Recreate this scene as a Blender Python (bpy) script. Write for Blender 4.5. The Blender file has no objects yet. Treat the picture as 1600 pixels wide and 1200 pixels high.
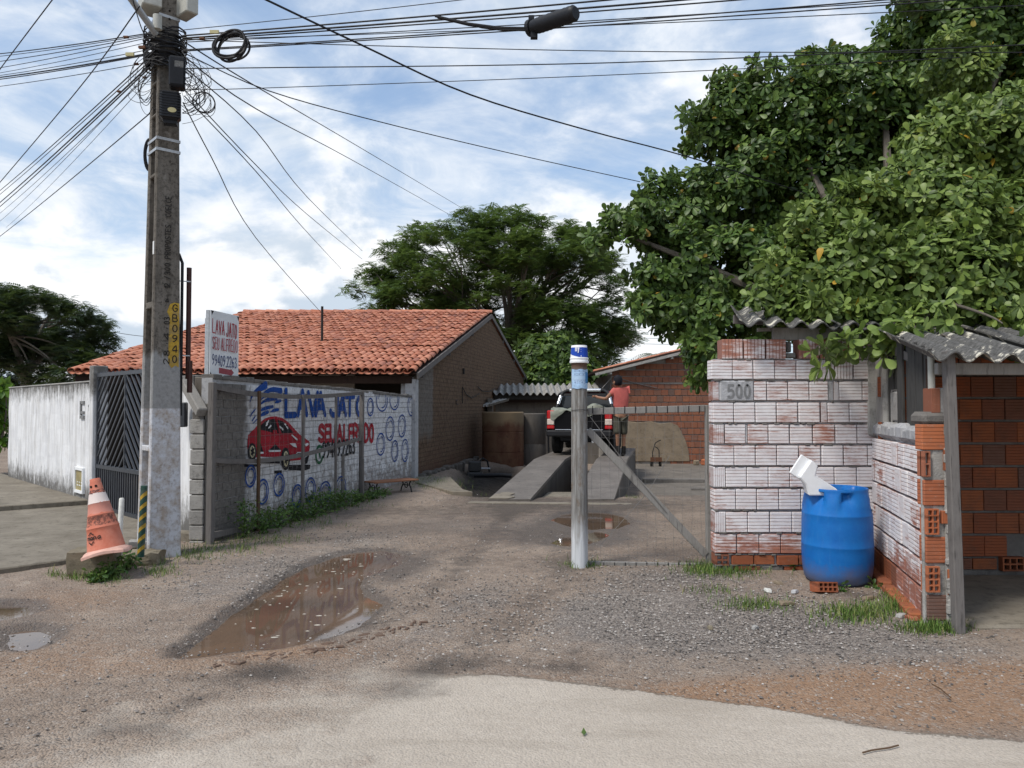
import bpy, bmesh, math, random
import numpy as np
from mathutils import Vector, Matrix, Quaternion

random.seed(11)
rng = np.random.default_rng(11)
SC = bpy.context.scene
COL = SC.collection
R = math.radians
V = Vector

# ------------------------------------------------------------------ camera
F, PITCH, EYE = 1202.0, R(1.67), 1.6
cd = bpy.data.cameras.new('camera'); cam = bpy.data.objects.new('camera', cd); COL.objects.link(cam)
cam.location = (0, 0, EYE); cam.rotation_euler = (math.pi / 2 + PITCH, 0, 0)
cd.sensor_width = 36; cd.lens = F / 1600 * 36; cd.clip_start = .05; cd.clip_end = 3000
SC.camera = cam
# ------------------------------------------------------------------ exposure
vs = SC.view_settings
vs.view_transform = 'Standard'; vs.look = 'None'; vs.gamma = 1; vs.use_curve_mapping = False
vs.exposure = 1.06
# ------------------------------------------------------------------ sun (soft, through cloud)
SUN_EL, SUN_AZ = R(56), R(-128)      # azimuth from +Y, clockwise: the sun stands behind the camera's left shoulder
sd = bpy.data.lights.new('sun', 'SUN'); sd.energy = 1.5; sd.angle = R(14); sd.color = (1, .95, .87)
so = bpy.data.objects.new('sun', sd); COL.objects.link(so)
sdir = V((math.sin(SUN_AZ) * math.cos(SUN_EL), math.cos(SUN_AZ) * math.cos(SUN_EL), math.sin(SUN_EL)))
so.rotation_euler = sdir.to_track_quat('Z', 'Y').to_euler()
# ------------------------------------------------------------------ sky with clouds
W = bpy.data.worlds.new('World'); SC.world = W; W.use_nodes = True
def world():
    nt = W.node_tree; n = nt.nodes; l = nt.links; n.clear()
    def add(t, **k):
        x = n.new('ShaderNode' + t)
        for a, b in k.items(): setattr(x, a, b)
        return x
    out = add('OutputWorld'); bg = add('Background'); bg.inputs[1].default_value = .078
    l.new(bg.outputs[0], out.inputs[0])
    sky = add('TexSky', sky_type='NISHITA'); sky.sun_disc = False
    sky.sun_elevation = SUN_EL; sky.sun_rotation = SUN_AZ; sky.air_density = 1.0; sky.dust_density = .6; sky.ozone_density = 1.5
    tc = add('TexCoord'); sep = add('SeparateXYZ'); l.new(tc.outputs['Generated'], sep.inputs[0])
    def m(op, a, b=None, c=None, clamp=False):
        x = add('Math', operation=op); x.use_clamp = clamp
        for i, v in enumerate((a, b, c)):
            if v is None: continue
            if isinstance(v, (int, float)): x.inputs[i].default_value = v
            else: l.new(v, x.inputs[i])
        return x.outputs[0]
    zz = m('MAXIMUM', sep.outputs[2], 0.0)
    den = m('ADD', zz, .16)
    cx = m('DIVIDE', sep.outputs[0], den); cy = m('DIVIDE', sep.outputs[1], den)
    comb = add('CombineXYZ'); l.new(cx, comb.inputs[0]); l.new(cy, comb.inputs[1])
    def noise(scale, off, det, rough, dist=0.0, src=comb.outputs[0]):
        mp = add('Mapping'); mp.inputs['Location'].default_value = off; l.new(src, mp.inputs[0])
        x = add('TexNoise'); x.inputs['Scale'].default_value = scale; x.inputs['Detail'].default_value = det
        x.inputs['Roughness'].default_value = rough; x.inputs['Distortion'].default_value = dist
        l.new(mp.outputs[0], x.inputs['Vector']); return x.outputs[0]
    def mr(v, a, b, c=0., d=1.):
        x = add('MapRange', interpolation_type='SMOOTHSTEP'); l.new(v, x.inputs[0])
        for i, q in enumerate((a, b, c, d)): x.inputs[i + 1].default_value = q
        return x.outputs[0]
    def mix(f, a, b):
        x = add('MixRGB')
        for i, v in enumerate((f, a, b)):
            if isinstance(v, (int, float)): x.inputs[i].default_value = v
            elif isinstance(v, tuple): x.inputs[i].default_value = (*v, 1)
            else: l.new(v, x.inputs[i])
        return x.outputs[0]
    gen = tc.outputs['Generated']
    big = noise(.62, (3.1, 1.7, 0), 9, .56, .5)
    fine = noise(2.3, (7.3, 2.2, 4), 8, .62, .7)
    # heaped clouds: noise on the direction itself, so they stand upright; sampled twice to light their upper edges
    def heap(dz): 
        mp = add('Mapping'); mp.inputs['Location'].default_value = (1.9, .6, dz); mp.inputs['Scale'].default_value = (1, 1, 1.55); l.new(gen, mp.inputs[0])
        x = add('TexNoise'); x.inputs['Scale'].default_value = 2.7; x.inputs['Detail'].default_value = 10; x.inputs['Roughness'].default_value = .56; x.inputs['Distortion'].default_value = .25
        l.new(mp.outputs[0], x.inputs['Vector']); return x.outputs[0]
    h0, h1 = heap(.4), heap(.455)
    low = mr(sep.outputs[2], .0, .42, .10, 0.)
    cov = m('ADD', m('ADD', m('MULTIPLY', big, .40), m('MULTIPLY', fine, .24)), m('MULTIPLY', h0, .36))
    cov = m('ADD', cov, low)
    mask = mr(cov, .42, .58)
    lit = mr(m('SUBTRACT', h0, h1), -.035, .045)
    heapm = mr(m('ADD', h0, m('MULTIPLY', low, .9)), .49, .60)
    thin = mix(mr(fine, .36, .66), (3.5, 4.3, 5.4), (5.5, 5.85, 6.3))
    puff = mix(lit, (3.9, 4.5, 5.2), (6.75, 6.8, 6.9))
    cl = mix(heapm, thin, puff)
    skyb = mix(.30, sky.outputs[0], (3.5, 4.7, 6.4))
    l.new(mix(mask, skyb, cl), bg.inputs[0])
world()

# ------------------------------------------------------------------ helpers
def ray(x, y):
    u, v = (x - 800) / F, (600 - y) / F
    return V((u, math.cos(PITCH) - v * math.sin(PITCH), math.sin(PITCH) + v * math.cos(PITCH)))
def at(x, y, d):
    r = ray(x, y); return V((0, 0, EYE)) + r * (d / r.y)
def gnd(x, y, z=0.):
    r = ray(x, y); return V((0, 0, EYE)) + r * ((z - EYE) / r.z)
def ss(a, b, x):
    t = np.clip((np.asarray(x, float) - a) / (b - a), 0, 1); return t * t * (3 - 2 * t)
def gz(X, Y):
    return float(-.35 * ss(12.8, 17.5, Y) * ss(.9, 2.2, X - (-5.28 + .18 * Y)))

def tag(o, label=None, cat=None, group=None, kind=None):
    if label: o['label'] = label
    if cat: o['category'] = cat
    if group: o['group'] = group
    if kind: o['kind'] = kind
    return o
def thing(name, label, cat, loc=(0, 0, 0), group=None):
    o = bpy.data.objects.new(name, None); COL.objects.link(o); o.location = loc; o.empty_display_size = .1
    return tag(o, label, cat, group)
def link(name, me, parent=None):
    o = bpy.data.objects.new(name, me); COL.objects.link(o)
    if parent is not None:
        o.parent = parent
        q, off = parent, V((0, 0, 0))
        M = Matrix.Identity(4)
        ch = []
        while q is not None: ch.append(q); q = q.parent
        for q in reversed(ch): M = M @ q.matrix_parent_inverse @ q.matrix_basis
        o.matrix_parent_inverse = M.inverted()
    return o
def frame(o, x, y, z):
    """matrix from an origin and three axes (axes may carry a scale)"""
    m = Matrix.Identity(4)
    for i in range(3):
        m[i][0], m[i][1], m[i][2], m[i][3] = x[i], y[i], z[i], o[i]
    return m
UX, UY, UZ = V((1, 0, 0)), V((0, 1, 0)), V((0, 0, 1))

class MB:
    def __init__(s): s.v = []; s.f = []; s.mi = []; s.cur = 0; s.M = None
    def add(s, vs, fs):
        k = len(s.v)
        if s.M is not None: vs = [s.M @ V(p) for p in vs]
        s.v.extend([tuple(p) for p in vs])
        for f in fs: s.f.append([i + k for i in f]); s.mi.append(s.cur)
        return s
    def box(s, c, size, M=None):
        hx, hy, hz = size[0] / 2, size[1] / 2, size[2] / 2
        p = [V((c[0] + a * hx, c[1] + b * hy, c[2] + d * hz)) for a in (-1, 1) for b in (-1, 1) for d in (-1, 1)]
        if M is not None: p = [M @ q for q in p]
        return s.add(p, [(0, 1, 3, 2), (4, 6, 7, 5), (0, 4, 5, 1), (2, 3, 7, 6), (0, 2, 6, 4), (1, 5, 7, 3)])
    def beam(s, a, b, w, h, up=UZ):
        a, b = V(a), V(b); d = b - a; L = d.length; d.normalize()
        x = d.cross(up)
        if x.length < 1e-4: x = d.cross(UX)
        x.normalize(); z = x.cross(d)
        return s.box((0, 0, 0), (1, 1, 1), frame((a + b) / 2, x * w, d * L, z * h))
    def tube(s, pts, r, n=8, caps=True):
        pts = [V(p) for p in pts]
        if isinstance(r, (int, float)): r = [r] * len(pts)
        vs, fs = [], []; ref = None
        for i, p in enumerate(pts):
            d = (pts[min(i + 1, len(pts) - 1)] - pts[max(i - 1, 0)])
            if d.length < 1e-9: d = V((0, 0, 1))
            d.normalize()
            if ref is None: ref = d.orthogonal().normalized()
            ref = (ref - d * ref.dot(d))
            if ref.length < 1e-6: ref = d.orthogonal()
            ref.normalize(); b = d.cross(ref)
            for k in range(n):
                a = 2 * math.pi * k / n
                vs.append(p + (ref * math.cos(a) + b * math.sin(a)) * r[i])
        for i in range(len(pts) - 1):
            for k in range(n):
                k2 = (k + 1) % n
                fs.append((i * n + k, i * n + k2, (i + 1) * n + k2, (i + 1) * n + k))
        if caps:
            fs.append(tuple(range(n - 1, -1, -1))); fs.append(tuple((len(pts) - 1) * n + k for k in range(n)))
        return s.add(vs, fs)
    def lathe(s, prof, n=24, c=(0, 0, 0), M=None):
        vs, fs = [], []
        for (r, z) in prof:
            for k in range(n):
                a = 2 * math.pi * k / n
                p = V((c[0] + r * math.cos(a), c[1] + r * math.sin(a), c[2] + z))
                vs.append(M @ p if M is not None else p)
        m = len(prof)
        for i in range(m - 1):
            for k in range(n):
                k2 = (k + 1) % n; fs.append((i * n + k, i * n + k2, (i + 1) * n + k2, (i + 1) * n + k))
        if prof[0][0] > 1e-4: fs.append(tuple(range(n - 1, -1, -1)))
        if prof[-1][0] > 1e-4: fs.append(tuple((m - 1) * n + k for k in range(n)))
        return s.add(vs, fs)
    def prism(s, poly, a, b, M=None):
        """poly in 2D (x, z) extruded along y from a to b"""
        n = len(poly)
        vs = [V((p[0], a, p[1])) for p in poly] + [V((p[0], b, p[1])) for p in poly]
        if M is not None: vs = [M @ q for q in vs]
        fs = [tuple(range(n)), tuple(range(2 * n - 1, n - 1, -1))]
        for i in range(n):
            j = (i + 1) % n; fs.append((i, i + n, j + n, j))
        return s.add(vs, fs)
    def build(s, name, mats, parent=None, smooth=False, bevel=0):
        me = bpy.data.meshes.new(name); me.from_pydata(s.v, [], s.f)
        mats = mats if isinstance(mats, (list, tuple)) else [mats]
        for m in mats: me.materials.append(m)
        if len(mats) > 1: me.polygons.foreach_set('material_index', s.mi)
        bm = bmesh.new(); bm.from_mesh(me)
        bmesh.ops.recalc_face_normals(bm, faces=bm.faces)
        if bevel:
            es = [e for e in bm.edges if len(e.link_faces) == 2 and e.calc_face_angle(0) > .5]
            bmesh.ops.bevel(bm, geom=es, offset=bevel, segments=1, affect='EDGES', profile=.5)
        bm.to_mesh(me); bm.free()
        if smooth:
            me.polygons.foreach_set('use_smooth', [True] * len(me.polygons))
            if smooth != 'all':
                try: me.set_sharp_from_angle(angle=R(smooth if smooth is not True else 40))
                except Exception: pass
        me.update()
        return link(name, me, parent)

def np_mesh(name, verts, faces, mat, parent=None, col=None, smooth=False):
    """big meshes from numpy arrays; faces (n,4) or (n,3)"""
    me = bpy.data.meshes.new(name)
    nv, nf, k = len(verts), len(faces), faces.shape[1]
    me.vertices.add(nv); me.vertices.foreach_set('co', np.asarray(verts, np.float32).ravel())
    me.loops.add(nf * k); me.loops.foreach_set('vertex_index', np.asarray(faces, np.int32).ravel())
    me.polygons.add(nf); me.polygons.foreach_set('loop_start', np.arange(0, nf * k, k, dtype=np.int32))
    me.polygons.foreach_set('loop_total', np.full(nf, k, np.int32))
    me.polygons.foreach_set('use_smooth', np.full(nf, smooth))
    if col is not None:
        for nm, arr in col.items():
            a = me.attributes.new(nm, 'FLOAT', 'POINT'); a.data.foreach_set('value', np.asarray(arr, np.float32))
    for m in (mat if isinstance(mat, (list, tuple)) else [mat]): me.materials.append(m)
    me.update(calc_edges=True)
    return link(name, me, parent)

# ------------------------------------------------------------------ material helper
class T:
    def __init__(s, name, rough=.8, spec=.3, metal=0.):
        s.m = bpy.data.materials.new(name); s.m.use_nodes = True
        s.nt = s.m.node_tree; s.b = s.nt.nodes['Principled BSDF']; s.out = s.nt.nodes['Material Output']
        s.b.inputs['Roughness'].default_value = rough
        s.b.inputs['Specular IOR Level'].default_value = spec
        s.b.inputs['Metallic'].default_value = metal
    def set(s, sock, v):
        if isinstance(v, bpy.types.NodeSocket): s.nt.links.new(v, sock)
        elif isinstance(v, (tuple, list)) and sock.type == 'RGBA' and len(v) == 3: sock.default_value = (*v, 1)
        else: sock.default_value = v
    def n(s, t, ins=None, **kw):
        x = s.nt.nodes.new('ShaderNode' + t)
        for k, v in kw.items(): setattr(x, k, v)
        for k, v in (ins or {}).items(): s.set(x.inputs[k], v)
        return x
    def pos(s): return s.n('NewGeometry').outputs['Position']
    def obj(s): return s.n('TexCoord').outputs['Object']
    def rnd(s): return s.n('ObjectInfo').outputs['Random']
    def island(s): return s.n('NewGeometry').outputs['Random Per Island']
    def attr(s, a): return s.n('Attribute', attribute_name=a).outputs['Fac']
    def map(s, vec, scale=(1, 1, 1), rot=(0, 0, 0), loc=(0, 0, 0)):
        return s.n('Mapping', {'Vector': vec, 'Scale': scale, 'Rotation': rot, 'Location': loc}).outputs[0]
    def noise(s, scale, det=5, rough=.6, vec=None, dist=0.):
        return s.n('TexNoise', {'Vector': vec if vec is not None else s.pos(), 'Scale': scale, 'Detail': det, 'Roughness': rough, 'Distortion': dist}).outputs[0]
    def vor(s, scale, vec=None, out='Distance', feature='F1'):
        return s.n('TexVoronoi', {'Vector': vec if vec is not None else s.pos(), 'Scale': scale}, feature=feature).outputs[out]
    def mr(s, v, a, b, c=0., d=1.):
        return s.n('MapRange', {0: v, 1: a, 2: b, 3: c, 4: d}).outputs[0]
    def math(s, op, a, b=0., clamp=False):
        return s.n('Math', {0: a, 1: b}, operation=op, use_clamp=clamp).outputs[0]
    def mix(s, f, a, b, bt='MIX'):
        return s.n('MixRGB', {0: f, 1: a, 2: b}, blend_type=bt).outputs[0]
    def ramp(s, f, stops):
        x = s.n('ValToRGB', {0: f}); e = x.color_ramp.elements
        while len(e) < len(stops): e.new(.5)
        for q, (p, c) in zip(e, stops): q.position = p; q.color = (*c, 1)
        return x.outputs[0]
    def xyz(s, vec):
        return s.n('SeparateXYZ', {0: vec}).outputs
    def bump(s, h, strength=.5, dist=.01, nrm=None):
        ins = {'Height': h, 'Strength': strength, 'Distance': dist}
        if nrm is not None: ins['Normal'] = nrm
        o = s.n('Bump', ins).outputs[0]; s.set(s.b.inputs['Normal'], o); return o
    def base(s, c): s.set(s.b.inputs['Base Color'], c); return s
    def rough(s, c): s.set(s.b.inputs['Roughness'], c); return s

MAT = {}
def simple(name, col, rough=.6, var=.15, scale=12., spec=.3, metal=0., bump=0., bdist=.004, dirt=None, dirt_amt=.5):
    t = T(name, rough, spec, metal)
    nz = t.noise(scale, 5, .65)
    lo = tuple(c * (1 - var) for c in col); hi = tuple(min(1, c * (1 + var)) for c in col)
    c = t.mix(t.mr(nz, .3, .7), lo, hi)
    if dirt: c = t.mix(t.math('MULTIPLY', t.mr(t.noise(scale * .33, 6, .7), .48, .7), dirt_amt), c, dirt)
    t.base(c)
    if bump: t.bump(t.noise(scale * 4, 4, .7), bump, bdist)
    MAT[name] = t.m
    return t.m

def M_ground():
    t = T('ground_dirt', .92, .25); P = t.pos()
    road, red, gra, wet, dark = (t.attr(a) for a in ('road', 'red', 'gravel', 'wet', 'dark'))
    n1 = t.noise(.9, 8, .62); n2 = t.noise(5, 7, .68); n3 = t.noise(38, 5, .75); n4 = t.noise(130, 3, .7)
    v1 = t.vor(75, out='Color'); v2 = t.vor(75); v3 = t.vor(32, out='Color'); v3d = t.vor(32)
    def bw(c): return t.n('RGBToBW', {0: c}).outputs[0]
    v1b = bw(v1); v3b = bw(v3)
    dirt = t.mix(t.mr(n1, .35, .65), (.285, .213, .162), (.40, .312, .242))
    dirt = t.mix(t.mr(n2, .35, .68, 0, .55), dirt, (.175, .138, .112))
    redc = t.mix(t.mr(n2, .3, .7), (.30, .178, .105), (.39, .25, .16))
    grac = t.mix(t.mr(v1b, .1, .9), (.10, .092, .088), (.335, .30, .27))
    c = t.mix(t.mr(t.math('ADD', red, t.math('MULTIPLY', t.math('SUBTRACT', n2, .5), .7)), .25, .8), dirt, redc)
    gm = t.mr(t.math('ADD', gra, t.math('MULTIPLY', t.math('SUBTRACT', n2, .5), 1.1)), .25, .85)
    c = t.mix(t.math('MULTIPLY', gm, .72), c, grac)
    # scattered pale and dark grit everywhere
    c = t.mix(t.mr(v3b, .80, .86, 0, .35), c, (.38, .34, .30))
    c = t.mix(t.mr(v1b, .30, .14, 0, .6), c, (.085, .072, .062))
    c = t.mix(t.mr(v1b, .74, .88, 0, .6), c, (.43, .38, .33))
    c = t.mix(t.mr(n3, .54, .70, 0, .55), c, (.40, .335, .275))
    c = t.mix(t.mr(n4, .58, .72, 0, .5), c, (.10, .085, .072))
    # worn pale concrete road
    rc = t.mix(t.mr(n1, .3, .7), (.42, .36, .295), (.53, .465, .39))
    rc = t.mix(t.mr(v1b, .1, .9, .0, .5), rc, (.33, .285, .24))
    rc = t.mix(t.mr(n3, .5, .75, 0, .6), rc, (.56, .505, .44))
    rc = t.mix(t.mr(n4, .54, .70, 0, .6), rc, (.27, .23, .19))
    rc = t.mix(t.mr(n2, .60, .72, 0, .45), rc, (.30, .25, .205))
    n15 = t.noise(2.1, 7, .7)
    fz = t.attr('fuzz')
    wob = t.math('ADD', t.math('MULTIPLY', t.math('SUBTRACT', n2, .5), .75), t.math('MULTIPLY', t.math('SUBTRACT', n3, .5), .6))
    wob = t.math('ADD', wob, t.math('MULTIPLY', t.math('MULTIPLY', t.math('SUBTRACT', n15, .5), 2.2), fz))
    edge = t.math('ADD', road, wob)
    lo_ = t.mr(fz, 0, 1, .44, .15); hi_ = t.mr(fz, 0, 1, .56, .95)
    rm_ = t.n('MapRange', {0: edge, 1: lo_, 2: hi_}).outputs[0]
    stn = t.noise(1.3, 6, .7, t.map(P, (.5, 2.6, 1)))
    rc = t.mix(t.mr(stn, .50, .66, 0, .5), rc, (.30, .255, .205))
    c = t.mix(rm_, c, rc)
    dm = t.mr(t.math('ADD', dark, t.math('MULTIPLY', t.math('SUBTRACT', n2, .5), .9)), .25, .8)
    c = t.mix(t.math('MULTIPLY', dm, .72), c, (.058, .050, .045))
    c = t.mix(t.math('MULTIPLY', t.attr('pit'), .95), c, t.mix(t.mr(n2, .4, .65), (.012, .011, .010), (.05, .042, .036)))  # near-black hollows; between the ramps this paints the truck's underside shade
    wm = t.mr(t.math('ADD', wet, t.math('MULTIPLY', t.math('SUBTRACT', n2, .5), .5)), .3, .7)
    c = t.mix(t.math('MULTIPLY', wm, .58), c, (.052, .042, .036))
    t.base(c)
    t.rough(t.mr(wm, 0, 1, .92, .42))
    h = t.math('ADD', t.math('MULTIPLY', n3, .6), t.math('ADD', t.math('MULTIPLY', t.math('SUBTRACT', 1., v2), .5), t.math('MULTIPLY', n4, .3)))
    h = t.math('ADD', h, t.math('MULTIPLY', n2, 1.2))
    h = t.math('MULTIPLY', h, t.mr(rm_, 0, 1, 1., .4))
    t.bump(h, .9, .030)
    return t.m

def M_concrete(name, a, b, stain, rough=.88, vert=False, stain_amt=.6, bump=.5):
    t = T(name, rough, .25); P = t.pos()
    vec = t.map(P, (1, 1, .22)) if vert else P
    n1 = t.noise(2.2, 8, .65, vec); n2 = t.noise(11, 7, .7, vec); n3 = t.noise(70, 4, .7)
    c = t.mix(t.mr(n1, .33, .67), a, b)
    c = t.mix(t.mr(n2, .52, .70, 0, stain_amt), c, stain)
    c = t.mix(t.mr(n3, .58, .75, 0, .4), c, tuple(x * .45 for x in a))
    t.base(c); t.bump(t.math('ADD', n3, t.math('MULTIPLY', n2, 1.5)), bump, .008)
    MAT[name] = t.m; return t.m

def M_plaster():
    """white limewash with black mould running down from the top and up from the ground"""
    t = T('mouldy_white_plaster', .9, .2); P = t.pos(); z = t.xyz(P)[2]
    vs_ = t.map(P, (5.5, 5.5, .55)); st = t.noise(1.6, 8, .7, vs_)
    st2 = t.math('ADD', t.math('MULTIPLY', t.noise(3.0, 7, .72, t.map(P, (3, 3, .6))), .6), t.math('MULTIPLY', t.noise(9, 6, .75), .4))
    blot = t.noise(3, 8, .7)
    c = t.mix(t.mr(blot, .35, .65), (.66, .665, .68), (.80, .80, .80))
    c = t.mix(t.mr(st, .45, .62, 0, .55), c, (.40, .385, .37))
    top = t.mr(z, 1.55, 2.0, 0, .33); bot = t.mr(z, .62, .1, 0, .36)
    mask = t.math('ADD', st2, t.math('ADD', top, bot))
    c = t.mix(t.mr(mask, .60, .80, 0, .9), c, (.085, .078, .068))
    c = t.mix(t.mr(blot, .56, .70, 0, .45), c, (.44, .42, .40))
    fine = t.noise(30, 5, .75)
    c = t.mix(t.mr(fine, .58, .72, 0, .3), c, (.3, .29, .28))
    t.base(c); t.bump(t.math('ADD', t.noise(22, 5, .7), blot), .35, .008); MAT['plaster'] = t.m

def M_pole():
    t = T('weathered_pole_concrete', .9, .2); P = t.pos(); z = t.xyz(P)[2]
    vv = t.map(P, (6, 6, 1.1)); n1 = t.noise(1.6, 8, .72, vv); n2 = t.noise(26, 6, .75); n3 = t.noise(8, 6, .7)
    c = t.mix(t.mr(n1, .3, .7), (.085, .075, .062), (.21, .19, .165))
    c = t.mix(t.mr(n2, .48, .66, 0, .85), c, (.038, .033, .028))
    c = t.mix(t.mr(n3, .6, .74, 0, .5), c, (.36, .34, .31))
    # pale grey wash up to 2 m, limewash below 1.6 m
    a = t.math('ADD', z, t.math('MULTIPLY', t.math('SUBTRACT', n1, .5), .5))
    c = t.mix(t.mr(a, 2.18, 2.12, 0, .75), c, t.mix(t.mr(n2, .4, .65), (.33, .335, .335), (.25, .25, .25)))
    wash = t.mix(t.mr(n3, .42, .62), (.54, .555, .59), (.37, .32, .275))
    wash = t.mix(t.mr(n2, .50, .68, 0, .7), wash, (.20, .165, .135))
    c = t.mix(t.mr(z, 1.585, 1.57, 0, .92), c, wash)
    t.base(c); t.bump(t.math('ADD', n2, n3), .5, .006); MAT['pole'] = t.m

def brick_nodes(t, n_groove):
    o = t.xyz(t.obj())
    zz = t.math('MULTIPLY', t.math('ADD', o[2], .5), float(n_groove))
    fr = t.math('FRACT', zz)
    d = t.math('ABSOLUTE', t.math('SUBTRACT', fr, .5))      # .5 at groove centre
    return t.mr(d, .36, .47)                                # 1 in groove
def M_bricks():
    # whitewashed hollow brick
    t = T('whitewashed_hollow_brick', .9, .2); P = t.pos()
    g = brick_nodes(t, 6); r = t.rnd()
    vv = t.map(P, (2.2, 2.2, 16)); st = t.noise(2.0, 7, .72, vv); bl = t.noise(7, 6, .7)
    clay = t.mix(t.mr(bl, .3, .7), (.40, .145, .08), (.30, .10, .062))
    clay = t.mix(t.mr(t.noise(14, 5, .7), .5, .7, 0, .5), clay, (.22, .085, .055))
    white = t.mix(t.mr(bl, .3, .7), (.68, .635, .635), (.86, .835, .835))
    white = t.mix(t.mr(t.noise(1.7, 6, .7, t.map(P, (3, 3, 22))), .5, .72, 0, .55), white, (.56, .37, .33))
    zz = t.xyz(P)[2]
    # the wash is worn off low on the wall
    worn = t.math('ADD', t.mr(zz, .5, .15, 0, .24), t.mr(zz, 2.02, 2.1, 0, .2))
    f = t.math('ADD', st, t.math('ADD', t.math('ADD', t.mr(r, 0, 1, -.10, .05), t.math('MULTIPLY', t.math('SUBTRACT', t.noise(2.2, 5, .65), .52), .75)), worn))
    f = t.math('ADD', f, t.math('MULTIPLY', g, .10))
    c = t.mix(t.mr(f, .50, .70, 0, .93), white, clay)
    pinky = t.mix(.5, white, (.52, .30, .25))
    c = t.mix(t.mr(f, .42, .52, 0, .55), c, pinky) if False else c
    c = t.mix(t.math('MULTIPLY', g, .55), c, (.22, .125, .105))
    c = t.mix(t.mr(t.noise(18, 6, .75), .60, .73, 0, .5), c, (.17, .15, .14))
    t.base(c)
    h = t.math('ADD', t.math('MULTIPLY', g, -1.), t.math('MULTIPLY', t.noise(60, 4, .7), .35))
    t.bump(h, .8, .005); MAT['wbrick'] = t.m
    # raw clay hollow brick
    for nm, k, dk in (('obrick', 1., .35), ('fbrick', .74, .5), ('dbrick', .80, .6), ('shade_brick', .66, .65)):  # last one: shade of the open bay painted in by darkening the clay
        t = T('raw_clay_brick_' + nm, .88, .25); P = t.pos(); g = brick_nodes(t, 7); r = t.rnd()
        bl = t.noise(8, 6, .7)
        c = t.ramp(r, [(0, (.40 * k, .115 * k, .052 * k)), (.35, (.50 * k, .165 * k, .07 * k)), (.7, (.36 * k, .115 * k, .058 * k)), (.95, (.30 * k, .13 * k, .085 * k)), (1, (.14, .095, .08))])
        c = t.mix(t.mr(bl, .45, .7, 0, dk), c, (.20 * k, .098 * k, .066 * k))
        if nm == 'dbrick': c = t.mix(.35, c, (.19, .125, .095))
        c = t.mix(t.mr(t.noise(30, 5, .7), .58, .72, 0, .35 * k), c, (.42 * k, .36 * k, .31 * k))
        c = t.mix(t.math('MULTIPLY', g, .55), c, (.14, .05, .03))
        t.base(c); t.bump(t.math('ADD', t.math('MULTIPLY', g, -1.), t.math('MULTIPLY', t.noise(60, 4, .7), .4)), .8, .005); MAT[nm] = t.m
    # limewashed common brick of the painted wall
    t = T('limewashed_wall_brick', .92, .15); P = t.pos(); r = t.rnd(); y = t.xyz(P)[1]; z = t.xyz(P)[2]
    bl = t.noise(6, 7, .72); b2 = t.noise(24, 6, .75)
    c = t.mix(t.mr(bl, .35, .68), (.70, .705, .72), (.54, .54, .545))
    c = t.mix(t.mr(b2, .52, .68, 0, .75), c, (.30, .285, .275))
    low = t.mr(z, .75, .05, 0, .32)
    c = t.mix(t.mr(t.math('ADD', bl, low), .58, .78, 0, .85), c, (.23, .20, .18))
    bare = t.mr(t.math('ADD', y, t.math('MULTIPLY', t.math('SUBTRACT', bl, .5), .5)), 9.93, 9.80)
    grey = t.mix(t.mr(b2, .35, .65), (.20, .185, .17), (.105, .098, .09))
    c = t.mix(bare, c, grey)
    t.base(c); t.bump(t.math('ADD', b2, bl), .7, .01); MAT['mbrick'] = t.m
    return
def M_mural(nm, col, speck=(.52, .53, .55)):
    t = T('wall_paint_' + nm, .85, .2); P = t.pos()
    b2 = t.noise(26, 6, .75); bl = t.noise(6, 6, .7)
    c = t.mix(t.mr(bl, .3, .7), tuple(x * .8 for x in col), tuple(min(1, x * 1.2) for x in col))
    c = t.mix(t.mr(b2, .60, .72, 0, .6), c, speck)
    yz = t.xyz(P); cv = t.n('CombineXYZ', {0: yz[1], 1: yz[2], 2: 0.}).outputs[0]
    br = t.n('TexBrick', {'Vector': cv, 'Scale': 1., 'Mortar Size': .006, 'Brick Width': .21, 'Row Height': .1, 'Color1': (1, 1, 1), 'Color2': (.9, .9, .9), 'Mortar': (0, 0, 0)})
    c = t.mix(t.math('MULTIPLY', br.outputs['Fac'], .45), c, tuple(x * .35 + .04 for x in col))
    t.base(c); t.bump(t.math('ADD', t.math('MULTIPLY', br.outputs['Fac'], -1.), b2), .7, .01); MAT['mural_' + nm] = t.m

def M_wood(name, a, b, dk, sc=(26, 26, 2.2), rough=.85):
    t = T(name, rough, .2); P = t.pos()
    st = t.noise(1.4, 7, .7, t.map(P, sc)); bl = t.noise(5, 5, .65)
    c = t.mix(t.mr(st, .32, .68), a, b); c = t.mix(t.mr(st, .56, .66, 0, .8), c, dk)
    c = t.mix(t.mr(bl, .55, .75, 0, .5), c, dk)
    t.base(c); t.bump(st, .6, .006); MAT[name] = t.m; return t.m

def M_tile():
    t = T('clay_roof_tile', .85, .25); r = t.rnd(); isl = t.island(); P = t.pos()
    f = t.math('FRACT', t.math('ADD', r, isl))
    c = t.ramp(f, [(0, (.36, .128, .075)), (.3, (.46, .175, .10)), (.6, (.55, .245, .155)), (.85, (.42, .17, .11)), (1, (.30, .125, .088))])
    bl = t.noise(1.1, 7, .7); b2 = t.noise(9, 7, .75)
    c = t.mix(t.mr(t.math('ADD', b2, t.mr(bl, .4, .7, 0, .12)), .60, .72, 0, .85), c, (.06, .05, .045))
    c = t.mix(t.mr(t.noise(5, 6, .7), .58, .75, 0, .5), c, (.62, .36, .25))
    t.base(c); t.bump(t.noise(50, 4, .7), .3, .004); MAT['tile'] = t.m

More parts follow.
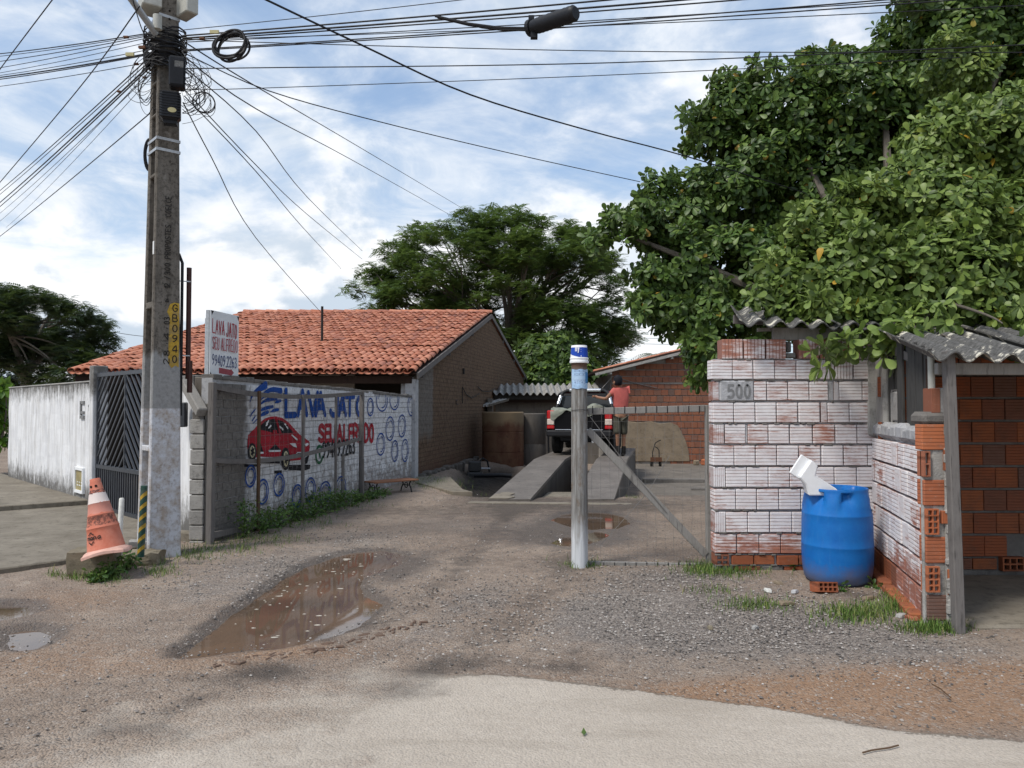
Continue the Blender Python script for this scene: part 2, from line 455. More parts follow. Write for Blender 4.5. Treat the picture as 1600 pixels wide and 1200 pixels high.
def M_gable():
    t = T('grimy_brick_gable', .93, .15); P = t.pos(); q = t.xyz(P)
    cv = t.n('CombineXYZ', {0: q[1], 1: q[2], 2: 0.}).outputs[0]
    br = t.n('TexBrick', {'Vector': cv, 'Scale': 1., 'Mortar Size': .012, 'Brick Width': .22, 'Row Height': .105, 'Color1': (.15, .096, .062), 'Color2': (.175, .116, .076), 'Mortar': (.118, .08, .056)})
    n1 = t.noise(1.3, 8, .68); n2 = t.noise(9, 7, .75)
    c = t.mix(t.mr(n1, .35, .7, 0, .7), br.outputs['Color'], (.165, .118, .08))
    c = t.mix(t.mr(n2, .46, .68, 0, .75), c, (.055, .038, .027))
    c = t.mix(t.mr(t.math('ADD', n1, t.mr(q[2], 1.2, -.2, 0, .25)), .55, .8, 0, .6), c, (.12, .062, .045))
    # the strip of grey render at the street corner
    pl = t.mr(t.math('ADD', q[1], t.math('MULTIPLY', t.math('SUBTRACT', n2, .5), .35)), 18.72, 18.62)
    pl = t.math('MULTIPLY', pl, t.mr(t.math('ADD', q[2], t.math('MULTIPLY', n1, 1.0)), 1.2, 1.5))
    c = t.mix(t.math('MULTIPLY', pl, .85), c, t.mix(t.mr(n2, .4, .65), (.20, .185, .165), (.125, .112, .10)))
    t.base(c)
    h = t.math('ADD', t.math('MULTIPLY', br.outputs['Fac'], -.7), t.math('MULTIPLY', n2, 1.5))
    t.bump(h, 1., .028); MAT['gable'] = t.m

def M_fibre():
    t = T('fibre_cement_sheet', .9, .2); P = t.pos(); n1 = t.noise(4, 7, .7); n2 = t.noise(22, 6, .7)
    c = t.mix(t.mr(n1, .35, .65), (.24, .235, .22), (.40, .385, .36)); c = t.mix(t.mr(n2, .46, .64, 0, .8), c, (.075, .072, .068))
    t.base(c); t.bump(n2, .4, .006); MAT['fibre'] = t.m
    t = T('sooty_fibre_cement', .9, .2); n1 = t.noise(5, 7, .72); n2 = t.noise(30, 6, .7)
    c = t.mix(t.mr(n1, .545, .60, 0, .95), t.mix(t.mr(n2, .35, .65), (.05, .048, .045), (.15, .145, .138)), (.62, .58, .48))
    t.base(c); t.bump(n2, .5, .006); MAT['fibre_dark'] = t.m

def M_leaf(name, cols, trans=.25, rough=.45, spec=.35):
    t = T(name, rough, spec); a = t.attr('tone'); 
    c = t.ramp(a, cols)
    bk = t.n('NewGeometry').outputs['Backfacing']
    c = t.mix(t.math('MULTIPLY', bk, .45), c, (.13, .165, .075))
    t.base(c)
    tr = t.n('BsdfTranslucent', {'Color': t.mix(.5, c, (.16, .26, .03))})
    ms = t.n('MixShader', {0: trans}); t.nt.links.new(t.b.outputs[0], ms.inputs[1]); t.nt.links.new(tr.outputs[0], ms.inputs[2])
    t.nt.links.new(ms.outputs[0], t.out.inputs[0]); MAT[name] = t.m; return t.m

def M_tank():
    t = T('rust_stained_tank', .85, .25); P = t.pos(); z = t.xyz(P)[2]
    n1 = t.noise(1.7, 8, .7, t.map(P, (1.5, 1.5, .8))); n2 = t.noise(9, 7, .7)
    c = t.mix(t.mr(n1, .38, .62), (.10, .042, .026), (.155, .088, .052))
    c = t.mix(t.mr(n2, .55, .72, 0, .7), c, (.055, .035, .026))
    c = t.mix(t.mr(t.math('ADD', z, t.math('MULTIPLY', n1, .5)), 1.25, 1.45, 0, .85), c, (.235, .175, .105))
    c = t.mix(t.mr(n1, .66, .69, 0, .7), c, (.20, .16, .125))
    t.base(c); t.bump(n2, .4, .01); MAT['tank'] = t.m

def M_cone():
    t = T('faded_cone_rubber', .6, .3); z = t.attr('h')
    n1 = t.noise(9, 6, .7); n2 = t.noise(30, 6, .75)
    c = t.mix(t.mr(n1, .35, .7), (.52, .145, .085), (.60, .225, .15))
    zz = t.math('ADD', z, t.math('MULTIPLY', t.math('SUBTRACT', n2, .5), .05))
    def band(a, b): return t.math('MULTIPLY', t.math('GREATER_THAN', zz, a), t.math('LESS_THAN', zz, b))
    c = t.mix(t.math('MULTIPLY', band(.475, .565), .9), c, (.66, .60, .56))
    c = t.mix(t.math('MULTIPLY', band(.38, .475), .5), c, (.55, .28, .235))
    c = t.mix(t.math('MULTIPLY', band(.27, .36), t.mr(n2, .42, .56, 0, .85)), c, (.10, .045, .035))
    c = t.mix(t.math('MULTIPLY', band(.565, .60), t.mr(n2, .4, .5, 0, .9)), c, (.075, .035, .03))
    t.base(c); t.bump(n2, .2, .003); MAT['cone'] = t.m
# ------------------------------------------------------------------ materials
M_bricks(); M_plaster(); M_pole(); M_tile(); M_gable(); M_fibre(); M_tank(); M_cone()
MAT['ground'] = M_ground()
M_concrete('pavement', (.165, .142, .11), (.25, .22, .175), (.075, .065, .048), bump=.5, stain_amt=.75)
M_concrete('mortar', (.27, .26, .245), (.40, .385, .36), (.10, .095, .09), bump=.9)
M_concrete('dark_mortar', (.13, .12, .11), (.21, .195, .18), (.05, .045, .042), bump=.9)
M_concrete('grey_render', (.19, .18, .165), (.27, .255, .235), (.10, .09, .08), vert=True)
M_concrete('shed_render', (.125, .11, .092), (.19, .165, .14), (.06, .05, .042), vert=True)
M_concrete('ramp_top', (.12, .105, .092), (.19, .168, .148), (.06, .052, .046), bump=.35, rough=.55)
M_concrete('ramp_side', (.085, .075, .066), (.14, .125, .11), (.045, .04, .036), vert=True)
M_concrete('tan_render', (.20, .155, .108), (.30, .24, .17), (.10, .075, .055), bump=1.)
M_concrete('stone', (.17, .14, .095), (.27, .235, .17), (.06, .055, .04), bump=.8)
M_concrete('gate_mortar', (.33, .33, .335), (.5, .5, .51), (.12, .115, .11), bump=.8)
M_mural('blue', (.010, .060, .27)); M_mural('red', (.35, .018, .03)); M_mural('black', (.014, .013, .016)); M_mural('white', (.70, .70, .70)); M_mural('cream', (.62, .56, .36)); M_mural('green', (.02, .11, .05))
M_wood('grey_wood', (.20, .19, .175), (.30, .285, .265), (.075, .07, .065))
M_wood('gate_wood', (.115, .105, .098), (.19, .175, .165), (.05, .045, .042))
M_wood('black_board', (.035, .034, .032), (.085, .082, .078), (.015, .014, .013))
M_wood('brown_wood', (.085, .052, .030), (.13, .08, .048), (.04, .024, .014))
M_wood('post_wood', (.30, .30, .295), (.50, .50, .50), (.17, .135, .105), sc=(30, 30, 1.6))
M_wood('bench_wood', (.24, .105, .055), (.33, .16, .09), (.09, .04, .024), sc=(4, 26, 26))
M_wood('dark_timber', (.030, .018, .014), (.052, .030, .022), (.014, .01, .008))
M_wood('bark', (.10, .085, .068), (.17, .15, .125), (.04, .033, .027), sc=(9, 9, 2))
simple('gate_steel', (.034, .038, .046), .45, .25, 20, .5, bump=.1)
simple('galv', (.42, .44, .46), .45, .2, 30, .5, .3)
simple('pipe_white', (.66, .66, .62), .5, .1, 20, dirt=(.25, .22, .18))
simple('black_plastic', (.012, .013, .016), .5, .25, 30, .25)
simple('cable', (.012, .012, .014), .6, .1, 5)
simple('box_grey', (.42, .42, .38), .6, .12, 12, dirt=(.2, .19, .16))
simple('label_white', (.7, .7, .68), .6, .05); simple('label_gold', (.42, .38, .2), .5, .1)
simple('brown_pipe', (.05, .018, .014), .5, .2)
simple('sign_white', (.70, .72, .735), .5, .06, 9, dirt=(.45, .45, .43), dirt_amt=.4)
simple('sign_red', (.36, .028, .045), .6, .2, 30, dirt=(.55, .3, .3)); simple('sign_blue', (.012, .03, .14), .6, .2, 30); simple('sign_arrow', (.30, .05, .065), .6, .12, 20)
simple('ink', (.022, .02, .018), .8, .2); simple('stencil_yellow', (.40, .255, .035), .85, .3, 22, dirt=(.2, .17, .12), dirt_amt=.8)
simple('brass_hatch', (.30, .25, .12), .55, .25, 8, dirt=(.42, .36, .2))
simple('number_grey', (.20, .20, .20), .85, .25, 30)
t = T('scuffed_blue_plastic', .42, .4); P = t.pos(); z_ = t.xyz(P)[2]; n = t.noise(5, 6, .7); sc_ = t.noise(9, 7, .75, t.map(P, (5, 5, .7))); n3_ = t.noise(34, 5, .75)
c = t.mix(t.mr(n, .35, .7), (.002, .115, .42), (.006, .16, .49)); c = t.mix(t.mr(sc_, .56, .70, 0, .4), c, (.06, .24, .48)); c = t.mix(t.mr(n3_, .64, .72, 0, .45), c, (.03, .10, .22))
c = t.mix(t.mr(t.math('ADD', z_, t.math('MULTIPLY', t.math('SUBTRACT', n, .5), .35)), .22, -.02, 0, .75), c, (.17, .145, .12)); t.base(c); t.rough(t.mr(sc_, .4, .65, .34, .62)); t.bump(n3_, .12, .003); MAT['barrel'] = t.m
simple('white_plastic', (.82, .83, .84), .4, .04, 8, .4)
simple('bucket_blue', (.01, .06, .40), .45, .1, 20); simple('poster_blue', (.34, .50, .70), .7, .2, 18, dirt=(.55, .65, .75)); simple('poster_dark', (.06, .20, .42), .7, .2, 18); simple('poster_ink', (.22, .30, .46), .8, .1)
simple('hole', (.012, .008, .006), .9, .1)
simple('cone_skirt', (.60, .36, .29), .7, .15, 14)
simple('striped_green', (.018, .06, .045), .7, .4, 30, dirt=(.16, .15, .13)); simple('striped_yellow', (.42, .27, .03), .7, .3, 30, dirt=(.16, .12, .06))
simple('truck_paint', (.004, .0035, .0045), .35, .2, 3, .16); simple('truck_red', (.10, .008, .012), .25, .1, 3, .5)
simple('truck_plastic', (.016, .016, .018), .55, .2); simple('tyre', (.012, .012, .012), .85, .3, 40, bump=.2)
simple('chrome', (.62, .63, .65), .25, .05, 5, .5, .85); simple('tail_red', (.50, .012, .014), .25, .1, 9, .5); simple('tail_white', (.72, .60, .52), .3, .06)
simple('rim', (.28, .28, .30), .4, .1, 9, .5, .6)
simple('cabin_glass', (.02, .025, .03), .08, .1, 3, .6)
simple('tarp', (.21, .22, .18), .75, .25, 9, bump=.25)
simple('skin', (.30, .155, .095), .6, .1, 30); simple('shirt', (.50, .12, .105), .9, .12, 14, bump=.3); simple('shorts', (.075, .072, .055), .9, .25, 20, bump=.3); simple('hair', (.006, .006, .010), .8, .2, 40, bump=.4); simple('boot', (.012, .011, .011), .7, .2)
simple('rust', (.12, .055, .03), .8, .3, 30); simple('pump', (.05, .05, .05), .5, .3, 20)
simple('mud_clod', (.13, .085, .062), .95, .25, 20, bump=.5); simple('foam', (.46, .42, .36), .8, .15, 30)
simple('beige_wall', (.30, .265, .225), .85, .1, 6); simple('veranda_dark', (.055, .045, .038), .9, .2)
simple('wire', (.20, .19, .18), .6, .2, 10, .4, .3); simple('iron_black', (.02, .018, .017), .6, .2)
t = T('muddy_water', .035, .5); n = t.noise(1.3, 5, .6); t.base(t.mix(t.mr(n, .35, .65), (.095, .066, .046), (.165, .105, .068))); t.bump(t.noise(2.5, 3, .5), .02, .02); MAT['water'] = t.m
t = T('pebble', .9, .25); t.base(t.ramp(t.island(), [(0, (.07, .064, .06)), (.4, (.19, .17, .155)), (.75, (.30, .265, .235)), (.96, (.40, .37, .34)), (1, (.5, .47, .44))])); MAT['pebble'] = t.m
t = T('grass_blade', .7, .2); t.base(t.ramp(t.attr('tone'), [(0, (.045, .085, .016)), (.5, (.085, .155, .028)), (.85, (.15, .21, .05)), (1, (.28, .26, .10))])); MAT['grass'] = t.m
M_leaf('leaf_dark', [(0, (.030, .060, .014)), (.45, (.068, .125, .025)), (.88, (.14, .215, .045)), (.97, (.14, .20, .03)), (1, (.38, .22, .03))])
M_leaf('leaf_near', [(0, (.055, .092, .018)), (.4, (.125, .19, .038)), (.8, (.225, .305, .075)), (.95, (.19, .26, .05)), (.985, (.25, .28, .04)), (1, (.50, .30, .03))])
M_leaf('leaf_fine', [(0, (.034, .064, .018)), (.5, (.075, .13, .032)), (.85, (.14, .22, .042)), (1, (.15, .23, .035))], .3)
M_leaf('leaf_far', [(0, (.014, .028, .014)), (.6, (.028, .050, .022)), (1, (.05, .085, .03))], .2)
M_leaf('leaf_weed', [(0, (.03, .07, .016)), (.5, (.065, .135, .028)), (1, (.14, .23, .05))], .3)
M_leaf('leaf_bright', [(0, (.06, .14, .015)), (1, (.17, .32, .03))], .35)

# ------------------------------------------------------------------ ground
PUD = [(290, 1020), (330, 987), (365, 960), (400, 935), (440, 908), (480, 885), (520, 869), (560, 861), (600, 859), (628, 866), (618, 879), (590, 890), (563, 899), (555, 914), (562, 928), (590, 941), (575, 956), (560, 972), (530, 986), (500, 995), (470, 1003), (440, 1008), (400, 1008), (350, 1015), (310, 1021)]
PUD2 = [(864, 811), (880, 803), (905, 799), (945, 800), (972, 806), (978, 816), (960, 824), (925, 825), (895, 821)]
PUD3 = [(866, 846), (880, 838), (905, 837), (935, 829), (950, 834), (930, 842), (905, 850), (880, 852)]
PUD4 = [(-60, 948), (0, 944), (38, 946), (50, 953), (30, 961), (0, 966), (-60, 972)]
PUD5 = [(20, 985), (50, 980), (72, 988), (68, 1000), (45, 1010), (25, 1005)]
ROAD = [(547, 1047), (600, 1050), (640, 1052), (700, 1057), (760, 1059), (829, 1064), (880, 1070), (925, 1075), (992, 1084), (1094, 1098), (1189, 1109), (1279, 1126), (1420, 1149), (1600, 1165), (1800, 1185)]
def to_w(poly, z=0.): return np.array([gnd(x, y, z)[:2] for x, y in poly])
def sdpoly(X, Y, P):
    d = np.full(X.shape, 1e9); ins = np.zeros(X.shape, bool)
    n = len(P)
    for i in range(n):
        a, b = P[i], P[(i + 1) % n]; e = b - a
        wx, wy = X - a[0], Y - a[1]
        tt = np.clip((wx * e[0] + wy * e[1]) / max(e @ e, 1e-12), 0, 1)
        d = np.minimum(d, (wx - e[0] * tt) ** 2 + (wy - e[1] * tt) ** 2)
        c = ((a[1] <= Y) & (b[1] > Y)) | ((b[1] <= Y) & (a[1] > Y))
        with np.errstate(divide='ignore', invalid='ignore'):
            xi = a[0] + (Y - a[1]) / (b[1] - a[1]) * e[0] if abs(b[1] - a[1]) > 1e-12 else np.full(X.shape, 1e9)
        ins ^= c & (X < xi)
    return np.where(ins, -1, 1) * np.sqrt(d)
def vnoise(X, Y, sc, seed):
    """cheap value noise"""
    r = np.random.default_rng(seed); g = r.random((256, 256))
    x, y = X * sc + 1000, Y * sc + 1000; xi, yi = np.floor(x).astype(int), np.floor(y).astype(int)
    fx, fy = x - xi, y - yi; fx = fx * fx * (3 - 2 * fx); fy = fy * fy * (3 - 2 * fy)
    a, b, c, d = g[xi % 256, yi % 256], g[(xi + 1) % 256, yi % 256], g[xi % 256, (yi + 1) % 256], g[(xi + 1) % 256, (yi + 1) % 256]
    return (a * (1 - fx) + b * fx) * (1 - fy) + (c * (1 - fx) + d * fx) * fy
def fbm(X, Y, sc, seed, o=4):
    s, a, t_ = 0, .5, 0
    for i in range(o): s = s + a * vnoise(X, Y, sc * 2 ** i, seed + i); t_ += a; a *= .55
    return s / t_
def blobs(X, Y, lst):
    m = np.zeros(X.shape)
    for (px, py, rx, ry, w) in lst:
        c = gnd(px, py); sx = rx / F * c.y; sy = (gnd(px, py - ry).y - gnd(px, py + ry).y) / 2
        m = m + w * np.exp(-((X - c.x) / sx) ** 2 - ((Y - c.y) / sy) ** 2)
    return m
PUDS = [(to_w(p), k) for p, k in ((PUD, 1), (PUD2, 1), (PUD3, 1), (PUD4, 1), (PUD5, 1))]
RW = to_w(ROAD)
ROADP = np.vstack([RW, [[40, 2.6], [40, -6], [-40, -6], [-40, 3.0], gnd(0, 1185)[:2], gnd(160, 1150)[:2], gnd(320, 1110)[:2], gnd(480, 1072)[:2]]])
def ground():
    def lin(a, b, s): return np.arange(a, b, s)
    ys = np.concatenate([[-400, -150, -50, -15, -4], lin(0, 2.9, .4), lin(2.9, 8, .03), lin(8, 13, .05), lin(13, 22, .12), lin(22, 34, .6), [36, 40, 46, 55, 70, 100, 160, 260, 420, 700, 1200]])
    xs = np.concatenate([[-1200, -600, -300, -150, -80, -50, -34, -26], lin(-21, -9, .5), lin(-9, -5.2, .09), lin(-5.2, 4.6, .038), lin(4.6, 9, .12), [9.5, 10.5, 12, 15, 20, 28, 40, 70, 150, 300, 600, 1200]])
    X, Y = np.meshgrid(xs, ys)
    Z = -.35 * ss(12.8, 17.5, Y) * ss(.9, 2.2, X - (-5.28 + .18 * Y))
    near = ss(26, 14, Y) * ss(14, 9, np.abs(X))
    Z += near * (.030 * (fbm(X, Y, .8, 5) - .42) + .016 * (fbm(X, Y, 6, 9, 3) - .42)).clip(-.008, .06)
    Z = np.where(near > 0, Z + .004 * near, Z)
    sdroad = sdpoly(X, Y, ROADP)
    # the road wearing course stands a little proud and is smooth
    rm = ss(.04, -.04, sdroad + .10 * (fbm(X, Y, 4, 21) - .5))
    Z = Z * (1 - .8 * rm) + rm * .022
    wet = blobs(X, Y, [(470, 955, 110, 30, .5), (620, 890, 60, 25, .7), (920, 815, 110, 25, .9), (900, 845, 90, 14, .7), (700, 860, 140, 30, .35), (560, 985, 60, 14, .5), (40, 975, 70, 40, .6), (110, 1000, 60, 30, .3), (800, 830, 120, 14, .3)])
    for P, k in PUDS:
        sd = sdpoly(X, Y, P) + .07 * (fbm(X, Y, 5, 31) - .5)
        Z = Z - (.066 * ss(.15, -.09, sd))
        wet = np.maximum(wet, ss(.30, .0, sd) * .95)
    # tyre rut edge by the puddle, low ridges of pushed mud
    for pts, w, h in (([(300, 1040), (400, 1028), (520, 1005), (600, 985), (660, 965)], .10, .018), ([(870, 960), (920, 1010), (960, 1060)], .16, .014), ([(40, 905), (70, 925), (110, 940)], .12, .03)):
        q = np.array([gnd(*p)[:2] for p in pts]); dd = np.full(X.shape, 1e9)
        for a, b in zip(q[:-1], q[1:]):
            e = b - a; tt = np.clip(((X - a[0]) * e[0] + (Y - a[1]) * e[1]) / (e @ e), 0, 1)
            dd = np.minimum(dd, np.hypot(X - a[0] - e[0] * tt, Y - a[1] - e[1] * tt))
        Z += h * np.exp(-(dd / w) ** 2) * (fbm(X, Y, 7, 77) * 1.2)
    gravel = blobs(X, Y, [(1000, 960, 240, 55, .9), (1200, 980, 260, 45, .9), (1060, 900, 130, 20, .7), (420, 885, 120, 28, .75), (330, 930, 110, 26, .5), (560, 845, 90, 20, .6), (640, 1000, 120, 24, .4), (720, 930, 90, 30, .5), (1450, 1020, 150, 30, .4)])
    red = blobs(X, Y, [(1450, 1090, 280, 50, 1.2), (1150, 1088, 180, 22, .9), (1600, 1060, 200, 40, .6), (120, 940, 150, 40, .5), (60, 1040, 190, 60, .5), (330, 1040, 160, 24, .4), (480, 1020, 130, 16, .6), (860, 1060, 120, 14, .35)])
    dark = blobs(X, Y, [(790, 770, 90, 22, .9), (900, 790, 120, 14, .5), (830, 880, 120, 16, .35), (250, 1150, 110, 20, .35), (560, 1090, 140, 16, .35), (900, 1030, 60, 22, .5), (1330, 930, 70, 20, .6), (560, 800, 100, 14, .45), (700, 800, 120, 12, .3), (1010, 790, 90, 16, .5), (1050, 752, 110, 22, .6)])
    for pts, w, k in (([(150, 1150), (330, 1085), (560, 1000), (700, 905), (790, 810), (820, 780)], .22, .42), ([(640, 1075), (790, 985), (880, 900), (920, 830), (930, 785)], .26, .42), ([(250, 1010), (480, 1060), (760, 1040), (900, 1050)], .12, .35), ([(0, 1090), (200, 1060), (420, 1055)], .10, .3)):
        q = np.array([gnd(*p)[:2] for p in pts]); dd = np.full(X.shape, 1e9)
        for a, b in zip(q[:-1], q[1:]):
            e = b - a; tt = np.clip(((X - a[0]) * e[0] + (Y - a[1]) * e[1]) / (e @ e), 0, 1)
            dd = np.minimum(dd, np.hypot(X - a[0] - e[0] * tt, Y - a[1] - e[1] * tt))
        g_ = np.exp(-(dd / w) ** 2); dark = dark + k * g_; gravel = gravel - .5 * g_; Z -= .004 * g_
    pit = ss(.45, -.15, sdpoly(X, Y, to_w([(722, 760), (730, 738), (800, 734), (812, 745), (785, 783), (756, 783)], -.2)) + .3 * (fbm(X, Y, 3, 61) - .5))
    underside_shade = ss(.25, -.1, sdpoly(X, Y, np.array([[.72, 14.9], [1.36, 14.9], [2.6, 21.5], [1.9, 21.5]])))  # truck's shade between the ramps: blackens the ground there and digs it
    pit = np.maximum(pit, underside_shade)
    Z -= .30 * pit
    road = ss(.20, -.20, sdroad)
    fuzzy = ss(.55, -1.1, sdroad)
    lf = ss(.0, -1.0, X)                       # left of centre the edge is buried under drifted dirt
    road = road * (1 - lf) + fuzzy * lf
    nx, ny = len(xs), len(ys)
    idx = np.arange(nx * ny).reshape(ny, nx)
    f = np.stack([idx[:-1, :-1], idx[:-1, 1:], idx[1:, 1:], idx[1:, :-1]], -1).reshape(-1, 4)
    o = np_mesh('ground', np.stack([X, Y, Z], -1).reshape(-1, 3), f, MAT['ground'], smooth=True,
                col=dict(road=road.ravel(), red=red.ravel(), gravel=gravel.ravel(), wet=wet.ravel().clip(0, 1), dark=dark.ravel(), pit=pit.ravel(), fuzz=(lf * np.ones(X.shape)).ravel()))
    return tag(o, 'bare dirt and gravel yard with a worn pale strip of road in front', kind='structure')
ground()
for poly, zz in ((PUD, -.024), (PUD2, -.024), (PUD3, -.024), (PUD4, -.026), (PUD5, -.026)):
    P = to_w(poly); c = P.mean(0)
    pts_ = sorted(map(tuple, P)); hull = []
    for seq in (pts_, pts_[::-1]):
        h_ = []
        for q_ in seq:
            while len(h_) > 1 and (h_[-1][0] - h_[-2][0]) * (q_[1] - h_[-2][1]) - (h_[-1][1] - h_[-2][1]) * (q_[0] - h_[-2][0]) <= 0: h_.pop()
            h_.append(q_)
        hull += h_[:-1]
    P = np.array(hull); Q = c + (P - c) * (1 + .12 / np.linalg.norm(P - c, axis=1))[:, None]
    bm = bmesh.new(); bm.faces.new([bm.verts.new((a, b, zz)) for a, b in Q][::-1]); bmesh.ops.recalc_face_normals(bm, faces=bm.faces)
    bmesh.ops.triangulate(bm, faces=bm.faces)
    for f_ in bm.faces:
        if f_.normal.z < 0: f_.normal_flip()
    me = bpy.data.meshes.new('puddle'); bm.to_mesh(me); bm.free(); me.materials.append(MAT['water'])
    tag(link('puddle', me), kind='structure')

# foam flecks and floating bits on the big puddle
def foam():
    vs, fs = [], []
    P = PUDS[0][0]
    lo, hi = P.min(0), P.max(0); k = 0
    while k < 60:
        p = lo + (hi - lo) * rng.random(2)
        if sdpoly(np.array([p[0]]), np.array([p[1]]), P)[0] > -.06: continue
        k += 1
        L = rng.choice([.007, .012, .02, .034], p=[.45, .3, .17, .08]); n = 8; b = len(vs); ph = rng.random() * 6
        for j in range(n):
            a = 2 * math.pi * j / n; r = L * (.6 + .6 * rng.random())
            vs.append((p[0] + r * 1.5 * math.cos(a), p[1] + r * math.sin(a) * .8, -.0225))
        vs.append((p[0], p[1], -.0185)); fs += [(b + j, b + (j + 1) % n, b + n) for j in range(n)]
    tag(np_mesh('foam', np.array(vs), np.array(fs), MAT['foam']), kind='stuff')
foam()

# loose gravel
def pebbles():
    oc = np.array([(1, 0, 0), (0, 1, 0), (-1, 0, 0), (0, -1, 0), (0, 0, 1), (0, 0, -1)], float)
    of = np.array([(0, 1, 4), (1, 2, 4), (2, 3, 4), (3, 0, 4), (1, 0, 5), (2, 1, 5), (3, 2, 5), (0, 3, 5)])
    spots = []
    for (px, py, rx, ry, n) in [(1000, 960, 260, 60, 3800), (1230, 975, 280, 50, 3600), (1060, 900, 150, 22, 1300), (430, 890, 150, 30, 2000), (330, 930, 130, 30, 1200), (560, 845, 120, 22, 1000), (640, 1000, 150, 40, 700), (720, 920, 160, 50, 1000), (1450, 1030, 200, 40, 900), (800, 1130, 700, 70, 1500), (200, 1000, 250, 60, 1200), (690, 778, 60, 14, 260), (850, 850, 250, 40, 900)]:
        x = px + rng.normal(0, rx * .6, n); y = py + rng.normal(0, ry * .6, n)
        for a, b in zip(x, y):
            if b > 700 and not (a < 250 and b < 890):
                g = gnd(a, b); spots.append((g.x, g.y))
    S = np.array(spots); S = S[(S[:, 1] > 3) & (S[:, 1] < 17)]
    ok = np.ones(len(S), bool)
    for P, k in PUDS: ok &= sdpoly(S[:, 0], S[:, 1], P) > .0
    rd = sdpoly(S[:, 0], S[:, 1], ROADP) < .02
    ok &= ~(rd & (rng.random(len(S)) < .6))
    S = S[ok]; n = len(S)
    sz = .0045 + .008 * rng.random(n) ** 3; sz *= np.where(rd[ok], .7, 1)
    Z = np.array([gz(a, b) for a, b in S]) + .012
    sc = np.stack([sz * (.8 + .6 * rng.random(n)), sz * (.8 + .6 * rng.random(n)), sz * .7], -1)
    a = rng.random(n) * 6.28; ca, sa = np.cos(a), np.sin(a)
    v = oc[None] * sc[:, None] * (1 + .35 * (rng.random((n, 6, 1)) - .5))
    x = v[..., 0] * ca[:, None] - v[..., 1] * sa[:, None]; y = v[..., 0] * sa[:, None] + v[..., 1] * ca[:, None]
    v = np.stack([x + S[:, 0:1], y + S[:, 1:2], v[..., 2] + Z[:, None]], -1)
    f = of[None] + 6 * np.arange(n)[:, None, None]
    tag(np_mesh('gravel', v.reshape(-1, 3), f.reshape(-1, 3), MAT['pebble']), kind='stuff')
pebbles()

# mud clods thrown up along the tyre track in front of the puddle
def clods():
    mb = MB()
    path = [gnd(*p) for p in [(335, 1042), (400, 1033), (450, 1026), (520, 1012), (570, 1000), (620, 986), (665, 970)]]
    for a, b in zip(path[:-1], path[1:]):
        L = (b - a).length; n = int(L / .045); d = (b - a).normalized(); s = V((-d.y, d.x, 0))
        for i in range(n):
            for off in (-.05, .0, .05):
                if random.random() < .45: continue
                p = a + d * (L * (i + random.random() * .5) / n) + s * (off + random.uniform(-.012, .012))
                w = random.uniform(.016, .034)
                mb.M = Matrix.Translation((p.x, p.y, .012)) @ Matrix.Rotation(math.atan2(d.y, d.x) + random.choice((.6, -.6)) + random.uniform(-.2, .2), 4, 'Z') @ Matrix.Rotation(random.uniform(-.3, .3), 4, 'X')
                mb.box((0, 0, 0), (w * 2, w * .8, random.uniform(.012, .024)))
    o = mb.build('tyre_track_mud', MAT['mud_clod'], bevel=.004); tag(o, kind='stuff')
clods()

# ------------------------------------------------------------------ pavement pads on the left
def slab(name, poly, z0, z1, m, kind='structure', parent=None, bevel=.012):
    mb = MB(); n = len(poly)
    vs = [(a, b, z0) for a, b in poly] + [(a, b, z1) for a, b in poly]
    mb.add(vs, [tuple(range(n)), tuple(range(2 * n - 1, n - 1, -1))] + [(i, (i + 1) % n, (i + 1) % n + n, i + n) for i in range(n)])
    o = mb.build(name, MAT[m], parent, bevel=bevel)
    if kind: tag(o, kind=kind)
    return o
slab('pavement', [(-6.60, 12.22), (-7.62, 11.35), (-11.5, 8.0), (-17, 12.8), (-17, 22.9)], -.2, .13, 'pavement')
slab('pavement', [(-3.93, 9.32), (-4.22, 8.28), (-4.57, 7.74), (-4.93, 7.32), (-6.6, 5.3), (-11.45, 7.96), (-7.6, 11.37), (-6.58, 12.24), (-6.3, 12.2)], -.2, .055, 'pavement')
slab('concrete_apron', [(-1.95, 17.3), (-1.35, 17.05), (-.92, 14.6), (-.72, 14.2), (-1.1, 14.25), (-2.0, 16.0), (-2.25, 17.2)], -.4, .035, 'pavement')
slab('pavement', [(.33, 12.95), (.97, 12.95), (1.36, 15.0), (.70, 15.0)], -.5, -.06, 'pavement', bevel=.01)
slab('pavement', [(-.75, 12.75), (1.95, 12.5), (1.97, 12.72), (-.7, 12.98)], -.2, .012, 'pavement', bevel=.006)
slab('yard_slab', [(2.9, 16.5), (5.5, 16.2), (9, 16.6), (9, 25.8), (3.3, 25.8), (3.4, 20.5)], -.6, -.315, 'shed_render')
slab('yard_kerb', [(3.3, 19.4), (8.4, 19.2), (8.4, 19.35), (3.3, 19.55)], -.4, -.22, 'dark_mortar')
slab('yard_kerb', [(4.1, 17.6), (8.4, 17.4), (8.4, 17.5), (4.1, 17.7)], -.4, -.26, 'dark_mortar')

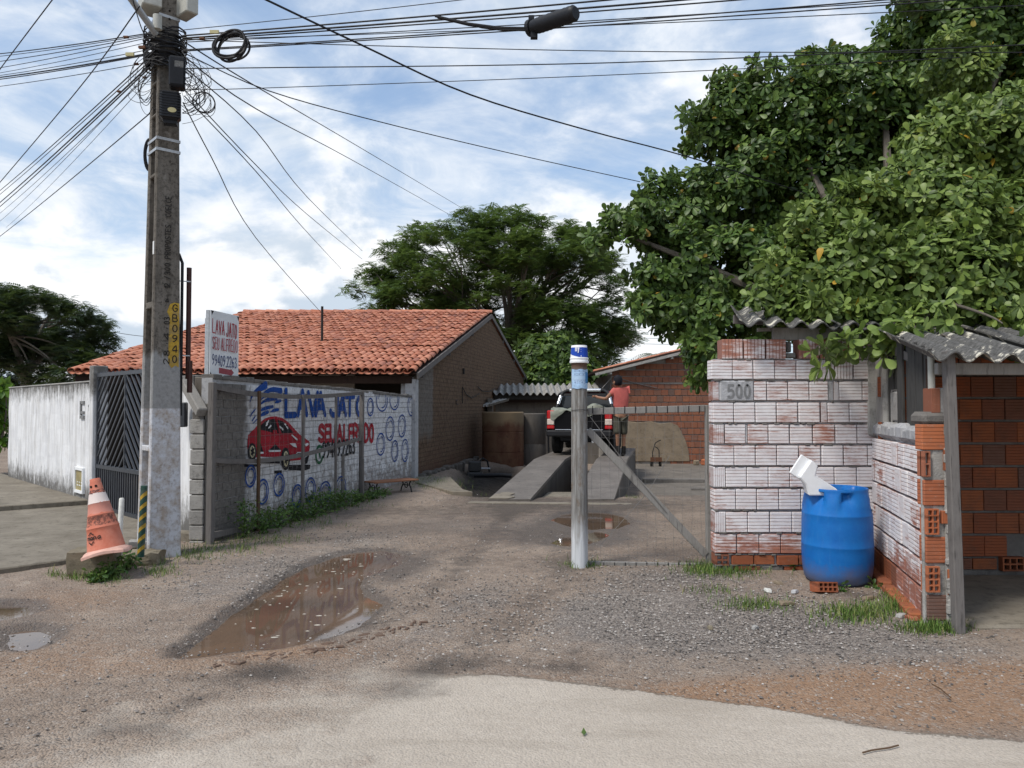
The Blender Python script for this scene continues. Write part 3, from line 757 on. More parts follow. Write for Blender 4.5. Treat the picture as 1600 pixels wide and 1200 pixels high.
# unit meshes for bricks
def unit_mesh(name, m, bev=(.02, .02, .02), jitter=0.):
    bm = bmesh.new(); bmesh.ops.create_cube(bm, size=1)
    bmesh.ops.bevel(bm, geom=bm.edges[:], offset=.03, segments=1, affect='EDGES')
    me = bpy.data.meshes.new(name); bm.to_mesh(me); bm.free(); me.materials.append(MAT[m]); return me
UNIT = {k: unit_mesh(k, k) for k in ('wbrick', 'obrick', 'fbrick', 'mbrick', 'dbrick', 'shade_brick')}
def brick(parent, kind, c, x, y, z, size, name='brick'):
    """one brick: axes x (length), y (into the wall), z (up), size along each"""
    o = bpy.data.objects.new(name, UNIT[kind]); COL.objects.link(o)
    o.parent = parent; o.matrix_parent_inverse = Matrix.Translation(-parent.location)
    o.matrix_basis = frame(c, x * size[0], y * size[1], z * size[2])
    return o
def hollow(name, w, h, d, nx, nz, mats, parent, M, wall=.014):
    """a hollow brick seen from its open end (opening towards -y)"""
    mb = MB(); cw, chh = (w - wall) / nx, (h - wall) / nz
    for i in range(nx + 1): mb.box((-w / 2 + wall / 2 + i * cw, 0, 0), (wall, d, h), M)
    for j in range(nz + 1):
        for i in range(nx):
            mb.box((-w / 2 + wall + i * cw + (cw - wall) / 2, 0, -h / 2 + wall / 2 + j * chh), (cw - wall, d * .985, wall), M)
    mb.cur = 1; mb.box((0, d * .32, 0), (w * .97, d * .3, h * .97), M)
    return mb.build(name, mats, parent)

# flat writing: ribbons of paint in the (s, h) plane of a frame
FONT = {
 'L': [[(0, 1), (0, 0), (.5, 0)]], 'A': [[(0, 0), (.28, 1), (.56, 0)], [(.1, .34), (.46, .34)]], 'V': [[(0, 1), (.28, 0), (.56, 1)]],
 'J': [[(.45, 1), (.45, .22), (.3, 0), (.1, .02), (0, .2)]], 'T': [[(0, 1), (.56, 1)], [(.28, 1), (.28, 0)]],
 'O': [[(.25 + .25 * math.cos(a), .5 + .5 * math.sin(a)) for a in np.linspace(math.pi / 2, math.pi * 2.5, 17)]],
 'S': [[(.5, .85), (.3, 1), (.08, .92), (.03, .72), (.25, .52), (.48, .33), (.45, .1), (.22, 0), (0, .12)]],
 'E': [[(.48, 1), (0, 1), (0, 0), (.5, 0)], [(0, .52), (.4, .52)]], 'U': [[(0, 1), (0, .22), (.15, 0), (.37, 0), (.5, .22), (.5, 1)]],
 'F': [[(.48, 1), (0, 1), (0, 0)], [(0, .52), (.4, .52)]], 'R': [[(0, 0), (0, 1), (.33, 1), (.5, .85), (.48, .62), (.33, .5), (0, .5)], [(.24, .5), (.52, 0)]],
 'D': [[(0, 0), (0, 1), (.25, 1), (.46, .82), (.5, .45), (.42, .14), (.22, 0), (0, 0)]], 'P': [[(0, 0), (0, 1), (.33, 1), (.5, .85), (.48, .62), (.33, .48), (0, .48)]],
 'C': [[(.5, .82), (.32, 1), (.1, .9), (0, .6), (0, .4), (.1, .1), (.32, 0), (.5, .18)]], 'G': [[(.5, .82), (.32, 1), (.1, .9), (0, .6), (0, .4), (.1, .1), (.32, 0), (.5, .18), (.5, .45), (.3, .45)]],
 'B': [[(0, 0), (0, 1), (.32, 1), (.45, .88), (.44, .65), (.32, .53), (0, .53)], [(.32, .53), (.5, .38), (.5, .15), (.35, 0), (0, 0)]],
 '0': [[(.23 + .23 * math.cos(a), .5 + .5 * math.sin(a)) for a in np.linspace(math.pi / 2, math.pi * 2.5, 17)]],
 '1': [[(.08, .8), (.26, 1), (.26, 0)]], '2': [[(0, .8), (.1, .97), (.3, 1), (.46, .85), (.42, .6), (0, 0), (.5, 0)]],
 '3': [[(0, .88), (.2, 1), (.42, .92), (.44, .7), (.2, .53), (.45, .38), (.47, .15), (.25, 0), (0, .1)]], '4': [[(.4, 0), (.4, 1), (0, .3), (.52, .3)]],
 '5': [[(.45, 1), (.05, 1), (.03, .55), (.3, .6), (.48, .42), (.46, .15), (.25, 0), (0, .08)]],
 '6': [[(.42, .95), (.15, .75), (.02, .4), (.05, .12), (.25, 0), (.45, .12), (.48, .35), (.3, .52), (.05, .4)]],
 '8': [[(.25, .53), (.05, .7), (.1, .93), (.25, 1), (.42, .93), (.45, .7), (.25, .53), (.02, .33), (.05, .08), (.25, 0), (.46, .08), (.48, .33), (.25, .53)]],
 '9': [[(.45, .6), (.2, .48), (.02, .65), (.05, .88), (.25, 1), (.45, .88), (.48, .6), (.35, .25), (.08, .05)]],
 '.': [[(.06, 0), (.06, .07)]], '/': [[(0, -.1), (.4, 1.1)]], '>': [[(0, .2), (0, .8), (.42, .5), (0, .2)]],
 'a': [[(.4, .5), (.2, .55), (.02, .3), (.15, 0), (.4, .2)], [(.42, .55), (.42, 0)]], 'n': [[(0, .55), (0, 0)], [(0, .4), (.2, .55), (.38, .45), (.4, 0)]],
 'm': [[(0, .55), (0, 0)], [(0, .4), (.15, .55), (.25, .45), (.26, 0)], [(.26, .4), (.4, .55), (.5, .45), (.52, 0)]], 'y': [[(0, .55), (.2, .05)], [(.42, .55), (.1, -.3)]],
}
def smooth_poly(p, k=4):
    if len(p) < 3: return p
    out = []
    for i in range(len(p) - 1):
        a, b, c, d = p[max(i - 1, 0)], p[i], p[i + 1], p[min(i + 2, len(p) - 1)]
        for j in range(k):
            t = j / k
            out.append(tuple(.5 * (2 * b[q] + (c[q] - a[q]) * t + (2 * a[q] - 5 * b[q] + 4 * c[q] - d[q]) * t * t + (3 * b[q] - a[q] - 3 * c[q] + d[q]) * t ** 3) for q in (0, 1)))
    out.append(p[-1]); return out
class Paint:
    """collects flat painted shapes on a plane given by origin o and axes s, h and normal n"""
    def __init__(s, o, sx, hz, n): s.o, s.sx, s.hz, s.n = V(o), V(sx), V(hz), V(n); s.mb = MB(); s.lift = 0.
    def P(s, p): return s.o + s.sx * p[0] + s.hz * p[1] + s.n * s.lift
    def ribbon(s, pts, w0, w1=None, smooth=True, wm=None):
        """ribbon with round ends; width w0 -> wm -> w1"""
        if smooth: pts = smooth_poly(pts)
        pts = [V((p[0], p[1])) for p in pts]; n = len(pts)
        if w1 is None: w1 = w0
        L, Rr = [], []
        for i, p in enumerate(pts):
            d = pts[min(i + 1, n - 1)] - pts[max(i - 1, 0)]
            if d.length < 1e-9: d = V((1, 0))
            d.normalize(); q = V((-d.y, d.x)); t = i / (n - 1)
            w = (w0 + (w1 - w0) * t) if wm is None else (w0 + (wm - w0) * t * 2 if t < .5 else wm + (w1 - wm) * (t * 2 - 1))
            L.append(p + q * w / 2); Rr.append(p - q * w / 2)
        d0 = (pts[0] - pts[1]).normalized(); d1 = (pts[-1] - pts[-2]).normalized()
        outl = [Rr, L]
        vs = [s.P(p) for p in L] + [s.P(p) for p in Rr]
        fs = [(i, i + 1, n + i + 1, n + i) for i in range(n - 1)]
        k = len(vs)
        for (c, a, b, d) in ((pts[0], Rr[0], L[0], d0), (pts[-1], L[-1], Rr[-1], d1)):
            r = (a - b).length / 2
            q = V((-d.y, d.x)); sg = 1 if (a - c).dot(q) > 0 else -1
            cap = [c + q * sg * r * math.cos(t) + d * r * math.sin(t) for t in np.linspace(0, math.pi, 6)]
            i0 = len(vs); vs += [s.P(p) for p in cap]; fs.append(tuple(range(i0, i0 + 6)))
        s.mb.add(vs, fs); s.lift += .00035
    def poly(s, pts):
        s.mb.add([s.P(p) for p in pts], [tuple(range(len(pts)))]); s.lift += .00035
    def ellipse(s, c, rx, ry, n=20): s.poly([(c[0] + rx * math.cos(a), c[1] + ry * math.sin(a)) for a in np.linspace(0, 2 * math.pi, n, endpoint=False)])
    def text(s, txt, x0, x1, h0, h1, w, slope=0., shear=0., jit=0.):
        adv = []
        for ch in txt: adv.append(.42 if ch == ' ' else .30 if ch in '.' else .34 if ch == '1' else .78)
        tot = sum(adv) - .22; k = (x1 - x0) / tot; x = x0
        for ch, a in zip(txt, adv):
            if ch != ' ':
                dy = random.uniform(-jit, jit) * (h1 - h0)
                for st in FONT[ch]:
                    pts = [(x + p[0] * k + shear * p[1] * (h1 - h0), h0 + dy + slope * (x - x0) + p[1] * (h1 - h0)) for p in st]
                    run = [pts[0]]
                    for i in range(1, len(pts)):
                        run.append(pts[i])
                        if i < len(pts) - 1:
                            u = V((pts[i][0] - pts[i - 1][0], pts[i][1] - pts[i - 1][1])); v2 = V((pts[i + 1][0] - pts[i][0], pts[i + 1][1] - pts[i][1]))
                            if u.length > 0 and v2.length > 0 and u.angle(v2) > R(62): s.ribbon(run, w); run = [pts[i]]
                    s.ribbon(run, w)
            x += a * k
    def build(s, name, mat, parent):
        o = s.mb.build(name, mat, parent)
        me = o.data; s_n = s.n
        bm = bmesh.new(); bm.from_mesh(me)
        for f in bm.faces:
            f.normal_update()
            if f.normal.dot(s_n) < 0: f.normal_flip()
        bm.to_mesh(me); bm.free(); return o
# ------------------------------------------------------------------ painted wall of the car wash
MW0 = V((-3.535, 9.10, 0)); MW1 = V((-2.172, 17.12, 0))
mdir = (MW1 - MW0); MLEN = mdir.length; mdir.normalize(); mnrm = V((mdir.y, -mdir.x, 0))   # faces the yard (+x)
def mur(x, y):
    """pixel -> (distance along the painted wall, height)"""
    r = ray(x, y); o = V((0, 0, EYE)); t_ = (MW0 - o).dot(mnrm) / r.dot(mnrm); p = o + r * t_
    return ((p - MW0).dot(mdir), p.z)
def mural_wall():
    w = thing('painted_wall', 'low whitewashed brick wall painted with LAVA JATO and a red car', 'wall', tuple(MW0))
    top0, top1 = 1.97, 1.84
    mb = MB(); mb.M = frame(MW0, mdir, -mnrm, UZ)
    mb.prism([(0, -.3), (MLEN, -.3), (MLEN, top1 - .03), (0, top0 - .03)], .010, .15)
    mb.build('mortar', MAT['gate_mortar'], w)
    mb = MB(); mb.M = frame(MW0, mdir, -mnrm, UZ)
    n = 42
    xs = [MLEN * i / n for i in range(n + 1)]
    for i in range(n):
        a, b = xs[i], xs[i + 1]; za = top0 + (top1 - top0) * a / MLEN
        h = random.uniform(.01, .035)
        mb.box(((a + b) / 2, .075, za - .03 + h / 2), (b - a - .004, .165 + random.uniform(-.012, .012), h + .03))
    mb.build('coping', MAT['dark_mortar'], w, bevel=.006)
    # courses
    far = MB(); far.M = frame(MW0, mdir, -mnrm, UZ); cnt = 0
    rows = 20
    cells = []
    for r in range(rows):
        z = -.02 + .1 * r; off = (.105 if r % 2 else 0) + random.uniform(-.02, .02); x = -off
        while x < MLEN:
            a, b = max(x, 0), min(x + .205 + random.uniform(-.012, .012), MLEN); x = b + .008 if b > a else x + .21
            if b - a < .04: continue
            ztop = top0 + (top1 - top0) * b / MLEN
            if z + .1 > ztop: continue
            cells.append((a, b, z))
    cells.sort(key=lambda c: c[0])
    for (a, b, z) in cells:
        jy = random.uniform(-.005, .003); h = .092 + random.uniform(-.004, .003)
        if cnt < 300:
            c = MW0 + mdir * ((a + b) / 2) - mnrm * (.02 + jy) + UZ * (z + .05)
            o = brick(w, 'mbrick', c, mdir, -mnrm, UZ + mdir * random.uniform(-.02, .02), (b - a, .05, h)); cnt += 1
        else:
            far.box(((a + b) / 2, .02 + jy, z + .05), (b - a, .05, h))
    tag(far.build('brickwork', MAT['mbrick'], w, bevel=.003), kind='stuff')
    # end pier by the house and the narrow buttress
    mb = MB(); mb.M = frame(MW0, mdir, -mnrm, UZ)
    mb.box((MLEN - .1, .03, .95), (.24, .24, 2.5)); mb.build('pier', MAT['grey_render'] if False else MAT['gate_mortar'], w, bevel=.01)
    mb = MB(); mb.M = frame(MW0, mdir, -mnrm, UZ)
    mb.box((mur(520, 700)[0] + .4, -.004, .35), (.10, .05, .9)); mb.build('buttress', MAT['dark_mortar'], w, bevel=.008)
    off = MW0 + mnrm * .0125
    # swoosh of water and LAVA JATO in blue
    p = Paint(off, mdir, UZ, mnrm)
    def c8(x, y): return mur(380 + x / 8, 590 + y / 8)
    sw = [([(75, 305), (110, 210), (180, 150), (270, 95)], .02, .10, .19), ([(190, 250), (260, 190), (350, 150), (465, 165)], .02, .10, .14), ([(190, 292), (250, 245), (320, 222)], .02, .04, .03),
          ([(190, 345), (270, 285), (350, 266), (405, 262)], .02, .10, .09), ([(380, 318), (420, 298), (460, 288)], .01, .09, .06), ([(75, 490), (100, 445), (140, 395)], .02, .04, .03),
          ([(186, 425), (260, 385), (360, 362)], .02, .09, .07), ([(325, 432), (375, 410), (430, 400)], .01, .09, .06), ([(186, 485), (250, 448), (300, 430)], .03, .10, .08), ([(100, 540), (140, 480)], .03, .03, .03), ([(110, 572), (180, 500)], .02, .04, .03)]
    for pts, a, m_, b in sw: p.ribbon([c8(*q) for q in pts], a * .7, b * .6, wm=m_ * .6)
    s0, z0 = mur(446, 652); s1, _ = mur(567, 640)
    letters = [('L', 443, 460, 604, 652), ('A', 462, 475, 605, 651), ('V', 478, 496, 608, 651), ('A', 490, 508, 609, 651), ('J', 513, 524, 613, 651), ('A', 526, 538, 613, 651), ('T', 536, 553, 614, 651), ('O', 554, 563, 616, 651)]
    for ch, xa, xb, ya, yb in letters:
        sa, za = mur(xa + 2.0, yb); sb, zb = mur(xb - 1.6, yb); _, zt = mur((xa + xb) / 2, ya)
        wd = max(.3, sb - sa)
        k0, k1 = {'O': (0, .5), 'L': (0, .5), 'J': (0, .45)}.get(ch, (0, .56))
        for st in FONT[ch]:
            q = [(sa + (a - k0) / (k1 - k0) * wd, za + .03 + b * (zt - za - .09)) for a, b in st]
            for i in range(len(q) - 1) if ch not in 'OJ' else [None]:
                if i is None: p.ribbon(q, .095)
                else: p.ribbon(q[i:i + 2], .095, smooth=False)
    p.build('lava_jato_lettering', MAT['mural_blue'], w)
    # SEU ALFREDO
    p = Paint(off, mdir, UZ, mnrm)
    for ch, xa, xb in (('S', 496, 505), ('E', 506, 514), ('U', 514, 523), ('A', 524, 534), ('L', 535, 542), ('F', 543, 550), ('R', 550, 558), ('E', 559, 566), ('D', 567, 574), ('O', 575, 582.5)):
        sa, za = mur(xa + 1.3, 694); sb, _ = mur(xb - 1.0, 694); _, zt = mur((xa + xb) / 2, 659)
        wd = max(.2, sb - sa)
        for st in FONT[ch]:
            q = [(sa + a / .53 * wd, za + .05 + b * (zt - za - .11)) for a, b in st]
            if ch in 'SOU': p.ribbon(q, .075)
            else:
                run = [q[0]]
                for i in range(1, len(q)):
                    run.append(q[i])
                    if i < len(q) - 1 and ch in 'AELF': p.ribbon(run, .068, smooth=False); run = [q[i]]
                p.ribbon(run, .068)
    p.build('seu_alfredo_lettering', MAT['mural_red'], w)
    p = Paint(off, mdir, UZ, mnrm)
    sa, za = mur(503.5, 716); sb, _ = mur(553, 712); _, zt = mur(520, 703)
    p.text('99409.2263', sa, sb, za + .0, za + .25, .042, jit=.03)
    p.build('phone_number', MAT['mural_black'], w)
    p = Paint(off, mdir, UZ, mnrm); c = mur(498, 710); p.ribbon([(c[0] + .13 * math.cos(a), c[1] + .13 * math.sin(a)) for a in np.linspace(.6, 5.9, 12)], .05); p.ribbon([(c[0] - .02, c[1] + .05), (c[0] + .03, c[1] - .04)], .05, smooth=False)
    p.build('phone_symbol', MAT['mural_green'], w)
    # soap bubbles
    p = Paint(off, mdir, UZ, mnrm)
    bub = [(560 + x / 6.67, 600 + y / 6.67, rx / 6.67, ry / 6.67) for x, y, rx, ry in ((120, 240, 32, 90), (240, 165, 58, 118), (370, 160, 48, 108), (545, 225, 36, 105), (323, 465, 43, 122), (447, 437, 38, 115), (225, 628, 42, 112), (372, 697, 33, 108), (478, 692, 34, 115))]
    bub += [(280 + x / 3.158, 470 + y / 3.158, rx / 3.158, ry / 3.158) for x, y, rx, ry in ((345, 865, 25, 52), (405, 942, 27, 60), (485, 907, 26, 54), (575, 962, 24, 54), (640, 932, 24, 58), (712, 945, 27, 52), (790, 922, 25, 54))]
    for cx, cy, rx, ry in bub:
        a0, h = mur(cx - rx, cy)[0], mur(cx, cy)[1]; a1 = mur(cx + rx, cy)[0]; rv = (mur(cx, cy - ry)[1] - mur(cx, cy + ry)[1]) / 2
        c = ((a0 + a1) / 2, h); rs = (a1 - a0) / 2
        top = top0 + (top1 - top0) * c[0] / MLEN - .05
        for k, wd, a_, b_ in ((1., .027, .3, 6.5), (.70, .022, -1.6, 1.5), (.66, .016, 1.9, 3.0)):
            run = []
            for a in np.linspace(a_, b_, 30):
                q = (c[0] + rs * k * math.cos(a), c[1] + rv * k * math.sin(a))
                if q[1] < top and q[0] < MLEN - .01: run.append(q)
                else:
                    if len(run) > 3: p.ribbon(run, wd, smooth=False)
                    run = []
            if len(run) > 3: p.ribbon(run, wd, smooth=False)
    p.build('painted_bubbles', MAT['mural_blue'], w)
    # the painted red car
    L0 = off
    red = Paint(L0, mdir, UZ, mnrm)
    red.poly([c8(*q) for q in [(50, 720), (90, 675), (130, 640), (185, 570), (260, 512), (330, 487), (400, 483), (480, 505), (560, 560), (620, 630), (700, 715), (760, 755), (820, 800), (823, 880), (800, 960), (740, 1005), (700, 1030), (560, 1042), (450, 1000), (190, 985), (140, 1000), (60, 960), (42, 880)]])
    red.build('painted_car_body', MAT['mural_red'], w)
    bl = Paint(L0 + mnrm * .0012, mdir, UZ, mnrm)
    for q in ([(190, 652), (212, 590), (270, 540), (350, 517), (385, 520), (412, 605), (438, 698), (360, 690), (270, 665)], [(415, 524), (480, 545), (540, 592), (618, 690), (462, 698)],
              [(310, 905), (390, 830), (460, 905)], [(190, 925), (185, 830), (210, 830), (240, 930)], [(640, 968), (660, 935), (715, 935), (718, 995)],
              [(0, 1082), (210, 1082), (200, 1112), (0, 1116)], [(370, 1162), (470, 1158), (470, 1195), (380, 1198)], [(555, 1090), (830, 1088), (820, 1140), (740, 1165), (555, 1152)], [(190, 1040), (450, 1045), (450, 1075), (200, 1070)], [(760, 1005), (815, 960), (790, 1070), (760, 1085)]):
        bl.poly([c8(*a) for a in q])
    for cx, cy, rx, ry in ((97, 930, 56, 112), (515, 1015, 56, 142)):
        bl.poly([c8(cx + rx * math.cos(a), cy + ry * math.sin(a)) for a in np.linspace(0, 2 * math.pi, 24, endpoint=False)])
    bl.build('painted_car_black', MAT['mural_black'], w)
    wh = Paint(L0 + mnrm * .006, mdir, UZ, mnrm)
    for q in ([(565, 822), (640, 820), (656, 876), (610, 860)], [(752, 830), (800, 815), (805, 840), (770, 862)], [(300, 905), (455, 905), (450, 926), (305, 929)], [(190, 925), (240, 930), (240, 950), (195, 952)], [(635, 968), (660, 930), (712, 930), (712, 940), (665, 942), (645, 972)]):
        wh.poly([c8(*a) for a in q])
    for a, b in (((275, 570), (300, 543)), ((268, 600), (285, 580)), ((300, 630), (328, 603)), ((440, 610), (450, 625)), ((460, 625), (478, 650)), ((500, 580), (515, 590)), ((522, 612), (540, 632)), ((590, 718), (655, 775))):
        wh.ribbon([c8(*a), c8(*b)], .02, .03, smooth=False)
    wh.build('painted_car_highlights', MAT['mural_white'], w)
    cr = Paint(L0 + mnrm * .0075, mdir, UZ, mnrm)
    for cx, cy, rx, ry in ((97, 925, 32, 76), (518, 1015, 32, 98)):
        cr.poly([c8(cx + rx * math.cos(a), cy + ry * math.sin(a)) for a in np.linspace(0, 2 * math.pi, 24, endpoint=False)])
    cr.build('painted_wheel_hubs', MAT['mural_cream'], w)
    sp = Paint(L0 + mnrm * .0095, mdir, UZ, mnrm)
    for cx, cy, rx, ry in ((97, 925, 20, 50), (518, 1015, 20, 66)):
        for k in range(6):
            a = k * math.pi / 3 + .3; sp.ribbon([c8(cx + rx * .25 * math.cos(a), cy + ry * .25 * math.sin(a)), c8(cx + rx * math.cos(a), cy + ry * math.sin(a))], .03, smooth=False)
    sp.build('painted_wheel_spokes', MAT['mural_black'], w)
    mi = Paint(L0 + mnrm * .0085, mdir, UZ, mnrm); mi.poly([c8(*a) for a in [(355, 655), (405, 655), (405, 702), (355, 700)]]); mi.ribbon([c8(400, 520), c8(425, 610), c8(455, 700)], .03); mi.build('painted_mirror', MAT['mural_red'], w)
mural_wall()

# ------------------------------------------------------------------ the tiled house
def gable_x(y): return -5.28 + .18 * y
def house():
    h = thing('tiled_house', 'low house with an orange clay tile roof and a grimy brick gable', 'house', (-5, 20, 0))
    E0, E1 = V((-9.66, 16.8, 2.33)), V((-2.09, 16.8, 2.33))
    R0, R1 = V((-8.84, 25.3, 4.65)), V((-.70, 25.3, 4.65))
    B0, B1 = V((-8.1, 32.6, 2.78)), V((.62, 32.6, 2.78))
    # gable wall
    mb = MB()
    y0, ym, y1 = 17.22, 25.3, 32.0; th = .22
    def gp(y, z, k): return V((gable_x(y) - k * th, y, z))
    prof = [(y0, -.5), (y1, -.5), (y1, 2.72), (ym, 4.50), (y0, 2.30)]
    vs = [gp(y, z, 0) for y, z in prof] + [gp(y, z, 1) for y, z in prof]; n = 5
    mb.add(vs, [tuple(range(n)), tuple(range(2 * n - 1, n - 1, -1))] + [(i, (i + 1) % n, (i + 1) % n + n, i + n) for i in range(n)])
    mb.build('gable_wall', MAT['gable'], h)
    # footing at the base of the gable
    mb = MB()
    for i in range(14):
        y = 17.6 + i * .42; mb.box((gable_x(y) + .05, y, -.10), (.2 + random.uniform(-.04, .05), .43, .36 + random.uniform(-.06, .05)))
    mb.build('footing', MAT['ramp_side'], h, bevel=.03)
    # veranda: back wall, lit side panel, end post, floor
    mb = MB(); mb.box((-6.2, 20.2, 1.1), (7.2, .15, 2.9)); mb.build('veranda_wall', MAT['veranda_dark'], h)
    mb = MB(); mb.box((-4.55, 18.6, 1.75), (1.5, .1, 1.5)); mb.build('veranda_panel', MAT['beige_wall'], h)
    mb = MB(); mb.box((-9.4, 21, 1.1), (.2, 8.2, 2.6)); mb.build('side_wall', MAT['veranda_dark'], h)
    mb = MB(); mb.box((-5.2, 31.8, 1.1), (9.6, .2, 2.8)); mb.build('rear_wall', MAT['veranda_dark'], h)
    mb = MB(); mb.box((-2.34, 17.16, 1.95), (.26, .12, .62)); mb.box((-2.36, 17.13, 2.28), (.10, .08, .12)); mb.build('corner_post', MAT['gate_mortar'], h, bevel=.008)
    # eave beam, ceiling boards
    mb = MB(); mb.beam((-9.6, 16.95, 2.19), (-2.2, 16.95, 2.19), .12, .17); mb.build('eave_beam', MAT['dark_timber'], h, bevel=.006)
    mb = MB(); 
    for x in np.linspace(-9.3, -2.5, 12): mb.beam((x, 16.9, 2.275), (x + 1.0, 24.6, 4.45), .06, .07)
    mb.build('rafters', MAT['dark_timber'], h)
    # roof deck (front and back slopes)
    def q(a, b, c, d, th=.035):
        m = MB(); nrm = (b - a).cross(d - a).normalized() * -th
        vs = [a, b, c, d, a + nrm, b + nrm, c + nrm, d + nrm]
        m.add(vs, [(0, 1, 2, 3), (7, 6, 5, 4), (0, 4, 5, 1), (1, 5, 6, 2), (2, 6, 7, 3), (3, 7, 4, 0)]); return m
    q(E0, E1, R1, R0).build('roof_deck', MAT['dark_timber'], h)
    q(R0, R1, B1, B0).build('rear_roof', MAT['tile'], h)
    # tiles
    NC, NR = 46, 23
    def tile_arrays(rows, cols, r=.118, L=.50, lift=.055):
        segs = 6
        V_, F_ = [], []
        return segs
    def bil(u, v): return (E0 * (1 - u) + E1 * u) * (1 - v) + (R0 * (1 - u) + R1 * u) * v
    sl = (R0 - E0); L = sl.length / NR * 1.22
    seg = 7; prof = [(math.cos(a), math.sin(a)) for a in np.linspace(math.pi * .02, math.pi * .98, seg)]
    me = bpy.data.meshes.new('roof_tile')
    vs, fs = [], []
    for e, rr in ((0, 1.0), (1, .80)):
        for k, (c, s_) in enumerate(prof): vs.append((c * rr, e, s_ * rr))
        for k, (c, s_) in enumerate(prof): vs.append((c * rr * .86, e, s_ * rr * .86 - .02))
    m = seg
    for k in range(m - 1):
        fs.append((k, k + 1, 2 * m + k + 1, 2 * m + k)); fs.append((m + k + 1, m + k, 3 * m + k, 3 * m + k + 1)); fs.append((k + 1, k, m + k, m + k + 1))
    me.from_pydata(vs, [], fs); me.materials.append(MAT['tile'])
    me.polygons.foreach_set('use_smooth', [True] * len(me.polygons)); me.set_sharp_from_angle(angle=R(50)); me.update()
    # inverted channel tiles lie between the caps
    base_v, base_f = np.array(vs), fs
    far_v, far_f = [], []
    cnt = 0
    nrm = (E1 - E0).cross(R0 - E0).normalized()
    for r in range(NR):
        for c in range(NC):
            for chan in (0, 1):
                u = (c + (.5 if not chan else 1.0)) / NC
                if u > 1 - .2 / NC: continue
                v = r / NR - (.012 if not chan else .02) + random.uniform(-.004, .004)
                o = bil(u, v); d = (bil(u, min(1, v + 1. / NR)) - bil(u, v)).normalized(); x = (E1 - E0).normalized()
                wob = random.uniform(-.055, .055); x2 = (x + d * wob).normalized()
                rr = .095 + random.uniform(-.005, .005)
                tilt = nrm * random.uniform(.0, .026)
                ll = L * random.uniform(.97, 1.03)
                if not chan: Mx = frame(o + nrm * .052 + tilt, x2 * rr, (d + nrm * -.03) * ll, nrm * .080)
                else: Mx = frame(o + nrm * .075, x2 * rr, (d + nrm * -.03) * ll, nrm * -.062)
                if cnt < 300 and r < 9 and not chan:
                    t_ = bpy.data.objects.new('roof_tile', me); COL.objects.link(t_); t_.parent = h; t_.matrix_parent_inverse = Matrix.Translation(-h.location); t_.matrix_basis = Mx; cnt += 1
                else:
                    A = np.array(Mx); w_ = base_v @ A[:3, :3].T + A[:3, 3]; k = len(far_v) * len(base_v)
                    far_v.append(w_); far_f += [[i + k for i in f] for f in base_f]
    o = np_mesh('roof_tiles', np.concatenate(far_v), np.array(far_f), MAT['tile'], h, smooth=False); tag(o, kind='stuff')
    # ridge caps
    n = 22
    ridge = MB()
    for i in range(n):
        a = R0.lerp(R1, i / n); b = R0.lerp(R1, (i + 1.12) / n); d = (b - a)
        fr = frame(a + UZ * .035, UY * .13, d, UZ * .12)
        ridge.add([fr @ V(v) for v in vs], fs)
    tag(ridge.build('ridge_tiles', MAT['tile'], h), kind='stuff')
    # verge boards and purlin ends on the gable
    mb = MB(); up = V((.0, 0, 1))
    for a, b in ((E1 + V((.03, -.05, -.07)), R1 + V((.03, 0, -.07))), (R1 + V((.03, 0, -.07)), B1 + V((.03, 0, -.07)))): mb.beam(a, b, .035, .13)
    mb.build('verge_board', MAT['gate_wood'], h)
    mb = MB()
    for f_ in (.06, .35, .68, .96): 
        p = E1.lerp(R1, f_); mb.beam(p + V((-.75, 0, -.17)), p + V((.02, 0, -.17)), .08, .12)
    for f_ in (.3, .6, .92):
        p = R1.lerp(B1, f_); mb.beam(p + V((-.6, 0, -.17)), p + V((.02, 0, -.17)), .08, .12)
    mb.build('purlin_ends', MAT['gate_wood'], h)
    # loose wires and a meter mark on the gable
    def gw(x, y):
        r = ray(x, y); t_ = -5.28 / (r.x - .18 * r.y); p = V((0, 0, EYE)) + r * t_; return p + V((.03, 0, 0))
    for pts in ([(721, 630), (721, 605), (726, 615), (735, 622), (748, 615)], [(745, 604), (752, 611), (762, 612), (772, 607)], [(713, 625), (711, 626), (711, 631), (714, 632)]):
        mb = MB(); mb.tube([gw(*p) for p in pts], .012, 5); mb.build('wall_wire', MAT['cable'], h)
    mb = MB(); p = gw(723, 580); mb.box(p, (.05, .09, .16)); mb.build('wall_hook', MAT['iron_black'], h)
    # roof pipe
    p = at(503, 540, 19.9); mb = MB(); mb.tube([p - UZ * .05, p + UZ * 1.02], .032, 10); mb.tube([p - UZ * .03, p + UZ * .07], [.085, .06], 10); mb.build('roof_pipe', MAT['iron_black'], h, smooth=True)
house()

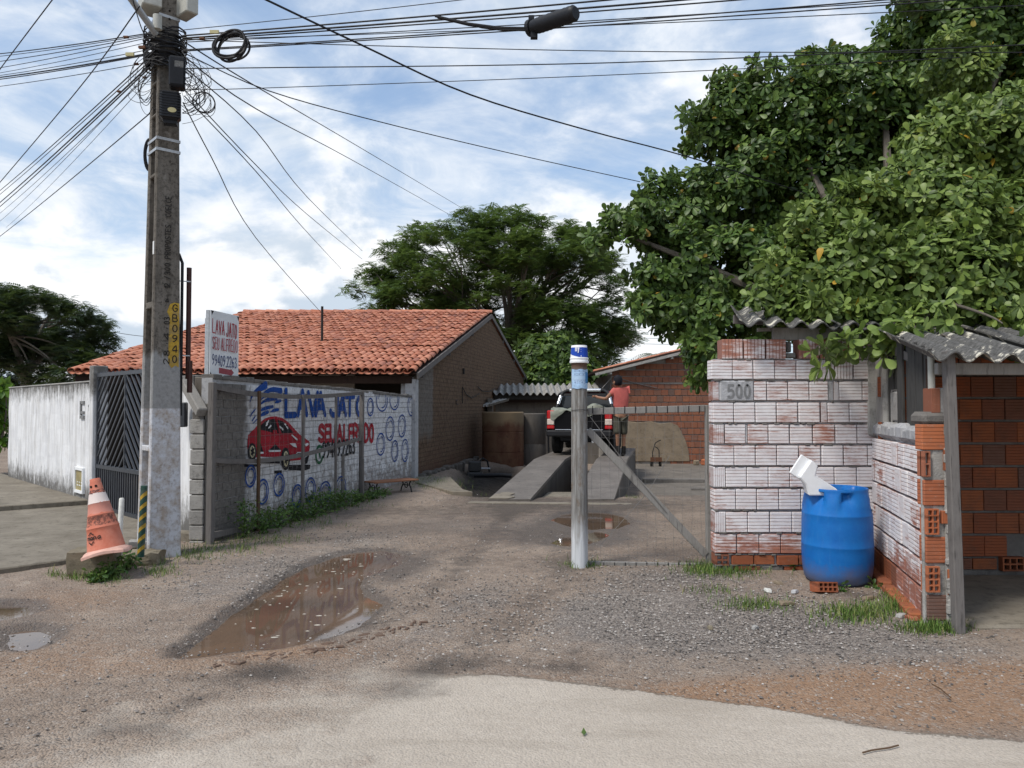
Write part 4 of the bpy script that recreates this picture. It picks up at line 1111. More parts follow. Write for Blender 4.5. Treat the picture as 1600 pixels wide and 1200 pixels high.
# ------------------------------------------------------------------ corrugated sheets
def sheet(name, o, ul, uw, length, width, parent, m, pitch=.177, amp=.026, th=.007, droop=0.):
    """ul: along the waves, uw: across the waves"""
    ul, uw = V(ul).normalized(), V(uw).normalized(); nn = uw.cross(ul).normalized()
    if nn.z < 0: nn = -nn
    n = max(8, int(width / pitch * 10)); vs, fs = [], []
    for j in range(3):
        for i in range(n + 1):
            w = width * i / n; a = amp * math.cos(2 * math.pi * w / pitch)
            p = V(o) + uw * w + ul * (length * j / 2) + nn * (a - droop * (j == 0))
            vs += [p, p - nn * th]
    def I(j, i, k): return (j * (n + 1) + i) * 2 + k
    for j in range(2):
        for i in range(n):
            fs.append((I(j, i, 0), I(j, i + 1, 0), I(j + 1, i + 1, 0), I(j + 1, i, 0))); fs.append((I(j, i, 1), I(j + 1, i, 1), I(j + 1, i + 1, 1), I(j, i + 1, 1)))
    for i in range(n):
        fs.append((I(0, i, 0), I(0, i, 1), I(0, i + 1, 1), I(0, i + 1, 0))); fs.append((I(2, i, 0), I(2, i + 1, 0), I(2, i + 1, 1), I(2, i, 1)))
    for j in range(2):
        fs.append((I(j, 0, 0), I(j + 1, 0, 0), I(j + 1, 0, 1), I(j, 0, 1))); fs.append((I(j, n, 0), I(j, n, 1), I(j + 1, n, 1), I(j + 1, n, 0)))
    mb = MB(); mb.add(vs, fs); return mb.build(name, MAT[m], parent, smooth=40)

# ------------------------------------------------------------------ shed behind the tank
def back_shed():
    s = thing('rendered_shed', 'low grey rendered shed with a corrugated roof beside the gable', 'shed', (1, 26, -.35))
    mb = MB(); mb.box((1.15, 26.3, .8), (3.6, .15, 2.5)); mb.box((-.70, 25.4, .75), (.15, 1.9, 2.2)); mb.build('wall', MAT['shed_render'], s)
    for i in range(4):
        sheet('roof_sheet', (-.62 + i * .90, 25.55, 2.02 + random.uniform(-.02, .02)), (0, 1, .20), (1, 0, 0), 1.9, .96, s, 'fibre', pitch=.22, amp=.05)
    mb = MB(); mb.beam((-.6, 25.85, 1.90), (2.8, 25.85, 1.90), .10, .14); mb.build('eave_beam', MAT['black_board'], s)
    mb = MB(); mb.box((1.3, 25.95, 1.80), (3.4, .06, .14)); mb.build('fascia', MAT['dark_timber'], s)
    sheet('side_roof_sheet', (-1.05, 24.5, 1.62), (.75, .45, .22), (.45, -.75, 0), .8, .6, s, 'fibre', pitch=.2, amp=.04)
back_shed()
def low_wall():
    w = thing('low_brick_wall', 'low red brick wall between the grey shed and the brick house', 'wall', (3, 30, -.35))
    mb = MB(); mb.box((3.2, 30, .85), (3, .12, 2.5)); mb.build('mortar', MAT['mortar'], w)
    for r in range(4):
        for c in range(11): brick(w, 'dbrick', V((1.85 + c * .26 + (r % 2) * .12, 29.94, 1.9 - r * .21)), UX, UY, UZ, (.24, .06, .19))
    mb = MB(); mb.beam((2.6, 29.6, 2.28), (4.2, 29.6, 2.38), .3, .05); mb.tube([(2.9, 29.5, 2.1), (3.3, 29.4, 2.3)], .06, 8); mb.build('loose_boards', MAT['grey_wood'], w)
low_wall()

# ------------------------------------------------------------------ brick house on the far right
def brick_house():
    b = thing('brick_outbuilding', 'unrendered red brick outbuilding with a low tiled gable roof', 'house', (5, 26, -.35))
    X0, X1, Y = 3.36, 8.4, 26.0
    mb = MB(); mb.prism([(X0, -.6), (X1, -.6), (X1, 3.10), (6.4, 3.58), (X0, 2.84)], Y + .02, Y + .16); mb.prism([(X0, -.6), (X0 + .12, -.6), (X0 + .12, 2.7), (X0, 2.7)], Y + .16, Y + 5); mb.build('mortar', MAT['mortar'], b)
    pitch = .219
    for r in range(-1, 16):
        z = -.35 + pitch * (r + .5) + .12
        x = X0 + (0 if r % 2 else .0) + random.uniform(0, .02)
        first = (r % 2 == 0)
        while x < X1 - .1:
            wd = .11 if first else (.212 if random.random() < .8 else .235); first = False
            ztop = 2.80 + (x - X0) * .247
            if z + .05 > min(ztop, 3.5):
                x += wd + .008
                if x > 6.9: break
                continue
            if z < 1.0 and 3.5 < x and x + wd < 5.5: x += wd + .008; continue
            kind = 'dbrick'
            brick(b, kind, V((x + wd / 2, Y + .005 + random.uniform(-.004, .004), z)), UX, UY, UZ, (wd - .003, .05, pitch - .032)); x += wd + .006
            if x > 6.9: break
    # rough render on the lower half
    mb = MB(); pts = []
    poly = [(X0 + .04, -.25), (5.98, -.25), (5.95, .1), (5.85, .45), (5.72, .72), (5.6, .95), (5.35, 1.06), (5.0, 1.02), (4.7, 1.1), (4.3, 1.06), (3.9, 1.10), (X0 + .04, 1.08)]
    mb.prism(poly, Y - .045, Y + .02); mb.build('rough_render', MAT['tan_render'], b, bevel=.012)
    # concrete tie band
    mb = MB(); mb.box(((X0 + 7) / 2, Y - .012, 2.36 + .02), (7 - X0, .05, .06)); mb.build('tie_band', MAT['dark_mortar'], b)
    # roof: two clay slopes with a pale verge board
    def slope(a, c, name):
        mb = MB(); a, c = V(a), V(c); d = (c - a); nr = V((-d.z, 0, d.x)).normalized() * .06
        y0, y1 = Y - .35, Y + 6
        vs = [V((a.x, y0, a.z)), V((c.x, y0, c.z)), V((c.x, y1, c.z)), V((a.x, y1, a.z))]; vs += [v + nr for v in vs]
        mb.add(vs, [(0, 1, 2, 3), (7, 6, 5, 4), (0, 4, 5, 1), (1, 5, 6, 2), (2, 6, 7, 3), (3, 7, 4, 0)])
        mb.build(name, MAT['dark_timber'], b)
        L = d.length; n = int(L / .36); un = d.normalized()
        tv = MB()
        for r in range(2):
            for i in range(n + 1):
                o_ = a + un * (L * i / n); prof = [(math.cos(t_), math.sin(t_)) for t_ in np.linspace(0, math.pi, 6)]
                for (yy) in (y0 + .08 + r * .24,):
                    rr = .07
                    A = [V((o_.x, yy + c_ * rr, o_.z)) + nr + V((0, 0, s_ * rr * .8)) for c_, s_ in prof]; B = [p + un * (L / n * 1.1) * .98 + V((0, 0, -.01)) for p in A]
                    tv.add(A + B, [(k, k + 1, 7 + k, 6 + k) for k in range(5)] + [(0, 1, 2, 3, 4, 5)])
        tag(tv.build(name + '_tiles', MAT['tile'], b), kind='stuff')
    slope((2.75, Y, 2.72), (6.4, Y, 3.62), 'roof_slope'); slope((10.0, Y, 2.72), (6.4, Y, 3.62), 'roof_slope_right')
    mb = MB(); mb.beam((2.78, Y - .36, 2.67), (6.4, Y - .36, 3.57), .03, .09); mb.build('verge_board', MAT['mortar'], b)
    mb = MB(); 
    for x in (3.3, 5.35): mb.beam((x, Y - .34, 2.62 + (x - 2.78) * .248), (x, Y + .3, 2.62 + (x - 2.78) * .248), .08, .14)
    mb.build('purlin_ends', MAT['box_grey'], b)
    mb = MB(); mb.tube([(3.42, Y - .06, 2.62), (4.1, Y - .06, 2.4), (4.9, Y - .05, 2.22)], .012, 5); mb.tube([(3.4, Y - .1, 2.62), (3.0, Y - .3, 2.2)], .012, 5); mb.build('wall_cable', MAT['wire'], b)
brick_house()
def trolley():
    # bent pipe handle left standing against the rendered wall
    o = at(1025, 722, 24.6); o.z = -.31; t_ = thing('hand_trolley', 'rusty hand trolley frame standing before the rough rendered wall', 'trolley', tuple(o))
    mb = MB(); mb.tube([o + V((-.10, 0, 0)), o + V((-.10, .05, .45)), o + V((0, .1, .74)), o + V((.10, .12, .80)), o + V((.18, .12, .83))], .016, 6); mb.tube([o + V((.10, 0, 0)), o + V((.11, .05, .5)), o + V((.06, .08, .58)), o + V((-.02, .09, .62))], .016, 6); mb.build('handle', MAT['iron_black'], t_)
    mb = MB(); mb.box(o + V((0, -.02, .22)), (.36, .04, .14)); mb.build('plate', MAT['rust'], t_)
    for s in (-1, 1):
        mb = MB(); M_ = frame(o + V((s * .15, .03, .07)), UY, UZ, UX); mb.lathe([(.03, -.02), (.075, -.02), (.075, .02), (.03, .02)], 12, M=M_); mb.build('wheel', MAT['tyre'], t_)
trolley()
for (px, py, s, lab) in ((1088, 727, .17, 'pale broken stone at the foot of the brick outbuilding'), (1101, 727, .2, 'red brick left standing beside the pale broken stone')):
    p = gnd(px, py, -.32); mb = MB(); mb.M = Matrix.Translation(p + V((0, 0, s / 2))) @ Matrix.Rotation(random.uniform(-.4, .4), 4, 'Z')
    mb.box((0, 0, 0), (s * 1.1, s * .8, s)); o = mb.build('broken_stone' if s < .19 else 'loose_brick', MAT['tan_render' if s < .19 else 'obrick'], bevel=.03)
    tag(o, lab, 'stone' if s < .19 else 'brick')

# ------------------------------------------------------------------ tank, pump and pipe
def tank():
    c = V((-.27, 22.9, -.35))
    t_ = thing('water_tank', 'tall rust stained round water tank against the brick gable', 'tank', tuple(c))
    mb = MB(); mb.lathe([(.60, 0), (.62, .02), (.62, .60), (.605, .615), (.62, .63), (.62, 1.19), (.605, 1.205), (.62, 1.22), (.62, 1.76), (.60, 1.79), (.55, 1.79), (.55, 1.6)], 40, c=c); mb.build('shell', MAT['tank'], t_, smooth=30)
    mb = MB(); mb.lathe([(.0, 1.70), (.55, 1.70)], 40, c=c); mb.build('lid', MAT['tank'], t_)
    c2 = V((.62, 23.4, -.35)); t2 = thing('rear_water_tank', 'darker streaked tank half hidden behind the rusty tank', 'tank', tuple(c2))
    mb = MB(); mb.lathe([(.40, 0), (.41, .02), (.41, .8), (.40, .82), (.41, .84), (.41, 1.72), (.39, 1.74), (0, 1.74)], 32, c=c2); mb.build('shell', MAT['ramp_side'], t2, smooth=30)
    mb = MB(); mb.tube([c2 + V((.42, -.2, 1.85)), c2 + V((.47, -.25, 1.6)), c2 + V((.47, -.25, .9)), c2 + V((.5, -.3, .25))], .028, 8); mb.build('drain_hose', MAT['black_plastic'], t2, smooth=True)
tank()
def pump():
    c = at(742, 730, 21.0); c.z = -.13
    p = thing('water_pump', 'small dark electric pump with a hose below the rusty tank', 'pump', tuple(c))
    mb = MB(); mb.box(c + V((0, 0, .10)), (.34, .3, .28)); mb.box(c + V((0, 0, -.12)), (.42, .4, .14)); mb.build('housing', MAT['pump'], p, bevel=.03)
    mb = MB(); mb.tube([c + V((.12, 0, .22)), c + V((.22, 0, .32)), c + V((.34, 0, .24)), c + V((.40, 0, -.06))], .024, 8); mb.build('hose', MAT['black_plastic'], p, smooth=True)
    mb = MB(); mb.tube([c + V((.17, -.05, .05)), c + V((.42, -.05, .05))], .02, 8); mb.build('outlet', MAT['galv'], p)
    mb = MB(); mb.tube([c + V((.0, -.4, -.12)), c + V((.75, -.45, -.10)), c + V((1.0, -.45, -.12))], .055, 10); o = mb.build('drain_pipe', MAT['black_plastic'], smooth=True)
    tag(o, 'thick black drain pipe lying across the wet pit beside the ramp', 'pipe')
pump()

# ------------------------------------------------------------------ car wash ramps
RA = V((.2, 1, 0)); RF = V((.66, 13.08, 0))
def ramp(name, lab, l0, l1, send):
    t_ = thing(name, lab, 'ramp', tuple(RF + UX * (l0 + l1) / 2))
    S = [(0, .03), (.35, .06), (4.2, .37), (4.5, .395), (4.9, .40), (send, .40)]
    mb = MB(); vs = []
    for s_, z in S:
        for l in (l0, l1): vs.append(RF + RA * s_ + UX * l + UZ * z)
    n = len(S); top = [(2 * i, 2 * i + 1, 2 * i + 3, 2 * i + 2) for i in range(n - 1)]
    mb.add(vs, top)
    mb.add([v - UZ * .06 for v in vs], [tuple(reversed(f)) for f in top])
    for i in range(n - 1):
        for k in (0, 1):
            a, b = vs[2 * i + k], vs[2 * i + 2 + k]; mb.add([a, b, b - UZ * .06, a - UZ * .06], [(0, 1, 2, 3)])
    mb.add([vs[0], vs[1], vs[1] - UZ * .06, vs[0] - UZ * .06], [(0, 1, 2, 3)]); mb.add([vs[-2], vs[-1], vs[-1] - UZ * .06, vs[-2] - UZ * .06], [(0, 1, 2, 3)])
    mb.build('deck', MAT['ramp_top'], t_)
    mb = MB()
    for l, e in ((l0, .02), (l1, -.02)):
        for i in range(n - 1):
            (s0, z0), (s1, z1) = S[i], S[i + 1]
            A, B = RF + RA * s0 + UX * (l + e), RF + RA * s1 + UX * (l + e)
            mb.add([A + UZ * (z0 - .055), B + UZ * (z1 - .055), B - UZ * .5, A - UZ * .5], [(0, 1, 2, 3)])
    a = RF + RA * (send - .02)
    mb.add([a + UX * l0 + UZ * .35, a + UX * l1 + UZ * .35, a + UX * l1 - UZ * .5, a + UX * l0 - UZ * .5], [(0, 1, 2, 3)])
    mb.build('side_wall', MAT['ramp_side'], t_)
    return t_
ramp('car_ramp', 'left concrete wheel ramp of the car wash, beside the drain pit', -1.06, -.35, 9.4)
rr = ramp('car_ramp', 'right concrete wheel ramp of the car wash, the one the man stands on', .36, 1.07, 9.2)
mb = MB(); a = RF + UX * -1.05 + UZ * .035
mb.prism([(0, 0), (.34, 0), (.42, .12), (.30, .26), (.36, .42), (.22, .55), (.12, .5), (.03, .3)], 0, .02, frame(RF + UX * -1.055 + V((0, 0, .048)), UX, -UZ, (RA + UZ * .083)))
tag(mb.build('broken_ramp_edge', MAT['pavement'], bpy.data.objects['car_ramp']))
# ------------------------------------------------------------------ whitewashed hollow-brick shed on the right
def shed():
    D = 7.5
    s = thing('hollow_brick_shed', 'shed of whitewashed hollow bricks numbered 500 with a sooty corrugated roof', 'shed', (3.4, 7.4, 0))
    def fx(zx): return (1090 + zx / 2.727 - 800) / F * D
    def fz(zy): return at(800, 500 + zy / 2.727, D).z
    X0, X1 = fx(60), fx(765)
    mb = MB(); mb.box(((X0 + 3.55) / 2 + .01, D + .095, 1.115), (3.52 - X0 - .02, .13, 1.90)); mb.box(((X0 + 3.55) / 2, D + .09, .02), (3.5 - X0 - .03, .12, .36)); mb.build('mortar', MAT['gate_mortar'], s)
    rows = [
     (82, 165, [(105, 195, 'v'), (200, 290, 'v'), (295, 380, 'v'), (434, 520, 'v'), (524, 612, 'v'), (616, 705, 'v'), (709, 765, 'v')]),
     (170, 252, [(60, 148), (151, 236), (240, 328), (332, 420), (424, 522), (526, 583, 'v'), (586, 663, 'v'), (668, 760)]),
     (262, 342, [(65, 90, 'v'), (242, 292), (297, 384), (388, 474), (478, 556), (582, 601, 'v'), (605, 700), (704, 758)]),
     (352, 437, [(65, 152), (155, 243), (247, 333), (338, 424), (430, 519), (526, 550, 'v'), (555, 645), (649, 740)]),
     (445, 527, [(65, 110, 'v'), (116, 203), (214, 298), (302, 388), (394, 487), (492, 582), (587, 676), (681, 765)]),
     (535, 620, [(65, 152), (155, 242), (246, 333), (337, 426), (431, 521), (527, 616), (622, 720), (724, 765)]),
     (627, 712, [(65, 115, 'v'), (118, 205), (208, 297), (300, 388), (391, 480), (484, 577), (581, 672), (676, 760)]),
     (720, 808, [(69, 158), (161, 246), (250, 340), (344, 434), (438, 528), (532, 620), (624, 714), (718, 765)]),
     (818, 905, [(70, 115, 'v'), (118, 207), (210, 300), (305, 396), (399, 487), (491, 580), (584, 674), (678, 765)]),
     (912, 995, [(70, 160), (165, 255), (258, 347), (350, 437), (441, 530), (534, 624), (628, 718), (722, 765)]),
     (1004, 1042, [(140, 232, 'o'), (236, 322, 'o'), (332, 420, 'o'), (425, 512, 'o'), (516, 604, 'o'), (608, 700, 'o'), (704, 765, 'o')]),
     (1050, 1096, [(150, 262, 'o'), (270, 356, 'g'), (362, 448, 'o'), (452, 560, 'o'), (565, 655, 'o'), (660, 765, 'o')])]
    for ya, yb, cells in rows:
        zt, zb = fz(ya), fz(yb)
        for c in cells:
            a, b = fx(c[0]), fx(c[1]); k = c[2] if len(c) > 2 else 'h'
            cc = V(((a + b) / 2, D + .085 + random.uniform(-.006, .004), (zt + zb) / 2)); w, h = b - a, zt - zb
            tw = random.uniform(-.012, .012); ux, uz = (UX + UZ * tw), (UZ - UX * tw)
            if k == 'v': brick(s, 'wbrick', cc, -uz, UY, ux, (h, .17, w))
            elif k == 'o': brick(s, 'fbrick', cc + V((0, random.uniform(-.015, .01), 0)), ux, UY, uz, (w, .17, h))
            elif k == 'g': brick(s, 'mbrick', cc, ux, UY, uz, (w, .17, h))
            else: brick(s, 'wbrick', cc, ux, UY, uz, (w, .17, h))
    # open brick end at the foot of the corner, small grey filler in the top gap
    hollow('hollow_brick', fx(128) - fx(72), fz(1000) - fz(1046), .17, 2, 2, [MAT['fbrick'], MAT['hole']], s, Matrix.Translation((fx(100), D + .08, fz(1023))))
    mb = MB(); mb.box((fx(405), D + .09, fz(150)), (fx(428) - fx(386), .12, fz(138) - fz(160))); mb.box((fx(404), D + .12, fz(112)), (fx(415) - fx(394), .08, fz(88) - fz(134))); mb.build('filler_stone', MAT['dark_mortar'], s, bevel=.008)
    # mortar squeezed out of the bed joints
    mb = MB()
    for i in range(len(rows) - 1):
        z = (fz(rows[i][1]) + fz(rows[i + 1][0])) / 2; x = X0 + .02
        while x < X1 - .05:
            w = random.uniform(.02, .09)
            if random.random() < .5: mb.box((x + w / 2, D + .004, z + random.uniform(-.004, .004)), (w, .02, random.uniform(.008, .02)))
            x += w + random.uniform(.01, .08)
    tag(mb.build('squeezed_mortar', MAT['dark_mortar'], s, bevel=.004), kind='stuff')
    # mortar panels; the one with 500 pressed into it
    mb = MB(); mb.box(((fx(94) + fx(240)) / 2, D + .045, (fz(260) + fz(344)) / 2), (fx(240) - fx(94), .10, fz(258) - fz(346)))
    mb.build('number_panel', MAT['gate_mortar'], s, bevel=.012)
    mb = MB()
    for a, b, ya, yb in ((556, 581, 262, 344), (204, 213, 448, 525), (92, 93, 262, 340)): mb.box(((fx(a) + fx(b)) / 2, D + .06, (fz(ya) + fz(yb)) / 2), (fx(b) - fx(a), .1, fz(ya) - fz(yb)))
    tag(mb.build('mortar_patch', MAT['gate_mortar'], s, bevel=.006), kind='stuff')
    p = Paint((0, D - .0075, 0), UX, UZ, -UY)
    p.text('500', fx(130), fx(226), fz(330), fz(278), .022); p.build('house_number', MAT['number_grey'], s)
    # -------- return wall running towards the street
    A0, A1 = V((3.50, 7.5, 0)), V((3.03, 5.67, 0)); d = (A1 - A0); L = d.length; d.normalize(); nr = V((d.y, -d.x, 0))
    if nr.x > 0: nr = -nr
    mb = MB(); mb.M = frame(A0, d, -nr, UZ); mb.box((L / 2 - .005, .11, .72), (L - .03, .13, 1.36)); mb.build('mortar', MAT['gate_mortar'], s)
    z = .04; r = 0
    while z < 1.2:
        h = .195; x = -.0 - (0 if r % 2 else .10)
        while x < L - .09:
            a, b = max(x, 0.), min(x + .205, L - .06); x += .211
            if b - a < .03: continue
            c = A0 + d * ((a + b) / 2) - nr * (.085 + random.uniform(-.005, .005)) + UZ * (z + h / 2)
            vert = (r + int(x * 10)) % 5 == 0
            kind = 'fbrick' if (z < .2 and a < .8) else 'wbrick'
            tw = random.uniform(-.015, .015); ud = d + UZ * tw; uz = UZ - d * tw
            if vert: brick(s, kind, c, -uz, -nr, ud, (h, .17, b - a))
            else: brick(s, kind, c, ud, -nr, uz, (b - a, .17, h))
        z += .212; r += 1
    mb = MB(); mb.M = frame(A0, d, -nr, UZ)
    n = 14
    for i in range(n):
        a = L * i / n; hh = random.uniform(.12, .15); mb.box((min(a + L / n / 2, L - .12), .10 + random.uniform(-.008, .008), 1.31 + hh / 2), (L / n + .06, .20, hh))
    mb.build('mortar_cap', MAT['gate_mortar'], s, bevel=.035)
    mb = MB(); mb.M = frame(A0, d, -nr, UZ)
    for i in range(9): mb.box((.1 + i * .2, -.03, .0), (.16, .12, .12 + random.uniform(-.02, .03)))
    mb.build('footing', MAT['fbrick'], s, bevel=.012)
    # -------- the end of the return wall, facing the street
    EX, EY = 3.03, 5.645
    def ez(y): return at(1460, y, EY).z
    def ex(x): return at(x, 700, EY).x
    mb = MB(); mb.box((ex(1473), EY + .075, .71), (ex(1489) - ex(1457), .13, 1.42)); mb.box((ex(1463), EY + .035, .71), (ex(1484) - ex(1442), .03, 1.42)); mb.box((ex(1481), EY + .02, .55), (.06, .06, 1.5)); mb.build('end_mortar', MAT['mortar'], s, bevel=.01)
    for ya, yb, xa, xb in ((663, 703, 1441, 1482), (750, 790, 1443, 1481), (839, 880, 1445, 1482), (930, 970, 1446, 1482)):
        brick(s, 'obrick', V((ex((xa + xb) / 2), EY + .05, (ez(ya) + ez(yb)) / 2)), UX, UY, UZ, (ex(xb) - ex(xa), .10, ez(ya) - ez(yb)))
    for ya, yb, xa, xb, nx, nz in ((705, 745, 1442, 1452, 1, 2), (795, 835, 1445, 1464, 2, 4), (885, 925, 1445, 1464, 2, 4)):
        w, h = ex(xb) - ex(xa), ez(ya) - ez(yb)
        hollow('hollow_brick', w, h, .10, nx, nz, [MAT['obrick'], MAT['hole']], s, Matrix.Translation((ex((xa + xb) / 2), EY + .035, (ez(ya) + ez(yb)) / 2)), wall=.010)
    for ya, yb, xa, xb in ((703, 735, 1474, 1482), (798, 818, 1468, 1486), (889, 929, 1476, 1488)):
        brick(s, 'obrick', V((ex((xa + xb) / 2), EY + .06, (ez(ya) + ez(yb)) / 2)), -UZ, UY, UX, (ez(ya) - ez(yb), .15, ex(xb) - ex(xa)))
    mb = MB()
    for k in range(26):
        yy = random.uniform(665, 965); mb.box((ex(1484 + random.uniform(-5, 4)), EY - .01, ez(yy)), (random.uniform(.02, .06), .04, random.uniform(.03, .09)))
    tag(mb.build('smeared_mortar', MAT['mortar'], s, bevel=.012), kind='stuff')
    # top of the wall end: dark hollow, standing brick, pale conduit
    mb = MB(); mb.box((ex(1464), EY + .1, ez(654)), (.2, .2, .10)); mb.build('cap_rubble', MAT['dark_mortar'], s, bevel=.03)
    brick(s, 'obrick', V((ex(1466), EY + .08, ez(626))), -UZ, UY, UX, (ez(606) - ez(645), .12, .065))
    mb = MB(); mb.box((ex(1478), EY + .07, ez(626)), (.055, .1, .19)); mb.build('mortar_patch', MAT['mortar'], s, bevel=.01)
    mb = MB(); mb.tube([(ex(1464), EY + .06, ez(607)), (ex(1464), EY + .06, ez(549))], .024, 10); mb.build('conduit', MAT['box_grey'], s, smooth=True)
    mb = MB(); mb.box((ex(1474), EY + .16, ez(590)), (.05, .04, .3)); mb.build('hinge_stile', MAT['dark_timber'], s)
    # vertical boards closing the gap under the roof
    f0 = 0.42
    for i, (a, b, top, m, off) in enumerate(((.42, .62, 1.98, 'black_board', .03), (.63, .80, 2.02, 'black_board', .04), (.81, .98, 2.0, 'black_board', .02), (1.00, 1.16, 1.98, 'black_board', .05), (1.17, 1.38, 1.97, 'black_board', .025), (1.39, 1.58, 1.93, 'black_board', .03), (1.60, 1.75, 1.90, 'black_board', .04))):
        mb = MB(); mb.M = frame(A0, d, -nr, UZ); top = 2.37 - .2 * (a + b) / 2; mb.box(((a + b) / 2, .05 + off, (1.40 + top) / 2), (b - a + .012, .022, top - 1.40)); mb.build('board', MAT[m], s, bevel=.003)
    mb = MB(); mb.M = frame(A0, d, -nr, UZ); mb.box((.22, .09, 1.8), (.36, .12, .75)); mb.box((.72, .075, 1.60), (.34, .03, .30)); mb.box((-.06, .03, 1.75), (.16, .16, .9)); mb.build('rough_render', MAT['mortar'], s, bevel=.03)
    # leaning square post at the corner
    mb = MB(); mb.beam((at(1501, 985, 5.44).x, 5.46, -.1), (at(1484, 553, 5.5).x, 5.52, 2.0), .068, .068, up=UY); mb.build('corner_post', MAT['gate_wood'], s, bevel=.006)
    # -------- inside of the open bay: back wall, floor, added unseen side
    Y = 7.20
    mb = MB(); mb.box((4.95, Y + .09, 1.0), (2.9, .13, 2.3)); mb.build('mortar', MAT['dark_mortar'], s)
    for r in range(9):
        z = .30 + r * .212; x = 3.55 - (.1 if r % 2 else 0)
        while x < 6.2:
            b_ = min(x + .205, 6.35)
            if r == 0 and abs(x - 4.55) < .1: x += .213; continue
            brick(s, 'shade_brick', V(((x + b_) / 2, Y + .03 + random.uniform(-.004, .004), z)), UX, UY, UZ, (b_ - x, .06, .19)); x += .213
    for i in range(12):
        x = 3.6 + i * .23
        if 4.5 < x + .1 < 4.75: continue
        brick(s, 'shade_brick', V((x + .11, Y + .03, .135)), UX, UY, UZ, (.22, .06, .10))
    hollow('hollow_brick', .20, .13, .08, 3, 2, [MAT['shade_brick'], MAT['hole']], s, Matrix.Translation((4.64, Y + .0, .14)))
    mb = MB(); mb.box((6.45, 6.5, 1.15), (.12, 1.6, 2.4)); mb.build('side_wall', MAT['shade_brick'], s)  # unseen side wall, added to keep light out of the bay
    mb = MB(); mb.box((4.86, 6.36, -.02), (3.1, 1.66, .12)); mb.build('floor_slab', MAT['pavement'], s, bevel=.02)
    # roof timbers and sheets
    mb = MB(); mb.beam((3.10, 5.62, 1.875), (6.4, 5.55, 1.86), .05, .085); mb.build('eave_plate', MAT['grey_wood'], s, bevel=.004)
    mb = MB(); mb.beam((fx(330), 7.56, 2.315), (3.62, 7.54, 2.30), .05, .12); mb.beam((fx(275), 7.63, 2.36), (3.0, 7.63, 2.38), .04, .035); mb.build('wall_plate', MAT['grey_wood'], s, bevel=.004)
    mb = MB(); mb.beam((3.14, 5.6, 1.86), (3.6, 7.6, 2.24), .05, .07); mb.build('rafter', MAT['gate_wood'], s)
    uL = V((.24, 1, .205)); uW = V((1, .0, -.035))
    for i in range(4):
        sheet('roof_sheet', V((2.93, 5.42, 1.965 + (.012 if i % 2 else 0))) + uW * (i * .90), uL, uW, 2.05, .97, s, 'fibre_dark', pitch=.20, amp=.034, th=.012)
    for i in range(5):
        sheet('roof_sheet', V((2.16, 7.30, 2.40 + (.012 if i % 2 else 0))) + uW * (i * .90), uL, uW, 1.9, .97, s, 'fibre_dark', pitch=.20, amp=.034, th=.012)
    mb = MB(); mb.beam((3.9, 9.1, 0), (3.9, 9.1, 2.5), .1, .1); mb.build('rear_post', MAT['gate_wood'], s)
    mb = MB(); mb.beam((2.6, 9.0, 2.62), (6.4, 9.0, 2.5), .05, .1); mb.build('purlin', MAT['gate_wood'], s)
shed()

